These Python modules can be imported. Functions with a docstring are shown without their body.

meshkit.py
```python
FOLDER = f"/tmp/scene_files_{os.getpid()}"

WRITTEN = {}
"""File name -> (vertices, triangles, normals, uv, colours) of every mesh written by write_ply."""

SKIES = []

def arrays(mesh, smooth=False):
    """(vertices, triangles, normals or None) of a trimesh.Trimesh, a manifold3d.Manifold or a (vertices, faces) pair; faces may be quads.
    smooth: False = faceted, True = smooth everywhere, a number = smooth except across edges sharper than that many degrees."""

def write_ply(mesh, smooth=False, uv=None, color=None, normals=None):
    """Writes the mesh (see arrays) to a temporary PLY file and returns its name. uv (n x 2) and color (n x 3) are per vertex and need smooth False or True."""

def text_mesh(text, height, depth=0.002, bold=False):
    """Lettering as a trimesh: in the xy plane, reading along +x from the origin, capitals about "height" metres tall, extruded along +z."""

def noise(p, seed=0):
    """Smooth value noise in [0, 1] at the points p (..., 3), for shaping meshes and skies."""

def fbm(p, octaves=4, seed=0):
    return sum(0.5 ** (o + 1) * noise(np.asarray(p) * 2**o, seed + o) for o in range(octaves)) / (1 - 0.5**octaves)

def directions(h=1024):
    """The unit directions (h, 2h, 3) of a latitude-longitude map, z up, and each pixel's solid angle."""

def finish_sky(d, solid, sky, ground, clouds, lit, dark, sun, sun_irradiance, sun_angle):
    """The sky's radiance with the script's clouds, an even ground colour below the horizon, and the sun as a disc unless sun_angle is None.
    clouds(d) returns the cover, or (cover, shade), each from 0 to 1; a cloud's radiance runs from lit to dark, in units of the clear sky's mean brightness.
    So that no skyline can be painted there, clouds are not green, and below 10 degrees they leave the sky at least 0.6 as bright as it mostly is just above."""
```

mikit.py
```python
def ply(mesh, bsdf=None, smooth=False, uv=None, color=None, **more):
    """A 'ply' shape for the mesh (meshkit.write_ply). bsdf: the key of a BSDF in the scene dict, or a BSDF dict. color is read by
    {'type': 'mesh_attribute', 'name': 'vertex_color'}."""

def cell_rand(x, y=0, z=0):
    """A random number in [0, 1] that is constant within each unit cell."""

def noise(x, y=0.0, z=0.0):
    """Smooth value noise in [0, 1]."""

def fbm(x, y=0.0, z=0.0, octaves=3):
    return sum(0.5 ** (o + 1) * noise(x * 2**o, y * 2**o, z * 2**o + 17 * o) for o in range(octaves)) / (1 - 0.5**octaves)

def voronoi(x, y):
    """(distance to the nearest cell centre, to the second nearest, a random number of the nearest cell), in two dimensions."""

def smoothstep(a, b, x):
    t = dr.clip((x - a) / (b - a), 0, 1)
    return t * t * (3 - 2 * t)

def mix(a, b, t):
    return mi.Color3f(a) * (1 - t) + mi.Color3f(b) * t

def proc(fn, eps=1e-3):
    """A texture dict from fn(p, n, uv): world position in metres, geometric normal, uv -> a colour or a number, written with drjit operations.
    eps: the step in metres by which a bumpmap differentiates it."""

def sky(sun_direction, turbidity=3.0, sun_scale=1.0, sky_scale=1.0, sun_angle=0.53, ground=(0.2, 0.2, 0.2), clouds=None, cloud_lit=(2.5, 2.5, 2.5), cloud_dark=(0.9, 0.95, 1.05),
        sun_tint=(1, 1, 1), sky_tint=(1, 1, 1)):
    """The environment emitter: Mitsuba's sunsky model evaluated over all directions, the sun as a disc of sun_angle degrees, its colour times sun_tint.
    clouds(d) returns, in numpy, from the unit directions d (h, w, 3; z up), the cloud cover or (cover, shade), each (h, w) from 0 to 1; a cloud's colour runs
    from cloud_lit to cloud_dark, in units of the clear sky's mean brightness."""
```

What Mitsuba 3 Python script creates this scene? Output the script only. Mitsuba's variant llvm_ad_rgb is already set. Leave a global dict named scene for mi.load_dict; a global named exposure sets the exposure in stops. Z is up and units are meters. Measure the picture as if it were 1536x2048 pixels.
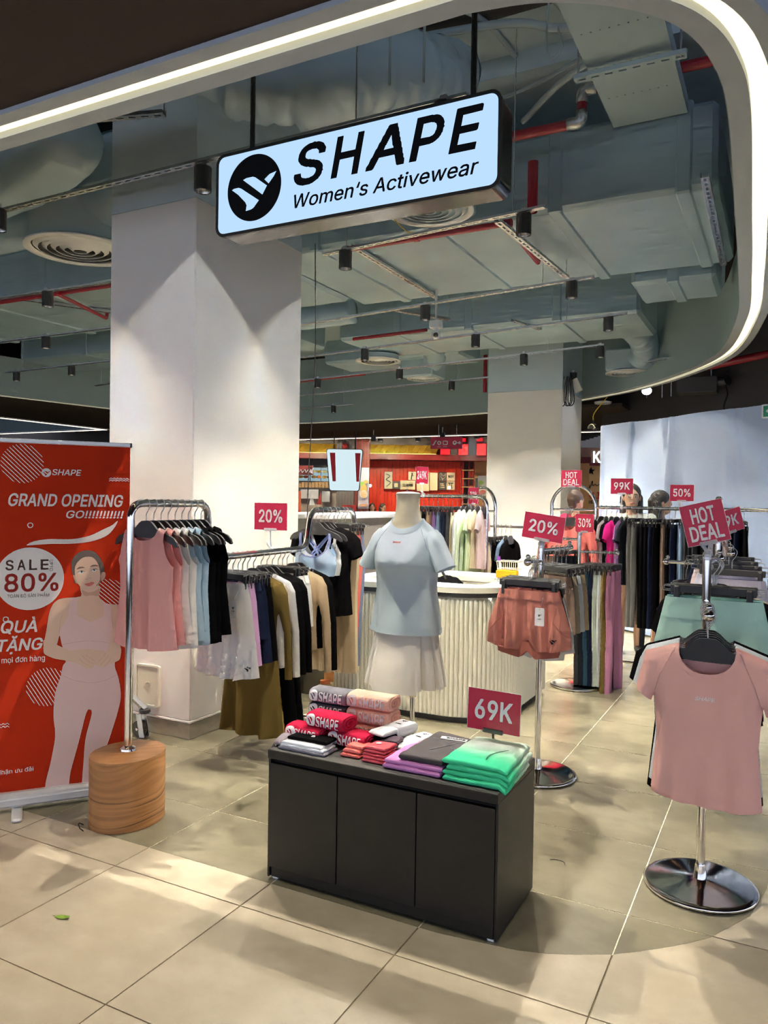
import math, random
import numpy as np, trimesh, manifold3d as m3
import mitsuba as mi, drjit as dr
import mikit, meshkit
from scipy.spatial import Delaunay
from shapely.geometry import Polygon, LineString, Point, MultiPolygon, box as sbox
from shapely import affinity
from shapely.ops import unary_union
from shapely.prepared import prep
import shapely

T4 = mi.ScalarTransform4f
scene, labels = {}, {}
# ---------------------------------------------------------------- camera, light, exposure
exposure = 1.0
H = 1.417842
FW = np.array([-0.46073, 0.88742, -0.015091])
UP = np.array([-0.02091, 0.00616, 0.999762])
scene['camera'] = {'type': 'perspective', 'fov': 52.856, 'fov_axis': 'x', 'near_clip': 0.05, 'far_clip': 200.0,
    'to_world': T4().look_at(origin=[0, 0, H], target=[float(FW[0]), float(FW[1]), float(H + FW[2])], up=UP.tolist())}
# the bright hall all around the shop
scene['hall_light'] = {'type': 'constant', 'radiance': {'type': 'rgb', 'value': [0.58, 0.66, 0.86]}}
SPOT, SPOTCOL = 21.5, (1.0, 0.90, 0.74)          # track spots (each lamp carries its own)
LED = (0.95, 0.76, 0.42)                          # cove strip of the ring
SIGNCOL = (0.255, 0.375, 0.52)                     # light box
CORR = 3.4                                       # downlights of the corridor ceiling

# ---------------------------------------------------------------- helpers
def numbered(k):
    if k not in scene and k not in labels: return k
    i = 1
    while f'{k}_{i:03d}' in scene or f'{k}_{i:03d}' in labels: i += 1
    return f'{k}_{i:03d}'
def mat(name, col, rough=0.6, metal=0.0, kind='diffuse', two=True, **more):
    k = 'mat_' + name
    if k in scene: return k
    c = {'type': 'rgb', 'value': list(col)} if not isinstance(col, dict) else col
    if kind == 'diffuse': b = {'type': 'diffuse', 'reflectance': c}
    elif kind == 'chrome': b = {'type': 'roughconductor', 'material': 'none', 'specular_reflectance': c, 'alpha': rough}
    else: b = {'type': 'principled', 'base_color': c, 'roughness': rough, 'metallic': metal, **more}
    scene[k] = {'type': 'twosided', 'bsdf': b} if two else b
    return k
def bumped(name, col, fn, scale, rough=.6, kind='diffuse', eps=1e-3, **more):
    k = 'mat_' + name
    c = {'type': 'rgb', 'value': list(col)} if not isinstance(col, dict) else col
    b = {'type': 'diffuse', 'reflectance': c} if kind == 'diffuse' else {'type': 'principled', 'base_color': c, 'roughness': rough, **more}
    scene[k] = {'type': 'twosided', 'bsdf': {'type': 'bumpmap', 'arbitrary': mikit.proc(fn, eps), 'scale': scale, 'bsdf': b}}
    return k
def lab(k, label=None, cat=None, group=None, kind=None):
    d = {}
    if label: d['label'] = label
    if cat: d['category'] = cat
    if group: d['group'] = group
    if kind: d['kind'] = kind
    if d: labels[k] = d
    return k
def thing(name, label, cat, group=None): return lab(numbered(name), label, cat, group)
def shape(mesh, m, smooth=False, **kw): return mikit.ply(mesh, m, smooth=smooth, **kw)
def add(parent, name, mesh, m=None, smooth=False, label=None, kind=None, tw=None, **kw):
    k = numbered(parent + '__' + name)
    d = mesh if isinstance(mesh, dict) else shape(mesh, m, smooth, **kw)
    if tw is not None: d = {**d, 'to_world': tw}
    scene[k] = d
    if label or kind: lab(k, label, None, None, kind)
    return k
def solo(name, mesh, m=None, label=None, cat=None, group=None, smooth=False, kind=None, tw=None, **kw):
    k = numbered(name)
    d = mesh if isinstance(mesh, dict) else shape(mesh, m, smooth, **kw)
    if tw is not None: d = {**d, 'to_world': tw}
    scene[k] = d
    return lab(k, label, cat, group, kind)
cat_ = trimesh.util.concatenate
def join(*ms): return trimesh.util.concatenate([m for m in ms if m is not None])
def box(x0, x1, y0, y1, z0, z1):
    m = trimesh.creation.box((x1 - x0, y1 - y0, z1 - z0)); m.apply_translation(((x0 + x1) / 2, (y0 + y1) / 2, (z0 + z1) / 2)); return m
def rbox(x0, x1, y0, y1, z0, z1, b=.004):
    b = min(b, (x1 - x0) * .45, (y1 - y0) * .45, (z1 - z0) * .45)
    p = []
    for x, sx in ((x0, 1), (x1, -1)):
        for y, sy in ((y0, 1), (y1, -1)):
            for z, sz in ((z0, 1), (z1, -1)):
                p += [(x + sx * b, y + sy * b, z), (x + sx * b, y, z + sz * b), (x, y + sy * b, z + sz * b)]
    return trimesh.convex.convex_hull(np.array(p))
def fillet(pts, r=.05, n=5):
    pts = [np.array(p, float) for p in pts]; out = [pts[0]]
    for a, b, c in zip(pts, pts[1:], pts[2:]):
        u, v = a - b, c - b; lu, lv = np.linalg.norm(u), np.linalg.norm(v)
        d = min(r, lu * .49, lv * .49); p0, p1 = b + u / lu * d, b + v / lv * d
        for t in np.linspace(0, 1, n): out.append((1 - t) ** 2 * p0 + 2 * t * (1 - t) * b + t * t * p1)
    return np.array(out + [pts[-1]])
def tube(pts, r, n=8, cap=True, wob=None):
    p = np.asarray(pts, float); N = len(p)
    t = np.gradient(p, axis=0); t /= np.linalg.norm(t, axis=1, keepdims=True) + 1e-12
    a = np.cross(t[0], [0, 0, 1.0] if abs(t[0][2]) < .9 else [1.0, 0, 0]); a /= np.linalg.norm(a)
    A = []
    for k in range(N):
        a = a - t[k] * (a @ t[k]); a /= np.linalg.norm(a); A.append(a)
    A = np.array(A); B = np.cross(t, A); th = np.arange(n) * 2 * np.pi / n
    R = np.broadcast_to(np.asarray(r, float), (N,))[:, None] * np.ones((1, n))
    if wob is not None: R = R * wob
    v = p[:, None] + R[:, :, None] * (np.cos(th)[None, :, None] * A[:, None] + np.sin(th)[None, :, None] * B[:, None])
    i, j = np.meshgrid(np.arange(N - 1), np.arange(n), indexing='ij')
    f = np.stack([i * n + j, i * n + (j + 1) % n, (i + 1) * n + (j + 1) % n, (i + 1) * n + j], -1).reshape(-1, 4)
    f = np.vstack([f[:, [0, 1, 2]], f[:, [0, 2, 3]]]); v = v.reshape(-1, 3)
    if cap:
        v = np.vstack([v, p[:1], p[-1:]]); c0, c1 = len(v) - 2, len(v) - 1; k = np.arange(n)
        f = np.vstack([f, np.stack([(k + 1) % n, k, k * 0 + c0], 1), np.stack([(N - 1) * n + k, (N - 1) * n + (k + 1) % n, k * 0 + c1], 1)])
    return trimesh.Trimesh(v, f, process=False)
def rod(a, b, r, n=8): return tube([a, b], r, n)
def lathe(prof, n=32, c=(0, 0, 0)):
    p = np.asarray(prof, float); th = np.arange(n) * 2 * np.pi / n; N = len(p)
    v = np.stack([p[:, None, 0] * np.cos(th), p[:, None, 0] * np.sin(th), p[:, None, 1] + 0 * th], -1).reshape(-1, 3) + np.array(c)
    i, j = np.meshgrid(np.arange(N - 1), np.arange(n), indexing='ij')
    f = np.stack([i * n + j, i * n + (j + 1) % n, (i + 1) * n + (j + 1) % n, (i + 1) * n + j], -1).reshape(-1, 4)
    return trimesh.Trimesh(v, np.vstack([f[:, [0, 1, 2]], f[:, [0, 2, 3]]]), process=False)
def geoms(p): return [g for g in getattr(p, 'geoms', [p]) if g.geom_type == 'Polygon' and g.area > 1e-9]
def extr(poly, h, z=0.0):
    ms = [trimesh.creation.extrude_polygon(g, h, engine='earcut') for g in geoms(poly)]
    m = cat_(ms); m.apply_translation((0, 0, z)); return m
def frame(o, x, y):
    x = np.asarray(x, float); x = x / np.linalg.norm(x); y = np.asarray(y, float); y = y - x * (x @ y); y /= np.linalg.norm(y)
    M = np.eye(4); M[:3, 0], M[:3, 1], M[:3, 2], M[:3, 3] = x, y, np.cross(x, y), o; return M
def moved(m, M): m = m.copy(); m.apply_transform(M); return m
def shift(m, x=0, y=0, z=0): m = m.copy(); m.apply_translation((x, y, z)); return m
def spline(pts, n=8, closed=False):
    p = np.asarray(pts, float)
    q = np.vstack([p[-1:], p, p[:2]]) if closed else np.vstack([2 * p[:1] - p[1:2], p, 2 * p[-1:] - p[-2:-1]])
    out = []
    for k in range(len(q) - 3):
        a, b, c, d = q[k:k + 4]
        for t in np.arange(n) / n:
            out.append(.5 * (2 * b + (c - a) * t + (2 * a - 5 * b + 4 * c - d) * t * t + (3 * b - a - 3 * c + d) * t ** 3))
    if not closed: out.append(p[-1])
    return np.array(out)
def spoly(pts, n=6): return Polygon(spline(pts, n, True)).buffer(0)
_tx = {}
def text(s, h, w=0.0, sx=1.0, shear=0.0, center=True):
    """lettering as a polygon: capitals h high, stroke grown by w*h, centred on the origin."""
    key = (s, w)
    if key not in _tx:
        m = meshkit.text_mesh(s, 1.0, .02); v = m.vertices; tri = v[m.faces]; up = (tri[:, :, 2] > .01).all(1)
        P = unary_union([Polygon(t[:, :2]).buffer(.004) for t in tri[up]]).buffer(-.004)
        _tx[key] = P.buffer(w, join_style=2, mitre_limit=2.0).simplify(.004)
    P = affinity.affine_transform(_tx[key], [h * sx, h * shear, 0, h, 0, 0])
    if center:
        x0, y0, x1, y1 = P.bounds; P = affinity.translate(P, -(x0 + x1) / 2, -(y0 + y1) / 2)
    return P
def fit(P, w, h, cx=0, cy=0):
    x0, y0, x1, y1 = P.bounds
    P = affinity.translate(P, -(x0 + x1) / 2, -(y0 + y1) / 2)
    return affinity.translate(affinity.scale(P, w / (x1 - x0), h / (y1 - y0), origin=(0, 0)), cx, cy)
W1 = [(-.86, .065), (-.78, .1), (-.6, .1), (-.5, .06), (.2, -.42), (0, -.62), (-.1, -.66), (-.31, -.68), (-.3, -.6), (-.28, -.5), (-.33, -.4), (-.6, -.13)]
W2 = [(-.43, .31), (-.3, .35), (-.05, .35), (.05, .31), (.5, -.02), (.33, -.27)]
W3 = [(.39, .19), (.58, .32), (.85, .37), (.75, .22), (.56, .03)]
def wings(r=1.0): return affinity.scale(unary_union([Polygon(w).buffer(.02).buffer(-.02) for w in (W1, W2, W3)]), r, r, origin=(0, 0))
def badge(r): return Point(0, 0).buffer(r, 24).difference(wings(r * .95))
def rrect(w, h, r): return sbox(-w / 2 + r, -h / 2 + r, w / 2 - r, h / 2 - r).buffer(r, 8)
def flat(parent, name, poly, M, m, t=.0006, z=.0003, label=None): return add(parent, name, moved(extr(poly, t, z), M), m, label=label)

# ---------------------------------------------------------------- materials
N, F = mikit.noise, mikit.fbm
CHROME = mat('chrome', (.86, .84, .82), .015, kind='chrome')
STEEL = mat('brushed_steel', (.62, .63, .64), .22, kind='chrome')
BLACK = mat('black_plastic', (.012, .012, .013), .38, kind='principled')
BLACKM = mat('black_metal', (.010, .010, .012), .45, kind='principled')
WHITEP = mat('white_plastic', (.82, .82, .80), .4, kind='principled')
CREAM = mat('cream_lacquer', (.74, .70, .57), .35, kind='principled')
DUCT = mat('duct_paint', mikit.proc(lambda p, n, uv: mikit.mix((.33, .43, .49), (.40, .50, .55), F(p.x * 2.5, p.y * 2.5, p.z * 2.5))))
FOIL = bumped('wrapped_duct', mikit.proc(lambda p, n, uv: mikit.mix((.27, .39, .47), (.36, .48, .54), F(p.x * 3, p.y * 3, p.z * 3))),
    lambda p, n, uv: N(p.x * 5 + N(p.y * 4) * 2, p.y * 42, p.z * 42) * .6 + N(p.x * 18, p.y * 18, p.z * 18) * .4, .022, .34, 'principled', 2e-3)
CRUMPLE = bumped('crumpled_sleeve', (.36, .48, .57), lambda p, n, uv: F(p.x * 14, p.y * 14, p.z * 9), .012, .38, 'principled', 2e-3)
SLAB = mat('slab_paint', mikit.proc(lambda p, n, uv: mikit.mix((.42, .53, .60), (.52, .62, .67), F(p.x * .9, p.y * .9, 3.1))))
RINGP = mat('ring_paint', (.42, .45, .46))
RINGIN = mat('ring_inner_paint', (.25, .33, .35))
DARKC = mat('dark_ceiling', (.045, .038, .038))
DARKG = mat('dark_grey_paint', (.055, .055, .058))
REDP = mat('red_pipe_paint', (.22, .007, .018), .35, kind='principled')
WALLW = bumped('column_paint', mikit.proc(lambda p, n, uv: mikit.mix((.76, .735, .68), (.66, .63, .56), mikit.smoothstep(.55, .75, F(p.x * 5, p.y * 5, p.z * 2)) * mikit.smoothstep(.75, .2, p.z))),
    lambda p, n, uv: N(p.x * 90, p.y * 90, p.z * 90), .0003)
CRED = mat('sign_red', (.46, .012, .045), .35, kind='principled')
WPRINT = mat('white_print', (.80, .79, .78))
KPRINT = mat('black_print', (.012, .012, .014))
CLEAR = {'type': 'thindielectric', 'int_ior': 1.45}
scene['mat_clear'] = CLEAR
# ================================================================ the setting
# outline of the ceiling ring (inner edge, z = 3.0), also the line where the shop's floor begins
right = spline([(-.95, 2.358), (-.72, 2.41), (-.50, 2.545), (-.345, 2.735), (-.262, 3.02), (-.238, 3.45), (-.274, 4.6), (-.32, 5.9), (-.40, 7.2), (-.69, 8.84), (-1.3, 10.08), (-2.02, 11.05), (-2.80, 11.75), (-3.7, 12.42), (-4.9, 12.98), (-6.6, 13.30), (-8.8, 13.46)], 6)
RIN = Polygon([(-11.6, 2.358)] + [tuple(p) for p in right] + [(-10.3, 13.3), (-10.62, 12.7), (-10.8, 10.05), (-11.1, 8.1), (-11.6, 5.0)])
RIN = RIN.buffer(.05).buffer(-.05)
def ringpoly(a, b): return RIN.buffer(b, 16).difference(RIN.buffer(a, 16) if a > 0 else RIN)
# ---- floor: 0.6 m tiles, shop tiles darker with pale grout
STORE = Polygon([(-11.7, 2.325), (-.98, 2.325), (-.727, 2.356), (-.635, 2.385), (-.548, 2.428), (-.454, 2.481), (-.379, 2.542), (-.303, 2.611), (-.244, 2.671), (-.189, 2.736), (-.079, 2.946), (-.03, 3.2), (-.02, 3.6), (-.05, 5.0), (-.12, 7.2), (-.5, 8.9), (-1.1, 10.15), (-1.9, 11.2), (-2.7, 11.9), (-4.8, 13.1), (-8.9, 13.6), (-10.7, 12.9), (-11.7, 5)])
def tilecol(a, b, c, s):
    def fn(p, n, uv):
        k = mikit.cell_rand(dr.floor((p.x - X0) / .6), dr.floor((p.y - Y0) / .6), 5)
        w = F(p.x * 2.2 + k * 40, p.y * 3.4 + k * 17, s, 4)
        u = F(p.x * 11 + k * 9, p.y * 16, s + 3, 4)
        t = mikit.smoothstep(.3, .72, w * .55 + u * .45)
        q = mikit.mix(a, b, t)
        return mikit.mix(q, c, mikit.smoothstep(.60, .8, F(p.x * 5, p.y * 7 + k * 5, s + 9, 4)) * .6) * (.95 + .10 * k)
    return fn
X0, Y0 = -4.75502 * .6, 3.57646 * .6
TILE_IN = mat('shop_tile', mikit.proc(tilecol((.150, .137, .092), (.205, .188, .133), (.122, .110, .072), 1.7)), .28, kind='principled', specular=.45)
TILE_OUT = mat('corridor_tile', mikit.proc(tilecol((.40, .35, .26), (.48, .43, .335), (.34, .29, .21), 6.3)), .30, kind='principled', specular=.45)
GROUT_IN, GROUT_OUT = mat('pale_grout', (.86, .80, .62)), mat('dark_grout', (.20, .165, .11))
lab('floor', 'grey beige stone tile floor of the shop and the corridor', None, None, 'structure')
FL = sbox(-40, -8, 30, 45)
add('floor', 'grout', extr(FL.intersection(STORE), .01, -.0112), GROUT_IN, label='pale grout of the shop floor')
add('floor', 'grout', extr(FL.difference(STORE), .01, -.013), GROUT_OUT, label='dark thin grout of the corridor floor')
def vis(cx, cy):
    d = np.array([cx, cy]) @ FW[:2]; r = cx * .88756 + cy * .46069
    return d > .9 and abs(r) < .56 * d + .5
tiles_far = {0: [], 1: []}
for i in range(-26, 14):
    for j in range(-6, 38):
        x, y = X0 + i * .6, Y0 + j * .6
        cx, cy = x + .3, y + .3
        t = sbox(x + .0022, y + .0022, x + .5978, y + .5978)
        near = vis(cx, cy) and (cx * FW[0] + cy * FW[1]) < 6.8
        far = (cx * FW[0] + cy * FW[1]) < 20 and (vis(cx, cy) or math.hypot(cx, cy) < 4)
        for s, P in ((0, t.intersection(STORE)), (1, t.difference(STORE))):
            for g in geoms(P):
                if g.area < .002: continue
                if s != 0 and g.area < .35 and t.intersects(STORE): g = g.buffer(-.0006)
                if not geoms(g): continue
                m = extr(g, .006, -.006)
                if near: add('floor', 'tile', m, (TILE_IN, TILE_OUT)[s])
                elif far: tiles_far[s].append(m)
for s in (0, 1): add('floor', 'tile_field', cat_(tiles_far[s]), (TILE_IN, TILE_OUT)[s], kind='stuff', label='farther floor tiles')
# ---- ceiling
lab('ceiling', 'blue grey painted concrete slab and dark brown corridor ceiling', None, None, 'structure')
add('ceiling', 'slab', extr(RIN.buffer(.1), .2, 4.35), SLAB)
outer = sbox(-25, -8, 20, 24).difference(RIN.buffer(.1))
add('ceiling', 'dark_slab', extr(outer, .2, 4.30), DARKC, label='dark slab over the corridor')
corr = sbox(-14, -8, 4, 2.5).difference(RIN.buffer(.225, 16)).difference(sbox(-.55, 1.9, 6, 3))
corr = corr.difference(Polygon([(-.7, 2.2), (-.2, 2.1), (.6, -8.1), (5, -8.1), (5, 3), (-.7, 3)]))
add('ceiling', 'corridor_panel', extr(corr, .06, 3.02), DARKC, label='flat dark brown corridor ceiling')
for x, y in ((-1.55, 5.05), (-3.9, 5.05)): add('ceiling', 'beam', box(-11, -.3, y - .16, y - .05, 4.22, 4.36) if x > -2 else box(x - .1, x + .1, 2.3, 13, 4.15, 4.36), SLAB)
for y in (4.35,): add('ceiling', 'joint_strip', box(-9, -1.05, y, y + .14, 4.343, 4.352), DARKG, label='bare grey strip across the slab')
# ring
k = thing('ceiling_ring', 'curved white ceiling ring with a warm light cove above the shop entrance', 'ceiling trim')
labels[k]['kind'] = 'structure'; del labels[k]['category']
RW = mat('ring_band_paint', (.52, .58, .64))
add(k, 'inner_band', extr(ringpoly(0, .082), .62, 3.0), RW, label='smooth grey white band inside the light line')
rear = sbox(-20, 8.6, 5, 20); add(k, 'rear_upper_band', extr(RIN.buffer(.03).difference(RIN).intersection(rear), .68, 3.615), RINGIN)
lining = RIN.difference(RIN.buffer(-.004))
add(k, 'lining', extr(lining, .615, 3.004), RINGIN, label='grey green inner face of the ring')
add(k, 'outer_band', extr(ringpoly(.160, .225), .56, 3.0), RW, label='grey white band outside the light line')
add(k, 'cove_back', extr(ringpoly(.082, .160), .02, 3.07), WHITEP)
strip = ringpoly(.0825, .1595)
led = extr(strip, .004, 3.030)
scene[numbered(k + '__light_strip')] = {**shape(led, RW), 'emitter': {'type': 'area', 'radiance': {'type': 'rgb', 'value': list(LED)}}}
lab(k + '__light_strip', 'glowing warm light strip')
# ---- columns
def column(name, x0, x1, y0, y1, zb, label, base):
    lab(name, label, None, None, 'structure')
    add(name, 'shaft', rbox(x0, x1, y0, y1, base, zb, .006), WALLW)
    add(name, 'head', box(x0 + .002, x1 - .002, y0 + .002, y1 - .002, zb, 4.4), SLAB, label='blue grey painted top')
    return name
C1 = column('column_1', -3.744, -3.064, 3.48, 4.587, 3.16, 'wide white painted square column beside the banner', .105)
SKIRT = mat('cement_skirting', mikit.proc(lambda p, n, uv: mikit.mix((.13, .115, .085), (.30, .28, .22), F(p.x * 9, p.y * 9, p.z * 14, 4))), .4, kind='principled')
add(C1, 'skirting', rbox(-3.752, -3.058, 3.472, 4.595, 0, .095, .003), SKIRT, label='bare grey cement skirting')
add(C1, 'skirting_cap', rbox(-3.754, -3.055, 3.469, 4.597, .095, .107, .003), WALLW)
h = add(C1, 'hatch', rbox(-3.475, -3.30, 3.466, 3.482, .165, .40, .006), mat('hatch_paint', (.62, .585, .47)), label='small cream painted access hatch')
add(C1, 'hatch__frame', moved(extr(rrect(.188, .248, .012).difference(rrect(.168, .228, .008)), .02), frame((-3.3875, 3.483, .2825), (1, 0, 0), (0, 0, 1))), mat('hatch_frame', (.70, .67, .55)))
add(C1, 'hatch__emblem', moved(extr(Point(0, 0).buffer(.022).difference(Point(0, 0).buffer(.017)).union(affinity.scale(wings(.017), 1, .8)), .003), frame((-3.385, 3.467, .285), (1, 0, 0), (0, 0, 1))), mat('hatch_frame', (.7, .67, .55)))
C2 = column('column_2', -3.735, -2.68, 10.3, 11.4, 2.95, 'cream lit square column at the back of the shop', 0)
# ================================================================ overhead: tracks, lamps, ducts, pipes
def slotted(a, b, w=.042, hgt=.028, rung=True):
    """angle-steel track with slots along its lower flange"""
    a, b = np.array(a, float), np.array(b, float); L = np.linalg.norm(b - a)
    fl = sbox(0, -w / 2, L, w / 2)
    n = int(L / .075)
    if rung: fl = fl.difference(unary_union([sbox(i * .075 + .02, -w * .14, i * .075 + .062, w * .14) for i in range(n)]))
    M = frame(a, b - a, np.cross([0, 0, 1], b - a))
    m = extr(fl, .003)
    v = box(0, L, w / 2 - .003, w / 2, 0, hgt); v2 = box(0, L, -w / 2, -w / 2 + .003, 0, hgt * .5)
    return moved(join(m, v, v2), M)
DZ = [(-3.9, -.42, 5.27, 6.98, 3.42), (-10.9, -3.95, 5.27, 6.8, 3.42), (-4.9, -1.35, 8.15, 9.35, 3.36), (-10.4, -5.6, 7.9, 9.0, 3.45), (-1.25, -.56, 7.05, 7.75, 3.34), (-6.2, -4.0, 9.9, 10.7, 3.45), (-5.7, -3.95, 3.95, 4.95, 3.62)]
def above(x, y, top=4.34): return min([z for a, b, c, d, z in DZ if a < x < b and c < y < d] + [top])
TR = [((-6.0, 3.24, 3.2), (-1.28, 3.20, 3.2)), ((-3.03, 4.82, 3.2), (-1.33, 4.60, 3.2)), ((-10.4, 4.52, 3.2), (-3.80, 4.73, 3.2)),
      ((-4.95, 6.74, 3.2), (-1.38, 6.18, 3.2)), ((-10.5, 6.02, 3.2), (-5.0, 5.93, 3.2)), ((-6.3, 8.35, 3.2), (-1.36, 7.50, 3.2)), ((-10.2, 7.52, 3.2), (-6.9, 7.36, 3.2)),
      ((-7.4, 9.97, 3.2), (-1.86, 8.88, 3.2)), ((-8.3, 11.35, 3.2), (-3.8, 10.56, 3.2)), ((-9.1, 12.9, 3.2), (-7.2, 12.55, 3.2)), ((-10.0, 9.0, 3.2), (-8.6, 8.7, 3.2))]
TRN = ['front row behind the shop sign', 'second row, right of the wide column', 'second row, left of the wide column', 'third row, right of the wide column', 'third row, left of the wide column', 'fourth row, right of the wide column', 'fourth row, left of the wide column', 'fifth row, ending before the rear column', 'sixth row, left of the rear column', 'last short row near the far light line', 'short rear row left of the wide column']
for (a, b), nm in zip(TR, TRN):
    k = thing('lighting_track', 'slotted steel lighting track, ' + nm, 'lighting track', 'slotted lighting tracks')
    far = a[1] > 8
    add(k, 'rail', slotted(a, b, rung=not far), STEEL)
    a_, b_ = np.array(a), np.array(b)
    for t in (.12, .88):
        p = a_ + (b_ - a_) * t
        add(k, 'hanger_rod', rod(p + [0, 0, .01], [p[0], p[1], above(p[0], p[1])], .004, 5), STEEL)
SP = [(-2.836, 3.272, 1.0), (-1.40, 3.215, .9), (-4.42, 3.20, 1.0), (-2.84, 4.807, .6), (-1.475, 4.66, 1.0), (-5.796, 4.68, .9), (-2.965, 6.469, .85), (-1.569, 6.25, 1.0), (-1.539, 7.56, .75), (-2.978, 7.80, .9),
      (-1.90, 8.91, .75), (-2.835, 9.06, .7), (-4.459, 8.03, .9), (-7.451, 6.0, .7), (-5.799, 8.27, .8), (-4.701, 9.45, .9), (-4.443, 10.68, .9), (-2.612, 10.60, .8),
      (-10.0, 7.55, 0), (-8.77, 7.48, 0), (-7.695, 11.28, .7), (-7.675, 12.63, .5), (-9.1, 8.8, 0), (-6.2, 9.74, .7)]
can = lathe([(.001, .0), (.044, .0), (.047, -.003), (.047, -.128), (.045, -.131), (.041, -.128), (.036, -.10), (.020, -.085), (.001, -.083)], 20)
refl = lathe([(.0405, -.127), (.037, -.112), (.026, -.096), (.012, -.089)], 20)
yoke = box(-.016, .016, -.010, .010, -.002, .035)
MIRROR = mat('lamp_reflector', (.85, .83, .78), .12, kind='chrome')
can_d, refl_d, yoke_d = shape(can, BLACK, 40), shape(refl, MIRROR, True), shape(yoke, STEEL)
lens = trimesh.creation.cylinder(.012, .003, sections=16); lens.apply_translation((0, 0, -.096))
SPN = ['in front of the wide column', 'hidden behind the shop sign', 'at the left picture edge', 'second row, right of the wide column', 'second row, at the red pipe end', 'second row, left of the wide column', 'third row, above the dome camera', 'third row, right end of its track', 'fourth row, right end of its track', 'fourth row, above the dome camera', 'fifth row, near the box grille and curved cove', 'fifth row, left of the rear column edge', 'fourth row, close to the wide column', 'third row, left of the wide column', 'fifth row, beside the wide column', 'fifth row, above the middle box grille', 'sixth row, right of the middle box grille', 'at the cable loops of the rear column', 'fourth row, leftmost', 'fourth row, left of the wide column, beside a white wire', 'seventh row, close to the wide column', 'last row, behind the middle', 'on the short rear left track', 'fifth row, far middle']
def place_spot(x, y, w, nm):
    k = thing('ceiling_spotlight', 'black cylinder spotlight, ' + nm, 'spotlight', 'black cylinder spotlights on the tracks')
    tw = T4().translate([x, y, 3.205])
    for n, d in (('housing', can_d), ('reflector', refl_d), ('bracket', yoke_d)): add(k, n, d, tw=tw)
    if w > 0:
        scene[numbered(k + '__lamp')] = {'type': 'spot', 'to_world': T4().look_at(origin=[x, y, 3.205 - .134], target=[x, y, 0], up=[0, 1, 0]),
            'intensity': {'type': 'rgb', 'value': [c * SPOT * w for c in SPOTCOL]}, 'cutoff_angle': 54.0, 'beam_width': 40.0}
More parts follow.
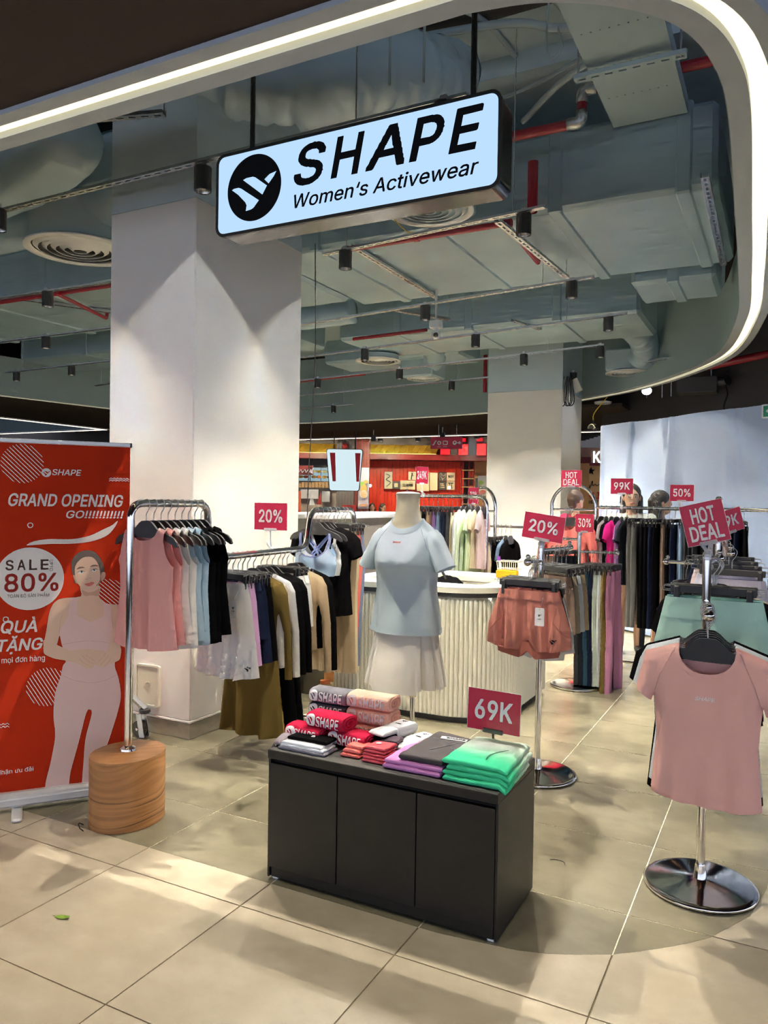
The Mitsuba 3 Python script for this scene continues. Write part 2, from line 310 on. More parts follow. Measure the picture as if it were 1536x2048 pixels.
for s, nm in zip(SP, SPN): place_spot(*s, nm)
# corridor downlights, set in the dark ceiling
for x, y in ((-1.5, .9), (-3.1, .9), (-4.8, .6), (.35, 2.0)):
    k = thing('corridor_downlight', 'round downlight in the dark corridor ceiling', 'downlight', 'corridor downlights')
    add(k, 'trim', lathe([(.075, 3.02), (.075, 3.012), (.06, 3.012), (.06, 3.03)], 24, (x, y, 0)), BLACK)
    scene[numbered(k + '__lamp')] = {'type': 'spot', 'to_world': T4().look_at(origin=[x, y, 3.0], target=[x, y, 0], up=[0, 1, 0]),
        'intensity': {'type': 'rgb', 'value': [CORR, CORR * .90, CORR * .72]}, 'cutoff_angle': 50.0, 'beam_width': 26.0}
# ---- ducts
def wrapped(x0, x1, y0, y1, z0, z1, seams=(), seed=0, bulge=.012, axis=0):
    m = rbox(x0, x1, y0, y1, z0, z1, .035)
    m = m.subdivide_to_size(.07) if hasattr(m, 'subdivide_to_size') else m
    v = m.vertices.copy(); n = m.vertex_normals
    d = (meshkit.fbm(v * 2.3, 3, seed) - .5) + .75 * (meshkit.fbm(v * ([5, 24, 24] if axis == 0 else [24, 5, 24]), 3, seed + 1) - .5)
    for s in seams: d = d + 1.6 * np.exp(-((v[:, axis] - s) / .06) ** 2)
    m.vertices = v + n * (d * bulge)[:, None]; return m
def duct(name, label, args, seams, **kw):
    k = thing(name, label, 'duct')
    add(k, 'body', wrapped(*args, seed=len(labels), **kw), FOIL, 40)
    ax = kw.get('axis', 0); x0, x1, y0, y1, z0, z1 = args
    for s in seams:
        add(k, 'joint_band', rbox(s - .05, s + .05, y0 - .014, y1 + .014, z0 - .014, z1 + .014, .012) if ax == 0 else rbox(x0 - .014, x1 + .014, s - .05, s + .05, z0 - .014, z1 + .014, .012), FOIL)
    return k
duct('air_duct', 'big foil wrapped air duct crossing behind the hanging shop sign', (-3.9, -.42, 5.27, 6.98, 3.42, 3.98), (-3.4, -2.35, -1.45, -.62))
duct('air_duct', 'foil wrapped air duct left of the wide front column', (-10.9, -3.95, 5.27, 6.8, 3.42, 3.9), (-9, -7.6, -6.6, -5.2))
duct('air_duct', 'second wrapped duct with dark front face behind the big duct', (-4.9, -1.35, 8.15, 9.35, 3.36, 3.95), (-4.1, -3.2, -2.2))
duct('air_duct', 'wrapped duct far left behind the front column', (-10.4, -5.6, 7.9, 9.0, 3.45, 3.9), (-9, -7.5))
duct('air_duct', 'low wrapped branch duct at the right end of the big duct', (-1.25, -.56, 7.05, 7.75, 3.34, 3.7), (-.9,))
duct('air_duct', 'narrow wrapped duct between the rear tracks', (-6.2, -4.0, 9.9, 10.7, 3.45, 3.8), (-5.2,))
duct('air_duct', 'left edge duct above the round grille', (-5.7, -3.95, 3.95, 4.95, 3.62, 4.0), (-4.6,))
# ducting sleeves
def sleeve(name, label, pts, r, seed, amp=.16, n=40, m=None):
    p = spline(pts, 14); th = np.linspace(0, 2 * np.pi, n, endpoint=False); L = np.linspace(0, 1, len(p)) * len(p) * .35
    q = np.stack([np.cos(th)[None] * 1.2 + 0 * L[:, None], np.sin(th)[None] * 1.2 + 0 * L[:, None], L[:, None] * 1.7 + 0 * th[None]], -1)
    w = 1 + amp * (meshkit.fbm(q * [1, 1, 1.6], 4, seed) - .5) * 2
    k = thing(name, label, 'duct'); add(k, 'sleeve', tube(p, r, n, wob=w), m or CRUMPLE, True); return k
sleeve('flexible_duct', 'big crumpled blue grey duct sleeve above the shop sign', [(-3.02, 3.2, 3.86), (-2.76, 3.42, 3.74), (-2.42, 3.56, 3.69), (-2.12, 3.76, 3.78), (-1.92, 4.05, 3.88), (-1.86, 4.4, 4.02)], [.15] * 14 + [.20] * 14 + [.225] * 14 + [.21] * 14 + [.19] * 15, 3)
sleeve('flexible_duct', 'long smooth round duct at the far left under the light cove', [(-7.2, 3.6, 3.62), (-5.4, 3.62, 3.62), (-4.5, 3.55, 3.66), (-3.95, 3.42, 3.74)], list(.24 * np.sqrt(1 - np.clip((np.arange(43) - 36) / 6.2, 0, 1) ** 2)), 5, .05)
sleeve('flexible_duct', 'dark crumpled duct just above the left round grille', [(-6.4, 4.05, 3.55), (-5.2, 4.1, 3.52), (-4.4, 4.12, 3.58), (-3.85, 4.1, 3.72)], .17, 7, .12)
sleeve('flexible_duct', 'bent duct elbow beside the rear right ceiling grille', [(-2.2, 9.3, 3.66), (-1.85, 9.75, 3.66), (-1.66, 10.05, 3.55), (-1.63, 10.3, 3.40), (-1.70, 10.45, 3.30)], .17, 9, .12)
sleeve('flexible_duct', 'bent duct elbow above the middle ceiling grille', [(-4.75, 9.40, 3.60), (-4.45, 9.55, 3.60), (-4.38, 9.85, 3.54), (-4.5, 10.15, 3.46), (-4.66, 10.30, 3.42)], .16, 11, .12)
sleeve('flexible_duct', 'crumpled grey sleeve lying over the far left tracks', [(-7.0, 6.95, 3.36), (-6.0, 7.1, 3.38), (-5.1, 7.2, 3.42), (-4.2, 7.3, 3.46)], .13, 13, .08)
sleeve('foil_duct', 'shiny foil duct beyond the right side of the light cove', [(.22, 4.2, 3.72), (.22, 5.4, 3.72), (.25, 7, 3.75)], .2, 15, .2, m=mat('foil', (.62, .62, .64), .25, kind='chrome'))
# grilles
def grille(x, y, z, r, label, boxed=None, drum=None):
    k = thing('ceiling_grille', label, 'air grille')
    if drum: add(k, 'drum', lathe([(r * .92, z + .02), (r * .92, z + drum), (.001, z + drum)], 40, (x, y, 0)), DUCT, 40)
    if boxed: b = boxed; add(k, 'box', rbox(x - b, x + b, y - b, y + b, z + .015, z + .30, .02), DUCT)
    add(k, 'backing', lathe([(.001, z + .03), (r * .93, z + .03)], 40, (x, y, 0)), DARKG)
    add(k, 'rim', lathe([(r * .86, z + .02), (r * .9, z - .002), (r, z + .004), (r * 1.0, z + .018), (r * .93, z + .022)], 48, (x, y, 0)), WHITEP, True)
    for i in range(5):
        q = r * (.74 - .155 * i)
        add(k, 'ring_blade', lathe([(q, z), (q + r * .085, z + .022), (q + r * .095, z + .022), (q + r * .012, z - .003), (q, z)], 40, (x, y, 0)), WHITEP, True)
    return k
grille(-2.1, 4.62, 3.3, .29, 'round white grille half hidden below the shop sign', boxed=.24)
grille(-4.82, 4.18, 3.28, .40, 'large round cream grille left of the wide column', drum=.34)
grille(-1.9, 10.75, 3.17, .31, 'round white grille under its box near the curved cove', boxed=.27)
grille(-4.76, 10.35, 3.2, .24, 'round white grille under its box in the middle rear', boxed=.25)
grille(-4.85, 9.1, 3.26, .30, 'flat round grille under the second duct', drum=.08)
# pipes
def pipe(name, label, pts, r, m, joints=(), fr=.07):
    k = thing(name, label, 'pipe'); add(k, 'run', tube(fillet(pts, fr), r, 12), m, True)
    for a, b in joints: add(k, 'coupling', rod(a, b, r * 1.28, 12), m, 40)
    return k
k = pipe('sprinkler_pipe', 'long red sprinkler pipe running behind the shop sign', [(-3.05, 5.12, 3.33), (-1.7, 5.10, 3.33)], .022, REDP, [((-1.77, 5.1, 3.33), (-1.70, 5.1, 3.33)), ((-2.44, 5.11, 3.33), (-2.40, 5.11, 3.33))])
add(k, 'branch', tube(fillet([(-1.74, 5.1, 3.33), (-1.79, 6.05, 3.33), (-1.79, 6.06, 3.39)], .02), .018, 10), REDP, True)
pipe('sprinkler_pipe', 'red sprinkler pipe left of the wide column', [(-10.5, 5.05, 3.33), (-3.9, 5.10, 3.33)], .022, REDP, [((-6.22, 5.06, 3.33), (-6.1, 5.06, 3.33)), ((-4.1, 5.1, 3.33), (-4.0, 5.1, 3.33))])
pipe('sprinkler_pipe', 'red branch pipe pointing away left of the wide column', [(-6.16, 5.06, 3.33), (-6.53, 6.02, 3.33), (-6.53, 6.03, 3.40)], .018, REDP, fr=.02)
pipe('sprinkler_pipe', 'thick red upright pipe beside the shop sign', [(-1.52, 4.98, 3.33), (-1.52, 4.98, 3.66)], .034, REDP)
k = pipe('sprinkler_pipe', 'red pipe with silver elbows above the wrapped duct', [(-1.93, 4.95, 3.84), (-1.28, 4.95, 3.84)], .032, REDP)
add(k, 'elbow', tube(fillet([(-1.29, 4.95, 3.84), (-1.20, 4.95, 3.84), (-1.20, 4.95, 3.91)], .06), .039, 12), STEEL, True, label='silver elbow')
add(k, 'riser', rod((-1.20, 4.95, 3.91), (-1.20, 4.95, 3.97), .032, 12), REDP, 40)
add(k, 'elbow', tube(fillet([(-1.20, 4.95, 3.96), (-1.20, 4.95, 4.04), (-1.11, 4.95, 4.04)], .06), .039, 12), STEEL, True, label='silver elbow')
add(k, 'upper_run', rod((-1.11, 4.95, 4.04), (.3, 4.95, 4.04), .032, 12), REDP, 40)
pipe('sprinkler_pipe', 'short red pipe behind the tracks in the middle', [(-4.6, 8.0, 3.33), (-3.6, 7.9, 3.33)], .02, REDP)
pipe('sprinkler_pipe', 'far red pipe left of the rear column', [(-8.4, 10.6, 3.3), (-5.6, 10.1, 3.3)], .025, REDP)
pipe('sprinkler_pipe', 'thin red upright pipe left of the rear column head', [(-4.0, 10.9, 3.05), (-4.0, 10.9, 3.6)], .03, REDP)
pipe('sprinkler_pipe', 'red pipe in the dark beyond the right cove', [(-1.6, 12.2, 3.35), (.9, 9.9, 3.35)], .05, REDP)
pipe('sprinkler_pipe', 'dull red upright pipe in the dark at the right edge', [(-.02, 8.6, 3.1), (-.02, 8.6, 4.2)], .075, mat('dull_red', (.20, .03, .035), .4, kind='principled'))
# struts
for a, b, lb in (((-1.73, 4.9, 3.27), (-1.64, 6.35, 3.27), 'slotted strut under the big duct below the red pipe end'), ((-3.03, 5.25, 3.38), (-3.04, 6.9, 3.38), 'dark strut under the big duct behind the sign'),
                 ((-.47, 5.0, 3.38), (-.49, 6.9, 3.38), 'slotted strut under the big duct near the right cove'), ((-3.7, 3.0, 3.5), (-3.05, 3.2, 3.5), 'short strut above the wide column'),
                 ((-6.9, 5.2, 3.38), (-6.0, 6.9, 3.38), 'long strut under the left duct'), ((-3.6, 7.1, 3.36), (-3.25, 7.7, 3.36), 'short steel strut between the middle tracks'), ((-2.6, 7.9, 3.33), (-2.45, 8.4, 3.33), 'short strut under the second duct'), ((-1.62, 10.3, 3.22), (-1.0, 9.9, 3.22), 'steel strut in front of the right duct elbow')):
    k = thing('ceiling_strut', lb, 'strut'); add(k, 'channel', slotted(a, b, .05, .04), STEEL)
    add(k, 'threaded_rod', rod(np.array(b) + [0, 0, .02], np.array(b) * [1, 1, 0] + [0, 0, max(above(b[0], b[1]), b[2] + .03)], .005, 6), STEEL)
# perforated tray
k = thing('cable_tray', 'wide blue grey perforated metal tray above the wrapped duct', 'cable tray')
pl = sbox(-1.055, 2.6, -.625, 5.24).difference(unary_union([Point(-1.01 + i * .048, y).buffer(.006, 3) for i in range(8) for y in np.arange(3.05, 5.2, .36)]))
add(k, 'tray', extr(pl, .004, 3.90), DUCT); add(k, 'tray_lining', box(-1.05, -.63, 2.6, 5.24, 3.915, 3.92), DARKG)
add(k, 'side', box(-1.058, -1.054, 2.6, 5.24, 3.9, 4.0), DUCT); add(k, 'side', box(-.626, -.60, 2.6, 5.24, 3.9, 4.0), DUCT)
add(k, 'bracket', slotted((-1.12, 4.44, 3.83), (-.52, 4.44, 3.83), .06, .05), DUCT)
for x in (-1.10, -.55): add(k, 'bracket_rod', rod((x, 4.44, 3.83), (x, 4.44, 4.34), .006, 6), STEEL)
# conduits on the slab and loose wires
CON = mat('conduit_paint', (.34, .41, .44))
for i, (pts, r) in enumerate((([(-2.3, 4.35, 4.30), (-1.55, 4.45, 4.28), (-1.25, 4.5, 4.2), (-1.05, 4.55, 4.2)], .025), ([(-1.5, 3.9, 4.33), (-1.25, 4.4, 4.33), (-1.15, 4.9, 4.30)], .028), ([(-1.95, 4.05, 4.33), (-1.7, 4.4, 4.33), (-1.62, 4.9, 4.33)], .018), ([(-1.6, 5.0, 3.95), (-1.3, 4.75, 4.0), (-1.0, 4.6, 4.05)], .02), ([(-2.4, 5.0, 4.1), (-1.6, 4.9, 4.1), (-1.0, 4.7, 4.15)], .014))):
    solo('conduit', tube(spline(pts, 8), r, 8), CON, ('grey painted conduit curving over the slab above the sign', 'thick grey conduit running away over the slab', 'thin conduit crossing the slab right of the left sign rod', 'conduit behind the right end of the shop sign', 'thin conduit sagging beside the upper right corner of the shop sign')[i], 'conduit', smooth=True)
def wire(label, pts, r=.004, m=BLACKM, name='cable'): return solo(name, tube(spline(pts, 8), r, 6), m, label, 'cable', smooth=True)
wire('thin looped cable hanging right of the sign top', [(-1.2, 4.2, 4.3), (-1.22, 4.2, 4.0), (-1.2, 4.2, 3.86), (-1.13, 4.2, 3.9), (-1.16, 4.2, 4.02)], .006, CON)
wire('yellow wire dangling between the sign and the first track', [(-2.36, 4.55, 3.36), (-2.36, 4.62, 3.30), (-2.30, 4.68, 3.23), (-2.26, 4.7, 3.22)], .004, mat('yellow_wire', (.55, .40, .06)))
wire('thin black cable hanging down beside the wide column', [(-3.03, 4.70, 3.25), (-3.03, 4.72, 2.4), (-3.045, 4.68, 1.6), (-3.04, 4.66, 1.0)], .0035)
for i, x in enumerate((-.06, .0, .05, .02)):
    wire('black cable loop dangling at the head of the rear column', [(-2.64 + x * .6, 10.35, 3.12), (-2.66 + x, 10.33, 2.95), (-2.66 + x, 10.32, 2.78), (-2.62 + x, 10.32, 2.72), (-2.58 + x, 10.33, 2.80), (-2.60 + x * .5, 10.35, 3.1)], .007)
    labels[list(labels)[-1]]['group'] = 'cable loops at the rear column'
k = thing('transformer_box', 'small cream box hanging at the head of the rear column', 'box'); add(k, 'case', moved(rbox(-.05, .05, -.03, .03, -.09, .09), frame((-2.52, 10.4, 3.0), (.9, 0, .4), (0, 1, 0))), CREAM)
add(k, 'lead', rod((-2.56, 10.4, 3.07), (-2.62, 10.45, 3.19), .006), BLACKM)
# threaded rods above the sign
for (x, y), lb in zip(((-1.85, 3.55), (-1.68, 3.6)), ('left thin grey rod above the sign', 'right thin grey rod above the sign')):
    solo('threaded_rod', rod((x, y, 3.55), (x, y, 4.34), .007, 6), CON, lb, 'rod')
# camera
k = thing('security_camera', 'white dome camera hanging from a pole in the middle of the ceiling', 'camera')
cx, cy = -2.98, 6.75
add(k, 'pole', rod((cx, cy, 3.43), (cx, cy, 3.12), .012), WHITEP); add(k, 'junction_box', rbox(cx - .055, cx + .055, cy - .04, cy + .04, 3.06, 3.13), WHITEP)
add(k, 'neck', rod((cx, cy, 3.06), (cx, cy, 3.035), .022), WHITEP)
sp = trimesh.creation.icosphere(3, .042); sp.apply_translation((cx, cy, 2.995)); add(k, 'ball', sp, WHITEP, True)
add(k, 'lens', shift(trimesh.creation.icosphere(2, .024), cx + .012, cy - .03, 2.99), BLACK, True)
# ================================================================ shop sign
k = thing('shop_sign', 'lit white hanging light box sign reading SHAPE Womens Activewear', 'shop sign')
SM = frame((-1.735, 2.92, 2.855), (1, 0, 0), (0, 0, 1))
GLOSS = mat('sign_casing', (.20, .20, .21), .06, kind='chrome')
casing = extr(rrect(1.42, .385, .045), .135)
add(k, 'casing', moved(casing, frame((-1.735, 3.062, 2.855), (1, 0, 0), (0, 0, 1))), GLOSS, 30, label='glossy black casing')
add(k, 'rim', moved(extr(rrect(1.426, .391, .048).difference(rrect(1.398, .363, .036)), .016), frame((-1.735, 2.935, 2.855), (1, 0, 0), (0, 0, 1))), BLACK)
scene[k + '__light_panel'] = {**shape(moved(extr(rrect(1.40, .365, .037), .004), frame((-1.735, 2.9255, 2.855), (1, 0, 0), (0, 0, 1))), KPRINT), 'emitter': {'type': 'area', 'radiance': {'type': 'rgb', 'value': list(SIGNCOL)}}}
lab(k + '__light_panel', 'glowing white panel')
fl = frame((-1.735, 2.9215, 2.855), (1, 0, 0), (0, 0, 1))
add(k, 'logo', moved(extr(affinity.translate(Point(0, 0).buffer(.153, 40).difference(affinity.scale(wings(.150), 1, 1)), -.49, .008), .0016), fl), KPRINT, label='black round logo with three white wing stripes')
for i, ch in enumerate('SHAPE'):
    g = text(ch, .172, .030, 1.0, .20)
    x0, y0, x1, y1 = g.bounds
    w = (.170, .168, .185, .160, .150)[i]
    cx = (-.183, .012, .195, .390, .563)[i]
    add(k, 'letter', moved(extr(fit(g, w, .176 if ch != 'S' else .184, cx, .063), .0016), fl), KPRINT, label=f'black letter {ch}')
add(k, 'lettering', moved(extr(fit(text("Women‘s Activewear", .05, .010, 1, .2), .885, .064, .178, -.094), .0016), fl), KPRINT, label='small black line Womens Activewear')
for x in (-2.29, -1.17):
    add(k, 'hanging_rod', rod((x, 2.99, 3.05), (x, 2.99, 4.34), .0125, 10), BLACK)
    add(k, 'turnbuckle', join(rod((x, 2.99, 3.045), (x, 2.99, 3.09), .007), shift(trimesh.creation.torus(.014, .004), x, 2.99, 3.06)), BLACKM, 40)
# ================================================================ roll-up banner
B_O, B_D = np.array([-2.8525, 2.5510, 0]), np.array([.612, .791, 0])
k = thing('roll_up_banner', 'tall red roll up banner with a woman in pale pink sportswear', 'banner')
BM = lambda t=0: frame(B_O + np.array([.791, -.612, 0]) * t, B_D, (0, 0, 1))
bx = lambda s0, s1, z0, z1, t0, t1, b=.004: moved(rbox(s0, s1, z0, z1, t0, t1, b), BM())
REDB = mat('banner_red', mikit.proc(lambda p, n, uv: mikit.mix((.44, .034, .014), (.40, .028, .011), N(p.z * 3, p.x * 3))))
add(k, 'print_sheet', bx(-.43, .17, .085, 1.652, -.0015, 0, .0005), REDB, label='red printed sheet')
ALU = mat('banner_aluminium', (.72, .72, .72), .3, kind='principled', metal=.3)
add(k, 'top_rail', bx(-.432, .172, 1.648, 1.668, -.008, .006), ALU); add(k, 'rail_cap', bx(.169, .178, 1.646, 1.670, -.010, .008), BLACK)
add(k, 'base_rail', bx(-.436, .176, .022, .088, -.045, .035, .012), ALU, label='silver base rail')
add(k, 'base_lip', bx(-.434, .174, .058, .066, .034, .040, .002), WHITEP)
for s in (-.30, .05): add(k, 'foot', bx(s - .022, s + .022, .002, .018, -.02, .16, .007), ALU)
add(k, 'pole', moved(rod((-.13, .06, -.03), (-.13, 1.65, -.03), .008), BM()), ALU, 40)
def pr(name, poly, m, lv=1, label=None):
    if poly.is_empty: return
    return add(k, name, moved(extr(poly, .0004, .0003 + lv * .00035), BM()), m, label=label)
PW, SKIN, SKIN2, SKIN3 = mat('banner_white', (.80, .78, .74)), mat('print_skin', (.74, .53, .40)), mat('print_skin_shade', (.60, .39, .28)), mat('print_skin_line', (.40, .20, .14))
PINK, PINK2, HAIRP, LIPP, DKP = mat('print_pink', (.77, .56, .52)), mat('print_pink_line', (.58, .38, .35)), mat('print_hair', (.10, .085, .08)), mat('print_lips', (.58, .17, .15)), mat('print_dark_red', (.30, .022, .016))
hair=[(-0.083,1.104),(-0.078,1.127),(-0.059,1.15),(-0.034,1.163),(-0.012,1.165),(0.013,1.159),(0.034,1.139),(0.049,1.113),(0.057,1.089),(0.061,1.062),(0.057,1.033),(0.048,1.02),(0.039,1.04),(-0.058,1.013),(-0.073,1.041),(-0.08,1.067)]
face=[(-0.068,1.057),(-0.069,1.08),(-0.064,1.099),(-0.05,1.119),(-0.028,1.134),(-0.003,1.135),(0.015,1.127),(0.03,1.104),(0.039,1.084),(0.044,1.06),(0.045,1.033),(0.038,1.01),(0.025,0.991),(0.009,0.979),(-0.007,0.973),(-0.025,0.978),(-0.04,0.992),(-0.055,1.013),(-0.064,1.03)]
ear1=[(-0.076,1.051),(-0.07,1.032),(-0.064,1.017),(-0.058,1.012),(-0.054,1.016),(-0.064,1.047)]
ear2=[(0.047,1.057),(0.058,1.063),(0.065,1.056),(0.065,1.044),(0.059,1.029),(0.048,1.023)]
body=[(-0.04,1.005),(-0.039,0.959),(-0.057,0.95),(-0.087,0.949),(-0.127,0.945),(-0.151,0.931),(-0.167,0.906),(-0.177,0.871),(-0.185,0.81),(-0.193,0.761),(-0.198,0.723),(-0.194,0.7),(-0.183,0.689),(-0.148,0.672),(-0.105,0.661),(-0.101,0.634),(-0.001,0.609),(0.101,0.611),(0.099,0.632),(0.126,0.643),(0.136,0.662),(0.136,0.703),(0.134,0.723),(0.138,0.763),(0.133,0.832),(0.128,0.9),(0.112,0.908),(0.068,0.916),(0.049,0.933),(0.037,0.954),(0.038,1.0)]
gap=[(-0.13,0.775),(-0.136,0.756),(-0.14,0.734),(-0.128,0.726),(-0.117,0.718),(-0.122,0.741)]
bra=[(-0.086,0.946),(-0.057,0.95),(-0.053,0.947),(-0.056,0.924),(-0.058,0.868),(-0.019,0.841),(-0.002,0.83),(0.019,0.838),(0.059,0.855),(0.058,0.912),(0.055,0.922),(0.087,0.911),(0.092,0.862),(0.099,0.801),(0.093,0.757),(0.083,0.721),(0.073,0.689),(0.032,0.7),(-0.006,0.707),(-0.046,0.708),(-0.08,0.703),(-0.115,0.711),(-0.122,0.741),(-0.132,0.788),(-0.12,0.817),(-0.095,0.861)]
braline=[(-0.119,0.734),(-0.092,0.738),(-0.055,0.743),(-0.005,0.744),(0.045,0.738),(0.085,0.73)]
arm1=[(-0.193,0.761),(-0.14,0.734),(-0.092,0.709),(-0.068,0.701),(-0.04,0.696),(-0.012,0.687),(0.012,0.668),(0.028,0.651),(0.026,0.635),(0.007,0.617),(-0.014,0.617),(-0.044,0.637),(-0.066,0.648),(-0.105,0.661),(-0.148,0.672),(-0.183,0.689),(-0.196,0.703),(-0.197,0.729)]
arm2=[(0.136,0.703),(0.095,0.697),(0.073,0.692),(0.053,0.667),(0.034,0.646),(0.026,0.634),(0.043,0.621),(0.065,0.619),(0.094,0.632),(0.126,0.643),(0.136,0.662)]
fing=[[(-0.034,0.68),(-0.022,0.665),(-0.001,0.646),(0.018,0.636)],[(-0.044,0.664),(-0.029,0.646),(-0.001,0.628)],[(-0.016,0.678),(0.006,0.662),(0.023,0.647)],[(0.069,0.682),(0.053,0.66),(0.031,0.639)],[(0.082,0.671),(0.066,0.649),(0.046,0.628)],[(0.094,0.659),(0.081,0.637),(0.065,0.622)]]
armline=[[(-0.118,0.868),(-0.126,0.85),(-0.13,0.811),(-0.132,0.788)],[(0.093,0.855),(0.099,0.824),(0.101,0.797)]]
legs=[(-0.102,0.652),(-0.124,0.59),(-0.147,0.51),(-0.153,0.41),(-0.145,0.317),(-0.161,0.209),(-0.183,0.07),(-0.096,0.062),(-0.077,0.149),(-0.045,0.274),(-0.018,0.391),(-0.007,0.422),(0.006,0.423),(0.01,0.397),(-0.014,0.297),(-0.022,0.196),(-0.023,0.046),(0.051,0.033),(0.06,0.173),(0.097,0.3),(0.126,0.4),(0.139,0.474),(0.13,0.551),(0.112,0.61),(0.099,0.649),(-0.002,0.65)]
waistline=[(-0.12,0.594),(-0.065,0.566),(0.004,0.549),(0.066,0.554),(0.122,0.578)]
seam=[(-0.014,0.407),(-0.005,0.424),(0.009,0.423)]
brow=[[(-0.061,1.078),(-0.051,1.088),(-0.038,1.09),(-0.025,1.085),(-0.039,1.083),(-0.052,1.08)],[(-0.004,1.087),(0.008,1.097),(0.024,1.097),(0.033,1.091),(0.018,1.091)]]
eye=[[(-0.056,1.062),(-0.048,1.069),(-0.037,1.071),(-0.028,1.066),(-0.037,1.059),(-0.048,1.059)],[(0.003,1.07),(0.01,1.076),(0.019,1.078),(0.029,1.074),(0.02,1.067),(0.011,1.066)]]
iris=[[(-0.039,1.066),(-0.039,1.07)],[(0.016,1.073),(0.016,1.077)]]
lash=[[(-0.057,1.063),(-0.048,1.07),(-0.037,1.071),(-0.027,1.066)],[(0.002,1.071),(0.01,1.076),(0.02,1.079),(0.03,1.074)]]
nose=[[(-0.023,1.032),(-0.016,1.03),(-0.011,1.033)],[(-0.006,1.035),(-0.001,1.038),(0.002,1.035)]]
lips=[(-0.026,1.009),(-0.01,1.014),(-0.003,1.015),(0.002,1.019),(0.016,1.015),(0.009,1.004),(-0.005,0.998),(-0.017,1.001)]
lipline=[(-0.025,1.009),(-0.006,1.008),(0.015,1.014)]
strand=[(0.032,1.108),(0.039,1.08),(0.043,1.053),(0.04,1.02),(0.026,0.999)]
neckshade=[(-0.037,0.982),(-0.007,0.97),(0.031,0.981),(0.038,0.994),(0.037,0.954),(0.006,0.956),(-0.026,0.955)]
circ=[(-0.291,1.557),0.086,(-0.193,0.542),0.085,(0.085,0.959)]
sw=[(-0.27,1.191),(-0.241,1.208),(-0.179,1.218),(-0.086,1.217),(-0.008,1.232),(0.054,1.262),(0.09,1.28),(0.117,1.302),(0.103,1.27),(0.071,1.234),(0.009,1.208),(-0.069,1.197),(-0.171,1.196),(-0.229,1.193)]
pts={'zig1':(0.078,1.498),'zig1r':(0.167,1.497),'zig2':(-0.399,0.393),'zig2r':(-0.333,0.384),'dot1':(-0.256,1.28),'dot2':(-0.354,0.856),'sale':(-0.27,1.101),'saleL':(-0.356,1.106),'saleR':(-0.185,1.103),'saleT':(-0.269,1.126),'n80':(-0.255,1.024),'n80L':(-0.36,1.03),'n80R':(-0.139,1.009),'n80T':(-0.264,1.067),'n80B':(-0.266,0.982),'upto':(-0.171,1.098),'toan':(-0.262,0.963),'toanL':(-0.347,0.965),'toanR':(-0.178,0.962)}
LIM = sbox(-.43, .088, .17, 1.648)
def stroke(p, w, n=5): return LineString(spline(p, n)).buffer(w)
def hatch(cx, cz, r, ang=-45, step=.0135, w=.0016):
    ls = unary_union([LineString([(-1, i * step), (1, i * step)]).buffer(w) for i in range(-20, 21)])
    return affinity.translate(affinity.rotate(ls, ang, origin=(0, 0)).intersection(Point(0, 0).buffer(r, 24)), cx, cz).intersection(LIM)
fig = unary_union([spoly(body), spoly(hair), spoly(legs)])
pr('hatched_circle', hatch(-.291, 1.557, .088), PW, 1, 'circle of thin white diagonal lines')
pr('hatched_circle', hatch(-.18, .545, .088, -60).difference(fig), PW, 1, 'circle of thin white diagonal lines')
pr('hatched_circle', hatch(.075, .945, .085, -42).difference(fig), PW, 1, 'circle of thin white diagonal lines')
bal = Point(-.255, 1.040).buffer(.141, 40).intersection(LIM)
pr('balloon', unary_union([bal, spoly(sw)]).difference(fig.buffer(.002)), PW, 1, 'white speech balloon with a long tail')
def zig(x0, x1, z): return LineString([(x0 + (x1 - x0) * i / 12, z + (.0035 if i % 2 else -.0035)) for i in range(13)]).buffer(.0015)
for x0, x1, z in ((.078, .165, 1.500), (.078, .165, 1.491), (-.43, -.335, .394), (-.43, -.335, .382)): pr('zigzag', zig(x0, x1, z).intersection(LIM), PW)
for x, z in ((-.256, 1.281), (-.352, .862)): pr('small_ring', Point(x, z).buffer(.0125).difference(Point(x, z).buffer(.0085)), PW)
pr('logo', affinity.translate(badge(.020), -.192, 1.519), PW, label='small round white logo')
pr('lettering', fit(text('SHAPE', .03, .03, 1, .2), .125, .0285, -.106, 1.5225), PW, label='white word SHAPE')
pr('lettering', fit(text('GRAND OPENING', .05, .035, 1, .2), .487, .058, -.103, 1.395), PW, label='white words GRAND OPENING')
pr('lettering', fit(text('GO!!!!!!!!!!!', .035, .03, 1, .2), .252, .036, .018, 1.331), PW, label='white word GO with exclamation marks')
GRY = mat('print_brown_grey', (.06, .035, .03))
for i, ch in enumerate('SALE'): pr('lettering', fit(text(ch, .045, .03), .033, .047, -.338 + i * .0475, 1.103), GRY, 2, f'dark letter {ch} of SALE')
pr('lettering', fit(text('80%', .08, .03), .222, .085, -.248, 1.024), mat('print_brown_red', (.25, .03, .025)), 2, 'big red 80%')
up = affinity.rotate(fit(text('UPTO', .015), .050, .0145), -90, origin=(0, 0)); pr('lettering', affinity.translate(up, -.168, 1.098), GRY, 2)
pr('lettering', fit(text('TOÀN BỘ SẢN PHẨM', .018, .012), .172, .026, -.261, .966), GRY, 2)
pr('lettering', fit(text('QUÀ', .055, .035, 1, .2), .148, .075, -.298, .832), PW, 1, 'white word QUÀ')
pr('lettering', fit(text('TẶNG', .055, .035, 1, .2), .185, .083, -.292, .745), PW, 1, 'white word TẶNG')
pr('lettering', fit(text('cho mọi đơn hàng', .022, .018), .235, .034, -.308, .676).intersection(LIM), PW)
pr('lettering', fit(text('Nhận ưu đãi', .02, .012), .150, .026, -.309, .177), PW)
fg = lambda n, p, m, lv, lb=None: pr('picture_' + n, p, m, lv, lb)
fg('hair', spoly(hair), HAIRP, 2, 'dark tied back hair of the printed woman')
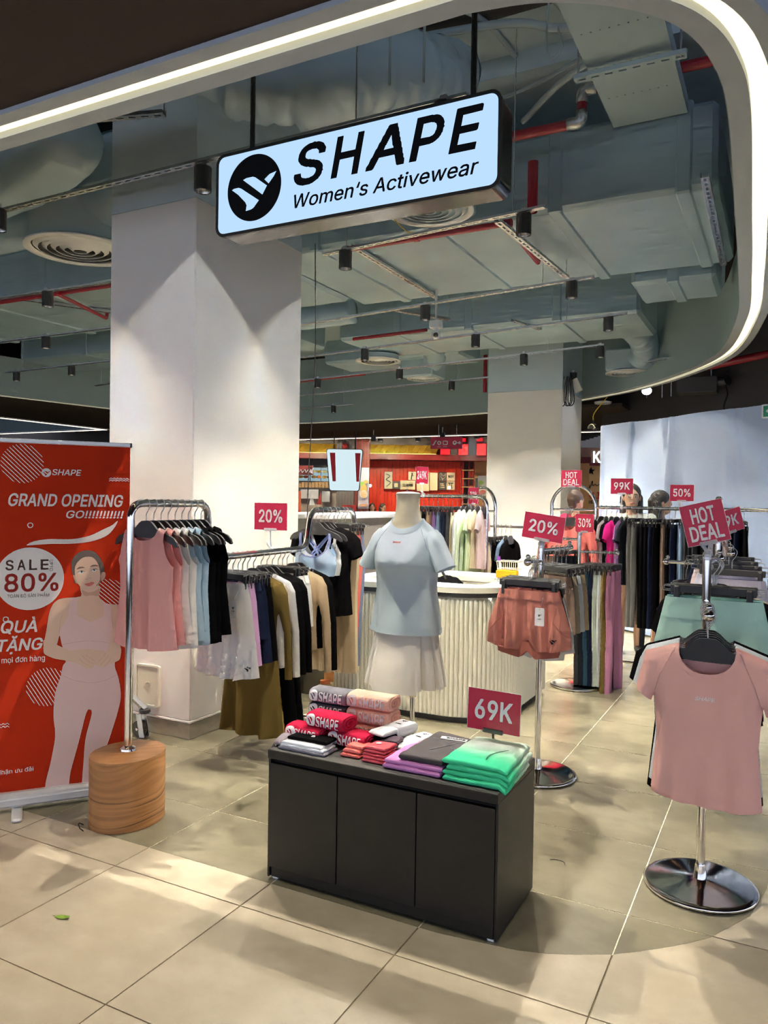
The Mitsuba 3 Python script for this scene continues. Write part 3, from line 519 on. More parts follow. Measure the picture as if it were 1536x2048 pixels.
fg('body', spoly(body).difference(spoly(gap)), SKIN, 3, 'skin of the printed woman')
for e in (ear1, ear2): fg('ear', spoly(e), SKIN2, 3)
fg('neck_shade', spoly(neckshade), SKIN2, 4); fg('face', spoly(face), SKIN, 5, 'face of the printed woman')
fg('legs', spoly(legs, 5), PINK, 4, 'pale pink leggings of the printed woman'); fg('top', Polygon(bra).buffer(.003).buffer(-.003), PINK, 5, 'pale pink sports top of the printed woman')
fg('fold', stroke(braline, .0008).intersection(Polygon(bra)), PINK2, 6)
fg('fold', stroke(waistline, .0007).intersection(spoly(legs)), PINK2, 5); fg('fold', stroke(seam, .0009), PINK2, 5)
fg('arm', spoly(arm1), SKIN, 6, 'forearm and hand of the printed woman'); fg('arm', spoly(arm2), SKIN, 7, 'forearm and hand of the printed woman')
for f in fing: fg('finger_line', stroke(f, .0009), SKIN2, 8)
for f in armline: fg('arm_line', stroke(f, .0008), SKIN2, 6)
for f in brow: fg('brow', spoly(f), mat('print_brow', (.16, .09, .07)), 6)
for f in eye: fg('eye', spoly(f), PW, 6)
for f in iris: fg('iris', Point(f[0]).buffer(.0036), KPRINT, 7)
for f in lash: fg('lash', stroke(f, .0009), KPRINT, 8)
for f in nose: fg('nostril', stroke(f, .0008), SKIN3, 6)
fg('lips', spoly(lips), LIPP, 6); fg('lip_line', stroke(lipline, .0006), SKIN3, 7); fg('hair_strand', stroke(strand, .0009), HAIRP, 7)
# ================================================================ garments
def tri_poly(poly, step, seed=0):
    """triangulate a polygon with an even net of inner points"""
    rng = np.random.default_rng(seed); V, Fc, off = [], [], 0
    for g in geoms(poly):
        g = g.simplify(step * .04)
        B = []
        for ring in [g.exterior, *g.interiors]:
            L = ring.length; c = np.array(ring.coords); n = max(8, int(L / step))
            B.append(np.vstack([np.array([ring.interpolate(t).coords[0] for t in np.linspace(0, L, n, endpoint=False)]), c[:-1]]))
        B = np.unique(np.round(np.vstack(B), 5), axis=0)
        x0, y0, x1, y1 = g.bounds
        xs, ys = np.arange(x0, x1 + step, step), np.arange(y0, y1 + step, step * .87)
        P = np.array([(x + (step / 2 if j % 2 else 0), y) for j, y in enumerate(ys) for x in xs]) + rng.normal(0, step * .06, (len(xs) * len(ys), 2))
        inner = g.buffer(-step * .45)
        if not inner.is_empty: P = P[shapely.contains_xy(inner, P[:, 0], P[:, 1])]
        else: P = np.zeros((0, 2))
        P = np.vstack([B, P])
        if len(P) < 4: continue
        t = Delaunay(P).simplices; c = P[t].mean(1)
        ok = shapely.contains_xy(g.buffer(1e-5), c[:, 0], c[:, 1])
        a = P[t]; ar = (a[:, 1, 0] - a[:, 0, 0]) * (a[:, 2, 1] - a[:, 0, 1]) - (a[:, 1, 1] - a[:, 0, 1]) * (a[:, 2, 0] - a[:, 0, 0])
        ok &= np.abs(ar) > 1e-9
        t = t[ok]; t[ar[ok] < 0] = t[ar[ok] < 0][:, ::-1]
        V.append(P); Fc.append(t + off); off += len(P)
    return np.vstack(V), np.vstack(Fc)
def seg_dist(P, lines):
    d = np.full(len(P), 9.0)
    for ln in lines:
        a, b = np.array(ln[:-1], float), np.array(ln[1:], float)
        ab = b - a; t = np.clip(((P[:, None] - a) * ab).sum(-1) / (ab ** 2).sum(-1), 0, 1)
        d = np.minimum(d, np.linalg.norm(P[:, None] - a - t[..., None] * ab, axis=-1).min(1))
    return d
class Cloth:
    """front and back sheets over an outline (x across, z up), puffed out between their seams and hanging in folds"""
    def __init__(s, front, seams, back=None, th=.03, amp=.010, freq=5, ztop=-.12, zlen=.5, seed=1, top=0.0, cups=(), step=.016):
        s.front, s.back, s.step = front, back if back is not None else front, step
        s.seams = list(seams) + [[(-x, z) for x, z in l] for l in seams]
        s.th, s.amp, s.freq, s.ztop, s.zlen, s.top, s.cups = th, amp, freq, ztop, zlen, top, cups
        r = np.random.default_rng(seed); s.ph = r.uniform(0, 6.28, 8); s.fr = freq * r.uniform(1.3, 3.4, 4)
    def y(s, P, side):
        d = seg_dist(P, s.seams); x, z = P[:, 0], P[:, 1]
        t = np.clip((s.ztop - z) / s.zlen, 0, 1.2)
        A = s.amp * (s.top + (1 - s.top) * t)
        f = sum(np.sin(6.283 * s.fr[k] * x + s.ph[k] + 1.3 * np.sin(4 * z + s.ph[k + 4])) for k in range(4)) / 1.5
        f2 = np.sin(6.283 * s.fr[0] * 1.3 * x + s.ph[5] + 2 * z) * .5
        puff = s.th * (.55 + .6 * t) * (1 - np.exp(-d / .04))
        e = 1 - np.exp(-d / .02); e3 = 1 - np.exp(-d / .035)
        w = (meshkit.fbm(np.stack([x * 9, z * 3.2, 0 * x + s.ph[1]], 1), 3, int(s.ph[2] * 10)) - .5) * (.010 + .6 * s.amp) * e
        w2 = (meshkit.fbm(np.stack([x * 9, z * 3.2, 0 * x + s.ph[1] + 40 * (side > 0)], 1), 3, int(s.ph[2] * 10)) - .5) * (.010 + .6 * s.amp) * e
        out = -side * (puff + .009 * (1 - np.exp(-d / .005))) + A * f * (.10 + .90 * e3) - side * A * f2 * e - side * np.abs(w2) * 1.2 + w
        for cx, cz, r, h in s.cups: out = out - (side > 0) * h * np.exp(-(((x - cx) ** 2 + (z - cz) ** 2) / r ** 2))
        return out
    def mesh(s, poly=None, side=1, off=0.0, step=None):
        poly = poly if poly is not None else (s.front if side > 0 else s.back)
        P, t = tri_poly(poly, step or s.step)
        v = np.stack([P[:, 0], s.y(P, side) - side * off, P[:, 1]], 1)
        return trimesh.Trimesh(v, t if side > 0 else t[:, ::-1], process=False)
    def both(s, poly=None, off=0.0, step=None): return join(s.mesh(poly, 1, off, step), s.mesh(poly if poly is not None else None, -1, off, step))
def neck(w, z, d, n=12): return [(-w * math.cos(t), z - d * math.sin(t) ** .8) for t in np.linspace(0, math.pi, n)]
def symp(right, nk): return Polygon(list(nk) + right + [(-x, z) for x, z in right[::-1]]).buffer(0)
def hemcurve(w, z, dip=.012): return [(w, z), (w * .5, z - dip), (0, z - dip * 1.2)]
PARTS = {}          # kind -> list of (part, mesh, smooth, colour slot)
def reg(kind, rows): PARTS[kind] = rows
ZN = -.110
def tee(kind, L=.56, w=.178, hem=.185, sl=.235, cuff=-.255, nw=.088, nd=.085, th=.021, amp=.009, seed=1, logo=None, long=False, step=.016, freq=4.5):
    if long: sleeve = [(.20, -.150), (.232, -.20), (.262, -.42), (.272, cuff), (.222, cuff - .006), (.212, -.42), (w + .008, -.315)]
    else: sleeve = [(.20, -.150), (sl - .012, -.185), (sl + .010, cuff), (w + .012, cuff - .038), (w + .004, -.285)]
    body = [(w - .002, -.33), (w - .008, -.42), (hem, -L)]
    right_ = sleeve + body + hemcurve(hem, -L)[1:2]
    f, b = symp(right_, neck(nw, ZN, nd)), symp(right_, neck(nw, ZN, .018))
    cut = 4 if long else 3
    seams = [[(nw, ZN)] + sleeve[:cut], sleeve[cut:] + body] if not long else [[(nw, ZN)] + sleeve[:4], sleeve[4:] + body]
    c = Cloth(f, seams, b, th, amp, freq, -.13, L - .13, seed, .25, step=step)
    rows = [('body', c.both(), True, 0)]
    ring = Polygon(neck(nw, ZN, nd)).buffer(.014).difference(Polygon(neck(nw, ZN, nd)).buffer(.0005)).intersection(f)
    rows.append(('collar', join(c.mesh(ring, 1, .0016, .012)), True, 0))
    inn = Polygon(neck(nw, ZN, .018)).buffer(.016).intersection(b).intersection(sbox(-nw, -.3, nw, 0))
    rows.append(('neck_tape', c.mesh(inn, -1, -.002, .012), True, 1))
    hemband = f.intersection(sbox(-1, -L - .02, 1, -L + .018)); rows.append(('hem', c.mesh(hemband, 1, .0012, .02), True, 0))
    if logo: rows.append(('logo', c.mesh(affinity.translate(text('SHAPE', .012, .02, 1.1, .2), 0, -.275), 1, .0014, .003), False, 2))
    if logo:
        for s_ in (-1, 1):
            rows.append(('raglan_seam', c.mesh(LineString([(s_ * (nw + .012), ZN - .01), (s_ * .145, -.215), (s_ * (w + .002), -.29)]).buffer(.0012), 1, .0012, .02), True, 3))
    reg(kind, rows); return c
def tank(kind, L=.635, w=.165, hem=.20, nw=.085, nd=.06, seed=3, amp=.012, logo=False, step=.016):
    right_ = [(.125, -.122), (.128, -.17), (.145, -.235), (w + .005, -.28), (w, -.40), (hem, -L), (hem * .5, -L - .012)]
    f, b = symp(right_, neck(nw, ZN, nd)), symp(right_, neck(nw, ZN, .02))
    c = Cloth(f, [[(nw, ZN), (.125, -.122)], right_[3:6]], b, .020, amp, 4, -.2, L - .2, seed, .1, step=step)
    rows = [('body', c.both(), True, 0)]
    ring = Polygon(neck(nw, ZN, nd)).buffer(.013).difference(Polygon(neck(nw, ZN, nd)).buffer(.0005)).intersection(f)
    rows += [('collar', c.mesh(ring, 1, .0016, .012), True, 0), ('hem', c.mesh(f.intersection(sbox(-1, -L - .02, 1, -L + .015)), 1, .0012, .02), True, 0)]
    arm = LineString(right_[:4]).buffer(.009).intersection(f); arm2 = affinity.scale(arm, -1, 1, origin=(0, 0))
    rows += [('armhole_band', c.mesh(arm, 1, .0015, .012), True, 0), ('armhole_band', c.mesh(arm2, 1, .0015, .012), True, 0)]
    if logo: rows.append(('logo', c.mesh(affinity.translate(wings(.020), .01, -.30), 1, .0014, .004), False, 2))
    reg(kind, rows); return c
ZW = -.128
def pants(kind, L=1.02, wa=.135, hip=.165, crotch=-.40, out=.128, inn=.055, flare=0.0, th=.020, amp=.009, seed=4, band=.07, step=.018, freq=4):
    o = [(wa, ZW), (hip, ZW - .17), (hip - .012, crotch - .1), (out + .01, -.72), (out + flare, -L)]
    i = [(inn - flare * .2, -L), (inn - .02, -.72), (.008, crotch - .03), (0, crotch)]
    P = Polygon([(-wa, ZW)] + o + i + [(-x, z) for x, z in i[:-1][::-1]] + [(-x, z) for x, z in o[::-1][:-1]]).buffer(0)
    c = Cloth(P, [o, i], None, th, amp, freq, ZW, L, seed, .35, step=step)
    wb = P.intersection(sbox(-1, ZW - band, 1, 0))
    reg(kind, [('legs', c.both(), True, 0), ('waistband', c.both(wb, .0018, .02), True, 0)]); return c
def shorts(kind, L=.40, wa=.15, hem=.215, crotch=-.37, inn=.018, th=.022, amp=.011, seed=5, logo=False, lining=False, step=.018, freq=6, band=.045):
    o = [(wa, ZW), (wa + .018, ZW - .06), (hem - .008, -.30), (hem, -L + .01)]
    i = [(inn + .02, -L - .018), (0, crotch)]
    arc_ = [(hem - .06, -L - .004), (hem * .5, -L - .012)]
    P = Polygon([(-wa, ZW)] + o + arc_ + i + [(-x, z) for x, z in i[:-1][::-1]] + [(-x, z) for x, z in arc_[::-1]] + [(-x, z) for x, z in o[::-1][:-1]]).buffer(0)
    c = Cloth(P, [o, i], None, th, amp, freq, ZW - .02, L - .13, seed, .25, step=step)
    wb = P.intersection(sbox(-1, ZW - band, 1, 0))
    rows = [('legs', c.both(), True, 0), ('waistband', c.both(wb, .004, .012), True, 0)]
    hm = P.intersection(P.buffer(-.0).boundary.buffer(.012)).intersection(sbox(-1, -1, 1, -L + .03)); rows.append(('hem', c.mesh(hm, 1, .0012, .014), True, 0))
    if logo:
        rows.append(('logo', c.mesh(affinity.translate(wings(.020), hem - .075, -L + .045), 1, .002, .004), False, 2))
        for s_ in (-1, 1): rows.append(('pocket_seam', c.mesh(LineString([(s_ * .150, -.20), (s_ * .135, -.27), (s_ * (hem - .02), -.335)]).buffer(.0014), 1, .002, .012), True, 3))
    if lining:
        Q = Polygon([(-.165, -.375), (.165, -.375), (.155, -L - .035), (.04, -L - .055), (0, -L - .02), (-.04, -L - .055), (-.155, -L - .035)])
        c2 = Cloth(Q, [[(.165, -.375), (.155, -L - .035)]], None, .003, .003, 9, -.3, .2, seed + 3, .4, step=.016); rows.append(('lining', c2.both(), True, 4))
    reg(kind, rows); return c
def skirt(kind, L=.62, wa=.14, hip=.16, hem=.225, th=.025, amp=.013, seed=6, logo=False, freq=7, step=.02, band=.07):
    o = [(wa, ZW), (hip, ZW - .09), (hem, -L)]
    P = Polygon([(-x, z) for x, z in o[::-1]] + o + [(hem * .5, -L - .016), (0, -L - .02), (-hem * .5, -L - .016)]).buffer(0)
    c = Cloth(P, [o], None, th, amp, freq, ZW - .08, L - .2, seed, 0.0, step=step)
    rows = [('panel', c.both(), True, 0), ('waistband', c.both(P.intersection(sbox(-1, ZW - band, 1, 0)), .0018, .02), True, 0), ('hem', c.mesh(P.intersection(sbox(-1, -1, 1, -L + .014)), 1, .0015, .016), True, 0)]
    if logo: rows.append(('logo', c.mesh(affinity.translate(wings(.024), hem - .055, -L + .045), 1, .002, .004), False, 2))
    reg(kind, rows); return c
def bra(kind, seed=8, L=.40, cross=True):
    right_ = [(.125, -.235), (.15, -.275), (.158, -.33), (.142, -L)]
    f = Polygon(neck(.105, -.20, .085) + right_ + [(-x, z) for x, z in right_[::-1]]).buffer(0)
    c = Cloth(f, [right_[1:]], None, .02, .004, 5, -.2, .3, seed, .3, cups=[(.07, -.295, .055, .030), (-.07, -.295, .055, .030)], step=.014)
    rows = [('cups', c.both(), True, 0), ('under_band', c.both(f.intersection(sbox(-1, -1, 1, -L + .045)), .0025, .014), True, 0)]
    edge = LineString(neck(.105, -.20, .085)).buffer(.006).intersection(f.buffer(.004)); rows.append(('binding', c.mesh(edge, 1, .002, .01), True, 4))
    for s_ in (-1, 1):
        a = LineString([(s_ * .108, -.145), (s_ * .112, -.17), (s_ * .108, -.215)]).buffer(.0095); rows.append(('strap', extr_v(a, .003, -.008), False, 4))
        if cross:
            for q in (0, 1): rows.append(('back_strap', extr_v(LineString([(s_ * (.098 - q * .02), -.15 - q * .004), (-s_ * (.03 + q * .03), -.285)]).buffer(.0055), .002, .012 + q * .004), False, 4))
        else: rows.append(('back_strap', extr_v(LineString([(s_ * .075, -.148), (s_ * .02, -.28)]).buffer(.009), .002, .012), False, 4))
    reg(kind, rows); return c
def extr_v(poly, t, y): return moved(extr(poly, t), frame((0, y, 0), (1, 0, 0), (0, 0, 1)))
# ---- hangers: rail centre at the origin
HK = spline([(-.017, 0, -.012), (-.021, 0, .004), (-.012, 0, .021), (.004, 0, .0255), (.018, 0, .016), (.021, 0, 0), (.012, 0, -.022), (0, 0, -.040), (0, 0, -.078)], 4)
hook_m = tube(HK, .0022, 6)
sh_right = [(.0, -.070), (.028, -.072), (.045, -.082), (.075, -.108), (.14, -.128), (.182, -.142), (.205, -.162), (.213, -.182), (.205, -.186), (.175, -.172), (.125, -.158), (.075, -.146), (.05, -.148), (0, -.148)]
sh_right = [(x_ * .93, z_) for x_, z_ in sh_right]
sh_m = moved(extr(Polygon(sh_right + [(-x, z) for x, z in sh_right[::-1]]).buffer(-.004).buffer(.004), .011), frame((0, .0055, 0), (1, 0, 0), (0, 0, 1)))
clip_bar = rbox(-.152, .152, -.006, .006, -.112, -.080, .003)
def clip_m(x): return join(rbox(x - .011, x + .011, -.013, .013, -.110, -.085, .003), rbox(x - .010, x + .010, -.015, -.008, -.156, -.088, .003), rbox(x - .010, x + .010, .008, .015, -.156, -.088, .003))
def loop_m(s): return tube(fillet([(s * .150, 0, -.088), (s * .182, 0, -.088), (s * .182, 0, -.106), (s * .150, 0, -.106)], .006, 3), .0016, 5)
WIREM = mat('hook_wire', (.55, .54, .52), .2, kind='chrome')
HANG = {'shoulder': [('shoulders', shape(sh_m, BLACK)), ('hook', shape(hook_m, WIREM, True))],
        'clip': [('bar', shape(clip_bar, BLACK)), ('clip', shape(clip_m(-.128), BLACK)), ('clip', shape(clip_m(.128), BLACK)), ('hook', shape(hook_m, WIREM, True)), ('wire_loop', shape(loop_m(-1), WIREM, True)), ('wire_loop', shape(loop_m(1), WIREM, True))]}
_gp = {}
def fab(name, col, sheen=0.0): return mat('cloth_' + name, col, .75, kind='principled', sheen=.4) if sheen else mat('cloth_' + name, col)
COL = dict(black=(.0035, .0035, .004), navy=(.008, .011, .024), ink=(.012, .014, .018), white=(.74, .72, .68), cream=(.60, .52, .36), pink=(.72, .36, .33), rose=(.74, .42, .375), coral=(.72, .19, .17), salmon=(.50, .20, .155), terra=(.30, .105, .08), skyblue=(.40, .53, .62), paleblue=(.47, .60, .68), steelblue=(.16, .25, .36), olive=(.105, .075, .024), beige=(.40, .30, .19), lilac=(.56, .34, .54), plum=(.34, .15, .24), mint=(.42, .66, .58), sage=(.38, .43, .37), charcoal=(.028, .030, .034), grey=(.23, .23, .235), hotpink=(.80, .03, .25), violet=(.24, .13, .30), brown=(.15, .105, .085), lavender=(.50, .48, .58), teal=(.022, .05, .075), palegreen=(.60, .72, .50), khaki=(.33, .29, .21), pinkgrey=(.55, .42, .43), denim=(.17, .25, .38), brablue=(.44, .62, .82), periwinkle=(.23, .29, .52), fog=(.56, .60, .62), melange=(.12, .12, .115))
def slots(c, tape='white', logo='black_print', seam=None, trim=None):
    return {0: fab(c, COL[c]), 1: fab(tape, COL[tape]), 2: {'black_print': KPRINT, 'white_print': WPRINT}.get(logo) or fab(logo, COL[logo]), 3: fab(c + '_seam', [x * .72 for x in COL[c]]), 4: fab(trim or c, COL[trim or c])}
def hang(kind, col, x, y, z, rot=0, label=None, group=None, hg=None, tilt=0, sl=None, cat='clothes', tag=False, sway=0, hlabel=None):
    """one hanger and the garment on it"""
    shoulder = kind.startswith(('tee', 'tank', 'long', 'bra', 'dress'))
    hk = 'shoulder' if shoulder else 'clip'
    tw = T4().translate([x, y, z - .008]).rotate([0, 0, 1], rot + sway).rotate([0, 1, 0], tilt)
    gname, gcat = {'tee': ('t_shirt', 't-shirt'), 'tank': ('tank_top', 'tank top'), 'long': ('long_sleeve_top', 'top'), 'bra': ('sports_bra', 'sports bra'), 'dress': ('dress', 'dress'), 'pants': ('leggings', 'leggings'), 'wide': ('trousers', 'trousers'), 'shorts': ('shorts', 'shorts'), 'skirt': ('skirt', 'skirt')}[kind.split('_')[0]]
    h = thing('clip_hanger' if hk == 'clip' else 'clothes_hanger', hlabel or f'hanger of the {label}', 'hanger', hg or 'hangers')
    for n, d in HANG[hk]: add(h, n, d, tw=tw)
    g = thing(gname, label, gcat, group)
    ss = sl or slots(col)
    tw_g = tw.translate([0, 0, .010]) if shoulder and not kind.startswith('bra') else tw
    for i, (n, m, sm, c) in enumerate(PARTS[kind]):
        key = (kind, i)
        if key not in _gp: _gp[key] = shape(m, None, sm)
        add(g, n, {**_gp[key], 'bsdf': {'type': 'ref', 'id': ss[c]}}, tw=tw_g)
    if tag: hang_tag(g, tw, *tag)
    return g
def hang_tag(g, tw, x, zt, w=.045, h=.085, y=-.06):
    k = numbered(g + '__price_tag')
    mm = moved(extr(rrect(w, h, .005).difference(Point(0, h / 2 - .008).buffer(.0025)), .0012), frame((x, y, zt - h / 2), (1, 0, 0), (0, 0, 1)))
    add(g, 'price_tag', mm, WHITEP, tw=tw, label='white swing tag')
    mk = moved(extr(unary_union([affinity.translate(wings(.011), 0, .008), affinity.translate(text('SHAPE', .004, .01), 0, -.010)]), .0006), frame((x, y - .0012, zt - h / 2), (1, 0, 0), (0, 0, 1)))
    add(g, 'price_tag_print', mk, KPRINT, tw=tw); add(g, 'price_tag_string', tube(spline([(x, y, zt - .006), (x + .004, y + .02, zt + .03), (x, y + .05, zt + .06)], 4), .0008, 4), WHITEP, True, tw=tw)
# ---- price signs
def sign_text(lines, w, h):
    if len(lines) == 1:
        return fit(text(lines[0], .1, .035), w * (.72 if len(lines[0]) < 4 else .80), h * .50, 0, h * .02)
    return unary_union([fit(text(lines[0], .1, .04), w * .56, h * .38, 0, h * .205), fit(text(lines[1], .1, .04), w * .78, h * .38, 0, -h * .225)])
def price_sign(lines, cx, cy, cz, w, h, label, yaw=0, roll=0, stem=None, holder='white', pitch=0, group='red price signs'):
    k = thing('price_sign', label, 'price sign', group)
    R = trimesh.transformations
    M = R.translation_matrix((cx, cy, cz)) @ R.rotation_matrix(math.radians(yaw), (0, 0, 1)) @ R.rotation_matrix(math.radians(roll), (0, 1, 0)) @ R.rotation_matrix(math.radians(pitch), (1, 0, 0)) @ frame((0, 0, 0), (1, 0, 0), (0, 0, 1))
    add(k, 'card', moved(extr(sbox(-w / 2, -h / 2, w / 2, h / 2), .0016, -.0016), M), CRED, label='crimson red card')
    add(k, 'card_edge', moved(extr(sbox(-w / 2 - .0012, -h / 2 - .0012, w / 2 + .0012, h / 2 + .0012).difference(sbox(-w / 2, -h / 2, w / 2, h / 2)), .0016, -.0016), M), WHITEP)
    add(k, 'lettering', moved(extr(sign_text(lines, w, h), .0008, .0003), M), WPRINT, label='white lettering ' + ' '.join(lines))
    hm = {'white': WHITEP, 'black': BLACK, 'clear': 'mat_clear'}[holder]
    add(k, 'clip_bar', moved(rbox(-w * .19, w * .19, -h / 2 - .006, -h / 2 + .010, -.005, .005, .0015), M), hm if holder != 'clear' else CLEARP)
    if stem:
        a = (M @ np.array([0, -h / 2 - .004, -.001, 1]))[:3]
        b = np.array(stem, float); hm2 = hm if holder != 'clear' else CLEARP
        add(k, 'stem', rod(a, b, .0042, 8), hm2)
        add(k, 'clamp', join(rbox(b[0] - .012, b[0] + .012, b[1] - .014, b[1] + .014, b[2] - .028, b[2] + .012, .004), moved(rbox(-.006, .006, -.007, .007, 0, .045, .003), frame(b + [0, 0, .0], (.8, 0, .6), (0, 1, 0)))), hm2)
    return k
CLEARP = mat('clear_acrylic', (.80, .80, .82), .15, kind='principled', two=False, spec_trans=.6, eta=1.2)
# ---- fixtures
def round_stand(cx, cy, ztop, label, r=.2, pr=.0155, arms=(), label_base='mirror bright round base'):
    k = thing('garment_stand', label, 'garment stand')
    add(k, 'base', lathe([(.001, 0), (r - .006, 0), (r, .006), (r, .014), (r - .006, .020), (r - .016, .0215), (r - .022, .0205), (.10, .030), (.04, .036), (.001, .037)], 64, (cx, cy, 0)), CHROME, 50, label=label_base)
    add(k, 'collar', lathe([(pr + .008, .034), (pr + .006, .06), (pr + .003, .085), (pr + .001, .09)], 24, (cx, cy, 0)), CHROME, 40)
    add(k, 'pole', rod((cx, cy, .03), (cx, cy, ztop), pr, 20), CHROME, 40)
    add(k, 'pole_cap', shift(trimesh.creation.icosphere(2, pr * 1.08), cx, cy, ztop), CHROME, True)
    for a, b in arms:
        add(k, 'arm', rod(a, b, .0095, 12), CHROME, 40)
        d = (np.array(b) - a); d /= np.linalg.norm(d)
        add(k, 'arm_ball', shift(trimesh.creation.icosphere(3, .0185), *(np.array(b) + d * .008)), CHROME, True)
        add(k, 'arm_knob', shift(trimesh.creation.icosphere(2, .011), *(np.array(b) + [0, 0, .026])), CHROME, True)
    return k
# ---- garment patterns
tee('tee_a', .612, .165, .172, .218, -.272, logo=True, amp=.007, step=.016, seed=2)
tee('tee_b', .60, .168, .180, .23, -.27, seed=5)
tee('tee_c', .66, .175, .19, .25, -.28, seed=11)
tee('long_a', .62, .172, .18, cuff=-.66, long=True, seed=7)
tee('long_b', .98, .17, .22, cuff=-.66, long=True, seed=9, amp=.016)
tee('long_c', .58, .17, .172, cuff=-.70, long=True, seed=13)
tank('tank_a', logo=True, step=.016, L=.645); tank('tank_b', .63, seed=17); tank('tank_c', .66, .165, .185, seed=19)
pants('pants_a'); pants('pants_b', 1.0, seed=21, amp=.011); pants('pants_c', 1.05, .14, .17, -.42, .15, .045, .02, seed=23, amp=.012)
pants('wide_a', 1.04, .14, .175, -.43, .155, .03, .02, seed=25, amp=.016)
pants('pants_short', .56, .14, .165, -.40, .145, .03, 0, seed=27)
shorts('shorts_a', logo=True, lining=True, step=.012, seed=6, amp=.011); shorts('shorts_b', .43, .15, .19, seed=31); shorts('shorts_c', .36, .15, .175, crotch=-.33, amp=.006, seed=33, band=.075)
skirt('skirt_a', .60, logo=True, seed=6); skirt('skirt_b', .55, hem=.20, seed=35); skirt('skirt_c', .42, .17, .19, .235, seed=37, amp=.008, freq=3, band=.08)
bra('bra_a'); bra('bra_b', 41, cross=False)
# ================================================================ stepped chrome rail on a wooden drum (left)
k = thing('stepped_rail', 'stepped chrome clothes rail on a round wooden drum beside the banner', 'clothes rail')
WOODF = lambda p, n, uv: mikit.mix(mikit.mix((.31, .145, .05), (.20, .082, .026), mikit.smoothstep(.25, .8, F(p.x * 3, p.y * 3, p.z * 60 + N(p.x * 4, p.y * 4, p.z * 7) * 7, 4))), (.07, .026, .010), mikit.smoothstep(.70, .80, N(p.x * 2, p.y * 2, p.z * 55 + N(p.x * 4, p.y * 4, p.z * 7) * 7)) * .8)
WOOD = mat('teak_veneer', mikit.proc(WOODF), .42, kind='principled')
WOODT = mat('teak_top', mikit.proc(lambda p, n, uv: mikit.mix((.34, .165, .06), (.22, .095, .032), F((p.x + p.y) * 9, (p.x - p.y) * 60, 3.0, 4))), .38, kind='principled')
dr_ = lathe([(.985, .0), (1.0, .004), (1.0, .289)], 72); dr_.apply_scale((.147, .171, 1)); dr_.apply_translation((-2.54, 2.488, 0))
tp = lathe([(1.0, .289), (1.004, .291), (1.0, .297), (.001, .2975)], 72); tp.apply_scale((.147, .171, 1)); tp.apply_translation((-2.54, 2.488, 0))
add(k, 'drum', dr_, WOOD, 40, label='round wooden drum with curved grain'); add(k, 'drum_top', tp, WOODT, 30, label='wooden drum top')
RX = -2.557
rail = fillet([(RX, 2.505, .29), (RX, 2.505, 1.388), (RX, 3.015, 1.388), (RX - .005, 3.03, 1.112), (-2.59, 3.965, 1.118), (-2.595, 4.02, 1.352), (-2.6, 4.56, 1.352), (-2.6, 4.64, .0)], .075, 9)
add(k, 'tube_frame', tube(rail, .0175, 20), CHROME, True, label='bent chrome tube')
add(k, 'flange', lathe([(.018, .318), (.024, .312), (.034, .306), (.036, .298), (.001, .297)], 28, (RX, 2.505, 0)), CHROME, 40)
add(k, 'foot', lathe([(.03, 0), (.03, .006), (.02, .012), (.001, .012)], 24, (-2.6, 4.64, 0)), CHROME, 40)
zr = 1.388
for i, (kd, c, lb) in enumerate((('tank_a', 'pink', 'pink sleeveless top with a small wing logo, frontmost on the high rail'), ('tank_b', 'pink', 'second pink sleeveless top just behind the front one'), ('tank_b', 'white', 'white sleeveless top behind the pink ones'), ('tank_c', 'white', 'second white sleeveless top, next to the pale blue ones'), ('tank_b', 'skyblue', 'pale blue sleeveless top next to the white ones'), ('tank_c', 'skyblue', 'second pale blue sleeveless top next to the black ones'), ('tank_c', 'black', 'first black sleeveless top behind the pale blue ones'), ('tank_c', 'black', 'middle black sleeveless top at the end of the high rail'), ('tank_b', 'black', 'last black sleeveless top at the end of the high rail'))):
    hang(kd, c, RX, 2.60 + .046 * i, zr, label=lb, hg='hangers on the high front rail', sway=((i * 37) % 7 - 3) * .9, sl=slots(c, logo='rose') if i == 0 else None)
zr = 1.114
row2 = [('skirt_a', 'white', 'white pleated skirt with a black wing logo and a swing tag', 3.20), ('skirt_b', 'lilac', 'lilac skirt behind the white pleated one', 3.245), ('shorts_b', 'navy', 'navy shorts behind the lilac skirt', 3.29), ('skirt_b', 'navy', 'navy skirt on the low rail', 3.33), ('skirt_b', 'black', 'black skirt on the low rail', 3.375),
        ('long_b', 'olive', 'long olive dress top hanging below the white skirt', 3.43), ('long_a', 'white', 'white long sleeve top next to the olive one', 3.50), ('long_b', 'black', 'long black top next to the white one on the low rail', 3.555), ('long_b', 'black', 'second long black top on the low rail', 3.61), ('shorts_b', 'white', 'first pair of white shorts on the low rail', 3.67), ('shorts_b', 'white', 'second pair of white shorts on the low rail', 3.715), ('shorts_b', 'white', 'third pair of white shorts, next to the beige top', 3.76), ('long_c', 'beige', 'beige long sleeve top with its sleeve hanging low', 3.83), ('long_c', 'black', 'black long sleeve top behind the beige one', 3.89)]
for i, (kd, c, lb, y) in enumerate(row2):
    hang(kd, c, -2.575 - (y - 3.2) * .025, y, zr, label=lb, hg='hangers on the low rail', sway=((i * 29) % 9 - 4) * .8, tag=(.10, -.21, .042, .088, -.066) if i == 0 else False)
zr = 1.352
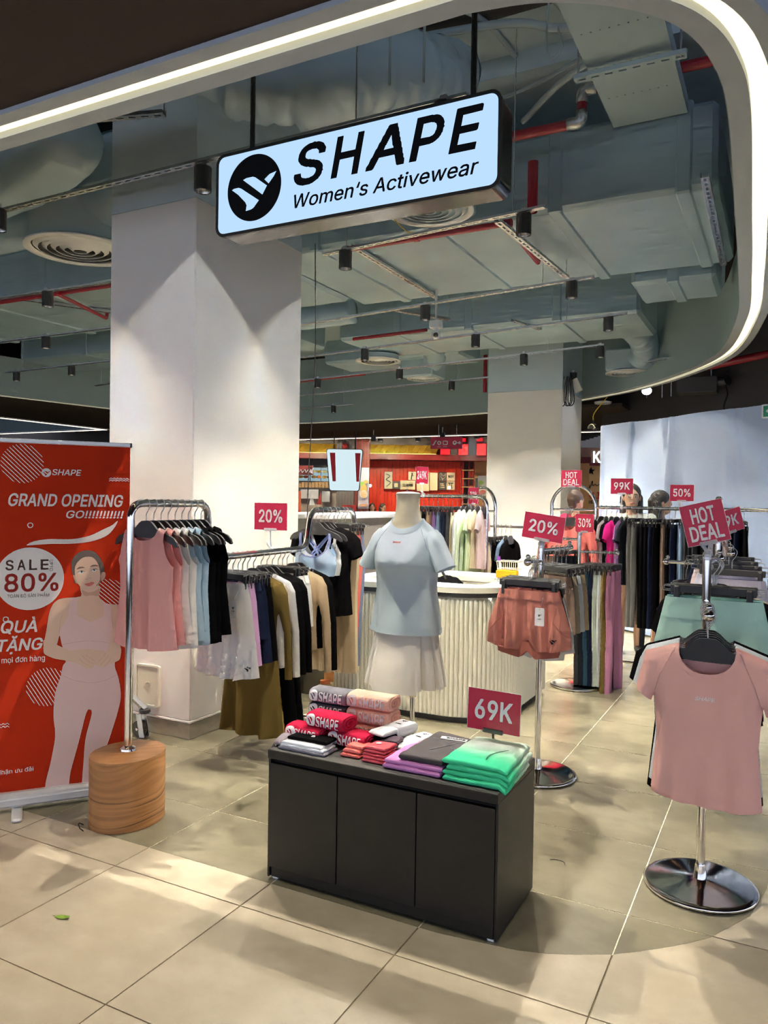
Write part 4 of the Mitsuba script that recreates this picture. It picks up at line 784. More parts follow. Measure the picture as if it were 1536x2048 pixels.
row3 = [('bra_a', 'brablue', 'light blue sports bra with crossed straps on the rear rail', 4.085), ('bra_b', 'white', 'white sports bra behind the light blue one', 4.14), ('tee_c', 'black', 'black t-shirt behind the sports bras', 4.19), ('tee_c', 'black', 'second black t-shirt behind the sports bras', 4.235), ('wide_a', 'beige', 'beige trousers below the black t-shirts', 4.30), ('wide_a', 'cream', 'cream trousers on the rear rail', 4.345), ('pants_a', 'coral', 'coral pink leggings on the rear rail', 4.40), ('pants_a', 'denim', 'blue leggings last on the rear rail', 4.45)]
for i, (kd, c, lb, y) in enumerate(row3): hang(kd, c, -2.598, y, zr, label=lb, hg='hangers on the rear rail', sway=((i * 31) % 7 - 3), sl=slots(c, trim='periwinkle') if i == 0 else None)
price_sign(['20%'], -2.595, 3.60, 1.316, .225, .152, 'red 20% sign clipped to the low rail in front of the wide column', stem=(-2.588, 3.60, 1.13))
# ================================================================ front right stand with the pink t-shirts
AX, AY = -.252, 3.08
round_stand(AX, AY, 1.235, 'chrome four way stand holding the pink t-shirts at the right', arms=[((AX, AY, 1.062), (-.213, 2.70, 1.062)), ((AX, AY, 1.20), (AX + .015, 3.46, 1.20))])
for i, (kd, c, lb) in enumerate((('tee_a', 'rose', 'dusty pink t-shirt with small white SHAPE print, frontmost at the right'), ('tee_a', 'rose', 'second dusty pink t-shirt directly behind the front one'), ('tee_b', 'fog', 'pale grey blue t-shirt behind the pink ones'), ('tee_b', 'fog', 'second pale grey blue t-shirt behind the pink ones'), ('tee_c', 'black', 'black t-shirt behind the pale ones on the right stand'))):
    hang(kd, c, -.215 - i * .005, 2.725 + i * .048, 1.062, rot=-4, label=lb, hg='hangers with t-shirts on the right stand', sway=((i * 17) % 5 - 2) * 1.5, sl=slots(c, logo='white_print'))
for i, (kd, c, lb) in enumerate((('skirt_c', 'mint', 'mint green skirt clipped behind the pole of the right stand'), ('skirt_c', 'mint', 'second mint green skirt behind the first'), ('tee_b', 'black', 'black t-shirt behind the mint skirts'), ('tee_b', 'black', 'second black t-shirt behind the mint skirts'), ('tee_b', 'cream', 'cream t-shirt last behind the mint skirts'))):
    hang(kd, c, AX + .015, 3.16 + i * .062, 1.20 - (.0 if i < 2 else .02), label=lb, hg='hangers on the rear arm of the right stand', rot=-3, sway=((i * 13) % 5 - 2))
price_sign(['HOT', 'DEAL'], -.262, 3.065, 1.353, .148, .152, 'tilted red HOT DEAL sign on the front right stand', roll=-14, stem=(AX + .003, AY - .012, 1.245), holder='clear')
# ================================================================ second stand behind it, with lilac shorts
HX, HY = -.318, 4.52
round_stand(HX, HY, 1.452, 'chrome stand with pale lilac shorts behind the right front stand', arms=[((HX, HY, 1.26), (-.235, 4.18, 1.185)), ((HX, HY, 1.10), (HX - .26, HY + .05, 1.10))])
for i, (kd, c, lb) in enumerate((('shorts_c', 'lavender', 'pale lilac shorts, frontmost on the slanted arm'), ('shorts_c', 'lavender', 'second pale lilac shorts on the slanted arm'), ('shorts_b', 'pinkgrey', 'pinkish grey shorts on the slanted arm'), ('shorts_b', 'navy', 'navy shorts last on the slanted arm'))):
    t = i / 3.6; hang(kd, c, -.228 - .07 * t, 4.20 + .27 * t, 1.19 + .062 * t, label=lb, hg='hangers on the slanted arm', rot=-8, sway=(i * 5) % 4)
for i, c in enumerate(('lilac', 'navy')): hang('shorts_b', c, HX - .10 - i * .06, HY + .03, 1.10, rot=72, label=f'{c} shorts hanging on the left arm of the rear right stand', hg='hangers on the left arm of the rear right stand')
price_sign(['29K'], -.265, 4.46, 1.335, .165, .12, 'turned red 29K sign half hidden behind the HOT DEAL sign', yaw=38, roll=-16, stem=(HX + .012, HY - .01, 1.25), holder='clear')
# ================================================================ stand with the terracotta shorts
BX, BY = -1.118, 3.93
round_stand(BX, BY, 1.205, 'chrome stand holding the terracotta shorts in the middle', arms=[((BX, BY, 1.118), (-1.082, 3.58, 1.135)), ((BX, BY, 1.17), (BX + .05, 4.32, 1.17))])
for i, (kd, c, lb) in enumerate((('shorts_a', 'salmon', 'terracotta running shorts with a white swing tag, frontmost'), ('shorts_a', 'salmon', 'second terracotta shorts behind the front pair'), ('shorts_a', 'navy', 'navy running shorts behind the terracotta ones'), ('shorts_a', 'black', 'black running shorts behind the navy ones'), ('shorts_a', 'white', 'white running shorts sticking out below the darker ones'))):
    hang(kd, c, -1.083 - i * .007 + (.02 if i == 4 else 0), 3.605 + i * .054, 1.135 - (.045 if i == 4 else 0), rot=-6, label=lb, hg='hangers with running shorts', sway=(0, -3, -9, -12, -16)[i], sl=slots(c, trim=c if i > 1 else 'terra'), tag=(.082, -.20, .047, .085, -.062) if i == 0 else False)
for i, (kd, c, lb) in enumerate((('shorts_b', 'brown', 'brown shiny shorts on the rear arm of the middle stand'), ('shorts_b', 'khaki', 'khaki shorts on the rear arm of the middle stand'), ('shorts_b', 'fog', 'pale grey shorts on the rear arm of the middle stand'), ('shorts_b', 'beige', 'beige shorts last on the rear arm of the middle stand'))):
    hang(kd, c, BX + .02 + .008 * i, 4.08 + i * .065, 1.17, rot=-35, label=lb, hg='hangers on the rear arm of the middle stand')
price_sign(['20%'], -1.10, 3.90, 1.292, .213, .132, 'tilted red 20% sign above the terracotta shorts', roll=8, stem=(BX + .005, BY - .01, 1.212), holder='clear')
# ================================================================ leggings stand
CX, CY = -1.41, 6.0
round_stand(CX, CY, 1.20, 'chrome stand with dark and plum leggings further back', r=.2, arms=[((CX, CY, 1.045), (-1.135, 6.03, 1.045)), ((CX, CY, 1.14), (-1.70, 5.97, 1.14))])
for i, (c, lb) in enumerate((('charcoal', 'charcoal leggings nearest the pole of the leggings stand'), ('ink', 'dark grey leggings on the leggings stand'), ('teal', 'dark teal leggings on the leggings stand'), ('navy', 'navy leggings on the leggings stand'), ('sage', 'sage grey leggings with a swing tag'), ('fog', 'pale grey leggings next to the plum ones'), ('olive', 'olive leggings next to the plum ones'), ('plum', 'plum pink flared leggings, outermost on their arm'))):
    hang('pants_c' if i > 5 else 'pants_b', c, CX + .035 + i * .033, 6.005 + i * .003, 1.045, rot=79 + i * .6, label=lb, hg='hangers on the leggings stand')
for i, c in enumerate(('ink', 'brown')): hang('pants_short', c, -1.50 - .08 * i, 5.985, 1.14, rot=70, label=f'{c if c != "ink" else "black"} cropped leggings on the left arm of the leggings stand', hg='hangers on the left arm of the leggings stand')
price_sign(['30%'], -1.36, 5.95, 1.268, .138, .138, 'red 30% sign on the leggings stand', stem=(CX + .01, CY - .01, 1.20), holder='clear')
# ================================================================ long rail along the white sheet
k = thing('clothes_rail', 'long chrome rail full of dark leggings before the white sheet', 'clothes rail')
add(k, 'rail', rod((-1.505, 7.0, 1.385), (-.10, 7.0, 1.385), .0145, 14), CHROME, 40)
for x in (-.10,): add(k, 'post', rod((x, 7.0, 0), (x, 7.0, 1.40), .0145, 14), CHROME, 40)
add(k, 'floor_bar', rod((-1.50, 7.0, .03), (-.10, 7.0, .03), .0125, 12), CHROME, 40)
k = thing('arched_rail', 'round arched chrome rail with the coral top on it', 'clothes rail')
arc = [(-1.9, 7.0, 0)] + [(-1.703 - .197 * math.cos(t), 7.0, 1.385 + .2 * math.sin(t)) for t in np.linspace(0, math.pi, 22)] + [(-1.506, 7.0, 0)]
add(k, 'arch', tube(arc, .0145, 14), CHROME, True); add(k, 'cross_bar', rod((-1.9, 7.0, 1.36), (-1.506, 7.0, 1.36), .010, 12), CHROME, 40); add(k, 'prong', rod((-1.70, 7.0, 1.36), (-1.70, 6.72, 1.36), .009, 12), CHROME, 40)
for i, (c, lb) in enumerate((('coral', 'coral long sleeve top hanging in the arch'), ('coral', 'second coral long sleeve top behind the first'), ('pinkgrey', 'pale grey pink top behind the coral ones'))): hang('long_a', c, -1.70, 6.76 + i * .07, 1.372, label=lb, hg='hangers in the arch', sway=i * 2)
rowE = ['black', 'pinkgrey', 'black', 'hotpink', 'violet', 'ink', 'melange', 'melange', 'black', 'black', 'navy', 'black', 'brown', 'black', 'navy', 'denim', 'charcoal', 'ink', 'charcoal', 'black', 'navy', 'lavender', 'ink', 'pinkgrey', 'black', 'navy', 'black']
kE = ['tee_b', 'tee_b', 'tee_b', 'tee_b', 'tee_b', 'tee_c'] + ['pants_a'] * 13 + ['pants_short', 'shorts_b', 'pants_short', 'pants_short', 'pants_a', 'pants_a', 'pants_a', 'pants_a']
ords = ['first', 'second', 'third', 'fourth', 'fifth', 'sixth', 'seventh', 'eighth', 'ninth', 'tenth', '11th', '12th', '13th', '14th', '15th', '16th', '17th', '18th', '19th', '20th', '21st', '22nd', '23rd', '24th', '25th', '26th', '27th']
cn = {'ink': 'blackish grey', 'melange': 'mottled grey', 'pinkgrey': 'pale pinkish', 'hotpink': 'hot pink', 'denim': 'denim blue'}
for i, (c, kd) in enumerate(zip(rowE, kE)):
    nm = {'tee': 't-shirt', 'pants': 'leggings', 'shorts': 'shorts'}[kd.split('_')[0]]
    hang(kd, c, -1.455 + i * .0445, 7.0, 1.385, rot=90 + ((i * 41) % 11 - 5) * 1.6 - (12 if i < 6 else 0), label=f'{cn.get(c, c)} {nm}, {ords[i]} from the arch on the long rail', hg='hangers on the long rail', tag=(0.05, -.42, .03, .10, -.05) if i in (16, 18) else False)
price_sign(['99K'], -1.278, 6.99, 1.575, .19, .135, 'red 99K sign above the long rail next to the woman', stem=(-1.278, 7.0, 1.40))
price_sign(['50%'], -.782, 6.99, 1.52, .19, .138, 'red 50% sign further right on the long rail', stem=(-.782, 7.0, 1.40))
price_sign(['HOT', 'DEAL'], -1.722, 6.98, 1.642, .185, .150, 'red HOT DEAL sign on top of the round arch', stem=(-1.705, 7.0, 1.572), holder='clear')
# ================================================================ rails behind the mannequin
k = thing('clothes_rail', 'chrome rail with pale clothes right behind the mannequin', 'clothes rail')
add(k, 'frame', tube(fillet([(-2.98, 6.2, 0), (-2.98, 6.2, 1.462), (-2.24, 6.2, 1.462), (-2.24, 6.2, 0)], .09, 8), .0155, 14), CHROME, True)
rowF = [('pants_a', 'white'), ('shorts_b', 'white'), ('pants_a', 'cream'), ('pants_a', 'black'), ('pants_a', 'beige'), ('pants_b', 'violet'), ('pants_b', 'denim'), ('pants_a', 'navy'), ('pants_a', 'charcoal'), ('pants_a', 'cream'), ('long_b', 'fog'), ('long_b', 'palegreen'), ('tee_c', 'palegreen'), ('tee_b', 'cream'), ('tee_b', 'pinkgrey')]
for i, (kd, c) in enumerate(rowF):
    hang(kd, c, -2.92 + i * .046, 6.2, 1.462, rot=94 + ((i * 23) % 9 - 4), label=f'{cn.get(c, {"fog": "pale grey", "palegreen": "pale green"}.get(c, c))} garment, {ords[i]} from the left on the rail behind the mannequin', hg='hangers on the rail behind the mannequin')
k = thing('arched_rail', 'small arched chrome rail at the left edge of the rear column', 'clothes rail')
arc = [(-2.56, 6.62, 0)] + [(-2.435 - .125 * math.cos(t), 6.62, 1.36 + .185 * math.sin(t)) for t in np.linspace(0, math.pi, 20)] + [(-2.31, 6.62, 0)]
add(k, 'arch', tube(arc, .0145, 14), CHROME, True); add(k, 'cross_bar', rod((-2.56, 6.62, 1.335), (-2.31, 6.62, 1.335), .010, 12), CHROME, 40)
add(k, 'side_arm', rod((-2.31, 6.62, 1.20), (-2.02, 6.62, 1.20), .010, 12), CHROME, 40); add(k, 'front_arm', rod((-2.435, 6.62, 1.335), (-2.435, 6.42, 1.335), .009, 12), CHROME, 40); add(k, 'front_arm', rod((-2.435, 6.62, 1.20), (-2.435, 6.40, 1.20), .009, 12), CHROME, 40)
add(k, 'lower_bar', rod((-2.56, 6.62, 1.20), (-2.31, 6.62, 1.20), .009, 12), CHROME, 40)
hang('pants_b', 'cream', -2.435, 6.46, 1.20, label='cream leggings with two swing tags below the small arch', hg='hangers at the small arch', rot=-8, tag=(-.06, -.25, .05, .09, -.06)); hang('pants_b', 'lavender', -2.425, 6.52, 1.20, label='pale lilac leggings behind the cream ones', hg='hangers at the small arch', rot=-8)
hang('pants_a', 'black', -2.285, 6.62, 1.20, rot=92, label='black leggings nearest the small arch', hg='hangers at the small arch'); hang('pants_a', 'black', -2.25, 6.62, 1.20, rot=92, label='second black leggings beside the small arch', hg='hangers at the small arch')
hang('tee_c', 'denim', -2.21, 6.62, 1.20, rot=90, label='denim blue t-shirt beside the small arch', hg='hangers at the small arch'); hang('tee_c', 'black', -2.165, 6.62, 1.20, rot=88, label='black t-shirt outermost beside the small arch', hg='hangers at the small arch')
price_sign(['30%'], -2.505, 6.58, 1.472, .092, .148, 'narrow red 30% sign on the small arch', stem=(-2.435, 6.60, 1.345), yaw=28)
price_sign(['249K'], -2.825, 6.15, 1.642, .105, .148, 'red 249K sign above the rail behind the mannequin', stem=(-2.825, 6.18, 1.478), yaw=28)
# ================================================================ black display cabinet
CAB = mat('cabinet_black', mikit.proc(lambda p, n, uv: mikit.mix((.0065, .0063, .0057), (.010, .0097, .0088), F(p.x * 30, p.y * 30, p.z * 30))), .5, kind='principled', specular=.3)
k = thing('display_cabinet', 'low black display cabinet with three doors in the foreground', 'cabinet')
add(k, 'body', rbox(-1.676, -.798, 2.366, 2.742, .012, .444, .002), CAB)
add(k, 'plinth', rbox(-1.672, -.802, 2.352, 2.40, .012, .052, .002), CAB)
add(k, 'top', rbox(-1.684, -.790, 2.338, 2.748, .455, .489, .002), CAB, label='black table top')
add(k, 'recess', box(-1.67, -.80, 2.378, 2.74, .44, .458), BLACKM)
add(k, 'side_panel', rbox(-.799, -.790, 2.345, 2.746, .012, .456, .0015), CAB); add(k, 'side_panel', rbox(-1.684, -1.675, 2.345, 2.746, .012, .456, .0015), CAB)
for x0, x1 in ((-1.6835, -1.389), (-1.385, -1.0795), (-1.0765, -.8005)): add(k, 'door', rbox(x0, x1, 2.344, 2.366, .05, .437, .002), CAB, label='flat black door')
for x in (-1.66, -.815):
    for y in (2.37, 2.725): add(k, 'foot', rbox(x - .012, x + .012, y - .01, y + .01, 0, .014, .003), WHITEP)
ZT = .489
# ---- rolled towels
def terry(n, c): return bumped('terry_' + n, mikit.proc(lambda p, n_, uv, c=c: mikit.mix(c, [min(1, x * 1.35) for x in c], F(p.x * 160, p.y * 160, p.z * 160))), lambda p, n_, uv: N(p.x * 420, p.y * 420, p.z * 420), .0022)
TER = {'grey': terry('grey', (.15, .15, .175)), 'dark': terry('dark', (.055, .058, .07)), 'peach': terry('peach', (.70, .37, .28)), 'red': terry('red', (.42, .018, .05))}
SILV = mat('silver_print', (.66, .56, .55))
def se(ph, b, h, e=.62): return -b * np.sign(np.cos(ph)) * np.abs(np.cos(ph)) ** e, h * np.sign(np.sin(ph)) * np.abs(np.sin(ph)) ** e
def towel(x0, x1, y, z, b, h, m, label, seed, rot=0, pm=WPRINT):
    k = thing('rolled_towel', label, 'towel', 'rolled towels on the black cabinet')
    ph = np.linspace(0, 2 * np.pi, 40, endpoint=False); xs = np.r_[x0, np.linspace(x0 + .003, x1 - .003, 16), x1]
    cx, cz = (x0 + x1) / 2, z + h
    V = []
    for i, x in enumerate(xs):
        s = .90 if i in (0, len(xs) - 1) else 1
        yy, zz = se(ph, b * s, h * s)
        q = np.stack([np.full(40, x), yy, zz], 1); w = meshkit.fbm(np.stack([q[:, 0] * 16, q[:, 1] * 22, q[:, 2] * 22], 1), 3, seed) - .5
        q[:, 1:] *= (1 + .10 * w)[:, None]; V.append(q)
    V = np.array(V); n = 40; Nn = len(xs); i, j = np.meshgrid(np.arange(Nn - 1), np.arange(n), indexing='ij')
    f = np.stack([i * n + j, i * n + (j + 1) % n, (i + 1) * n + (j + 1) % n, (i + 1) * n + j], -1).reshape(-1, 4); f = np.vstack([f[:, [0, 1, 2]], f[:, [0, 2, 3]]])
    v = V.reshape(-1, 3); v = np.vstack([v, [[x0 + .004, 0, 0], [x1 - .004, 0, 0]]]); jj = np.arange(n)
    f = np.vstack([f, np.stack([(jj + 1) % n, jj, jj * 0 + len(v) - 2], 1), np.stack([(Nn - 1) * n + jj, (Nn - 1) * n + (jj + 1) % n, jj * 0 + len(v) - 1], 1)])
    Mt = trimesh.transformations.translation_matrix((cx, y, cz)) @ trimesh.transformations.rotation_matrix(math.radians(rot), (0, 0, 1)) @ trimesh.transformations.translation_matrix((-cx, 0, 0))
    add(k, 'roll', moved(trimesh.Trimesh(v, f, process=False), Mt), m, True)
    t = np.linspace(.15, 1, 60); a = t * 2 * np.pi * 2.6
    yy, zz = se(a, b * .86 * t, h * .86 * t, .8); add(k, 'roll_edge', moved(tube(np.stack([np.full(60, x1 - .001), yy, zz], 1), .0042, 6), Mt), m, True, label='spiral edge of the roll')
    L = x1 - x0
    def wrap(P):
        p2, t2 = tri_poly(P, .006); s = p2[:, 1] / h + .10
        yy, zz = se(np.clip(s, -1.2, 1.35), b * 1.03, h * 1.03)
        return moved(trimesh.Trimesh(np.stack([p2[:, 0], yy - .0012, zz + .0006], 1), t2, process=False), Mt)
    add(k, 'logo', wrap(affinity.translate(Point(0, 0).buffer(h * .74, 16).difference(affinity.scale(unary_union([Polygon(W1), Polygon(W2)]), h * .6, h * .6, origin=(0, 0))), x0 + h * .95, 0)), pm, label='round white logo patch')
    add(k, 'lettering', wrap(fit(text('SHAPE', .03, .03, 1, .1), L * .62, h * 1.05, x0 + L * .60, -.002)), pm, label='white word SHAPE')
for i in range(3): towel(-1.692, -1.520, 2.672, ZT + i * .0555, .052, .0275, TER['grey' if i == 2 else 'dark'], ('dark grey rolled towel at the bottom of the left pile', 'dark grey rolled towel in the middle of the left pile', 'light grey rolled towel on top of the left pile')[i], 3 + i)
for i in range(3): towel(-1.512, -1.325, 2.668, ZT + i * .0575, .055, .0285, TER['peach'], f'peach rolled towel, {("bottom", "middle", "top")[i]} of the right pile', 13 + i, pm=SILV)
towel(-1.695, -1.535, 2.512, ZT, .052, .0295, TER['red'], 'red rolled towel at the front left of the cabinet top', 23, -4)
towel(-1.515, -1.345, 2.532, ZT, .052, .0295, TER['red'], 'red rolled towel right of the other red ones', 24, -6)
towel(-1.612, -1.440, 2.530, ZT + .0555, .052, .0285, TER['red'], 'red rolled towel lying on top of two red ones', 25, -5)
# ---- folded garments
def slab(quad, z, t, seed=1, n=34, wav=.003, sag=None, p=30):
    u = np.sin(np.linspace(-np.pi / 2, np.pi / 2, n)); U, Vv = np.meshgrid(u, u, indexing='ij'); q = np.array(quad, float)
    a, b_ = (U + 1) / 2, (Vv + 1) / 2
    X = (1 - a)[..., None] * (1 - b_)[..., None] * q[0] + a[..., None] * (1 - b_)[..., None] * q[1] + a[..., None] * b_[..., None] * q[2] + (1 - a)[..., None] * b_[..., None] * q[3]
    e = np.sqrt(np.clip(1 - np.abs(U) ** p, 0, 1) * np.clip(1 - np.abs(Vv) ** p, 0, 1))
    w = (meshkit.fbm(np.stack([X[..., 0] * 16, X[..., 1] * 16, X[..., 0] * 0 + seed], -1), 3, seed) - .5) * 2 * wav
    sg = sag(X[..., 0], X[..., 1]) if sag else 0
    jx = (meshkit.fbm(np.stack([X[..., 0] * 30, X[..., 1] * 30, 0 * w + 9], -1), 2, seed + 5) - .5) * .006
    top = np.stack([X[..., 0] + jx, X[..., 1] + jx, z + t / 2 + t / 2 * e + w * e + sg], -1).reshape(-1, 3); bot = np.stack([X[..., 0] + jx, X[..., 1] + jx, z + t / 2 - t / 2 * e + sg], -1).reshape(-1, 3)
    i, j = np.meshgrid(np.arange(n - 1), np.arange(n - 1), indexing='ij')
    f = np.stack([i * n + j, (i + 1) * n + j, (i + 1) * n + j + 1, i * n + j + 1], -1).reshape(-1, 4); f = np.vstack([f[:, [0, 1, 2]], f[:, [0, 2, 3]]])
    return trimesh.Trimesh(np.vstack([top, bot]), np.vstack([f, f[:, ::-1] + n * n]), process=False)
def rectq(x0, x1, y0, y1, sk=0.0, tap=0.0): return [(x0, y0), (x1, y0), (x1 - tap + sk, y1), (x0 + tap + sk, y1)]
def folded(name, quad, z, t, m, label, cat, group, seed, **kw):
    k = thing(name, label, cat, group); add(k, 'folds', slab(quad, z, t, seed, **kw), m, True); return k
GRN = mat('green_gradient', mikit.proc(lambda p, n, uv: mikit.mix((.055, .52, .27), (.55, .70, .56), mikit.smoothstep(2.44, 2.64, p.y + (N(p.x * 9, p.y * 9) - .5) * .05))))
over = lambda x, y: -np.clip(x + .80, 0, 1) * .55
for i, (dx, dy) in enumerate(((0, 0), (-.004, .012), (.010, .016), (-.012, .022))):
    k = folded('folded_shorts', rectq(-.995 + dx, -.772 + dx * .5, 2.365 + dy, 2.66 + dy, .0, .012), ZT + i * .0165, .019, GRN, f'folded green gradient shorts, {("bottom", "second", "third", "top")[i]} of the pile by the 69K sign', 'shorts', 'folded green shorts', 31 + i, wav=.004, sag=over if i < 2 else (lambda x, y: -np.clip(x + .81, 0, 1) * .3))
ST = mat('seam_thread', (.05, .20, .13)); ST2 = mat('reflective_thread', (.40, .40, .42))
add(k, 'stitching', tube(np.stack([spline([(-.865, 2.43), (-.87, 2.48), (-.85, 2.53), (-.83, 2.56)], 6)[:, 0], spline([(-.865, 2.43), (-.87, 2.48), (-.85, 2.53), (-.83, 2.56)], 6)[:, 1], np.full(19, ZT + .0725)], 1), .0011, 5), ST, True)
PKG = mat('pink_shorts', (.55, .23, .50))
for i in range(2): folded('folded_shorts', rectq(-1.222 + i * .006, -1.004 + i * .0, 2.372 + .006 * i, 2.62 + i * .03, -.005, .004), ZT + i * .017, .019, PKG, f'folded orchid pink shorts, {("bottom", "upper")[i]} one below the dark grey pair', 'shorts', 'folded pink shorts', 41 + i)
k = folded('folded_shorts', [(-1.165, 2.385), (-1.005, 2.388), (-.975, 2.66), (-1.150, 2.70)], ZT + .035, .024, mat('graphite_shorts', (.058, .053, .058)), 'folded dark grey shorts with a SHAPE waistband on the pink ones', 'shorts', None, 45)
add(k, 'waistband_label', moved(extr(sbox(-.05, -.011, .05, .011), .0012), frame((-1.055, 2.615, ZT + .0615), (1, .04, 0), (0, 1, .1))), WPRINT, label='white waistband label')
add(k, 'lettering', moved(extr(fit(text('SHAPE', .01, .03, 1.3), .072, .0085, .008, 0), .0008), frame((-1.055, 2.615, ZT + .0628), (1, .04, 0), (0, 1, .1))), KPRINT, label='dark word SHAPE')
for pts in ([(-1.13, 2.60), (-1.09, 2.575), (-1.05, 2.57), (-1.01, 2.59)], [(-1.03, 2.57), (-1.05, 2.53), (-1.085, 2.47)], [(-1.03, 2.52), (-1.0, 2.505)]):
    s_ = spline(pts, 6); add(k, 'stitching', tube(np.c_[s_, np.full(len(s_), ZT + .0605)], .0011, 5), ST2, True)
for i, (c, n) in enumerate((((.20, .20, .235), 'grey'), ((.62, .66, .70), 'pale blue'), ((.74, .77, .78), 'white'))):
    folded('folded_shirt', rectq(-1.655 + i * .004, -1.452 - i * .012, 2.362 + .006 * i, 2.455 + .003 * i), ZT + .0085 * i, .0105, mat('shirt_' + n.replace(' ', '_'), c), f'folded {n} shirt in the flat pile at the front left corner', 'shirt', 'folded shirts', 51 + i, wav=.003)
k = folded('folded_shirt', rectq(-1.64, -1.468, 2.405, 2.478), ZT + .027, .013, fab('black', COL['black']), 'folded black shirt on top of the pale ones', 'shirt', 'folded shirts', 57)
add(k, 'neck_logo', moved(extr(Point(0, 0).buffer(.008, 12).difference(wings(.006)), .0008), frame((-1.55, 2.44, ZT + .041), (1, 0, 0), (0, 1, .2))), WPRINT)
k = thing('plastic_bag', 'crumpled clear bag with grey cloth at the left corner of the cabinet', 'bag'); add(k, 'pouch', slab([(-1.70, 2.38), (-1.655, 2.375), (-1.65, 2.47), (-1.69, 2.48)], ZT, .03, 61, wav=.012, p=4, sag=lambda x, y: -np.clip(-1.684 - x, 0, 1) * 1.5), mat('bag_grey', (.20, .17, .20), .15, kind='principled', clearcoat=1.0), True)
# packs of wristbands
PL = lambda n, c: mat('pack_' + n, c, .22, kind='principled', clearcoat=1.0, clearcoat_gloss=.9)
def pack(quad, z, t, m, label, seed, badge_=False):
    k = thing('wristband_pack', label, 'pack', 'packed wristbands on the cabinet'); add(k, 'band', slab(quad, z, t, seed, n=22, wav=.004, p=12), m, True)
    if badge_:
        c = np.array(quad).mean(0); add(k, 'badge', moved(extr(Point(0, 0).buffer(.010, 14).difference(affinity.scale(wings(.007), .9, .9)), .0008), frame((c[0] - .01, c[1] + .005, z + t + .0025), (1, 0, 0), (0, 1, 0))), SILV)
cr = PL('coral', (.62, .12, .10)); rd = PL('red', (.50, .05, .07)); pp = PL('plum', (.10, .015, .04)); dk = PL('dark', (.04, .025, .04))
for i in range(3): pack(rectq(-1.412 + .004 * i, -1.335, 2.405 + .012 * i, 2.485 + .01 * i), ZT + i * .0125, .013, cr, f'coral wristband pack, {("bottom", "middle", "top")[i]} of the small left pile', 71 + i)
for i in range(5): pack(rectq(-1.318 + .003 * (i % 2), -1.228 - .002 * i, 2.392 + .005 * i, 2.478 + .004 * i, .01), ZT + i * .010, .0112, rd, f'red wristband pack, {("lowest", "second lowest", "middle", "second highest", "topmost")[i]} of the red pile', 81 + i, i == 4)
for i in range(3): pack(rectq(-1.405, -1.315, 2.505 + .01 * i, 2.565 + .012 * i), ZT + i * .0125, .013, pp, f'plum wristband pack, {("bottom", "middle", "top")[i]} of the pile behind the coral ones', 91 + i)
for i in range(4): pack(rectq(-1.305, -1.225 - .004 * i, 2.50 + .004 * i, 2.56 + .006 * i), ZT + i * .0125, .013, dk, f'dark wristband pack, {("bottom", "second", "third", "top")[i]} of the pile beside the pink shorts', 101 + i)
# socks
def sock_pair(cx, cy, z, ang, label, seed):
    k = thing('sock_pair', label, 'socks', 'banded socks on the cabinet'); c, s = math.cos(ang), math.sin(ang)
    def q(l0, l1, w, o=0): return [(cx + c * (l * 1) - s * ww, cy + s * l + c * ww) for l, ww in ((l0, -w + o), (l1, -w + o), (l1, w + o), (l0, w + o))]
    add(k, 'black_sock', slab(q(-.105, .085, .035), z, .018, seed, n=22, p=9), fab('black', COL['black']), True)
    add(k, 'white_sock', slab(q(-.11, .09, .037), z + .016, .022, seed + 1, n=24, p=9), mat('sock_white', (.76, .75, .72)), True)
    add(k, 'band', slab(q(-.028, .088, .0385), z - .001, .0425, seed + 2, n=20, wav=.0, p=14), WPRINT, True, label='white paper band')
    add(k, 'band_print', moved(extr(unary_union([affinity.rotate(affinity.translate(wings(.014), 0, .0), 0), affinity.translate(text('SHAPE', .006, .01), .004, -.042)]), .0008), frame((cx + c * .055, cy + s * .055, z + .0425), (s, -c, 0), (c, s, 0))), KPRINT)
sock_pair(-1.300, 2.625, ZT + .036, 1.30, 'white and black banded socks lying on top of another pair', 111); sock_pair(-1.215, 2.625, ZT, 1.22, 'white and black banded socks next to the pink shorts', 115); sock_pair(-1.325, 2.640, ZT, 1.45, 'white and black banded socks at the bottom of the sock pile', 119)
price_sign(['69K'], -.925, 2.672, .657, .200, .150, 'red 69K sign standing on the black cabinet', holder='black', stem=(-.925, 2.685, .50), roll=1.5)
k = [q for q in labels if labels[q].get('label', '').startswith('red 69K')][0]; add(k, 'foot', rbox(-.965, -.885, 2.655, 2.715, ZT + .0005, ZT + .008, .002), BLACK)
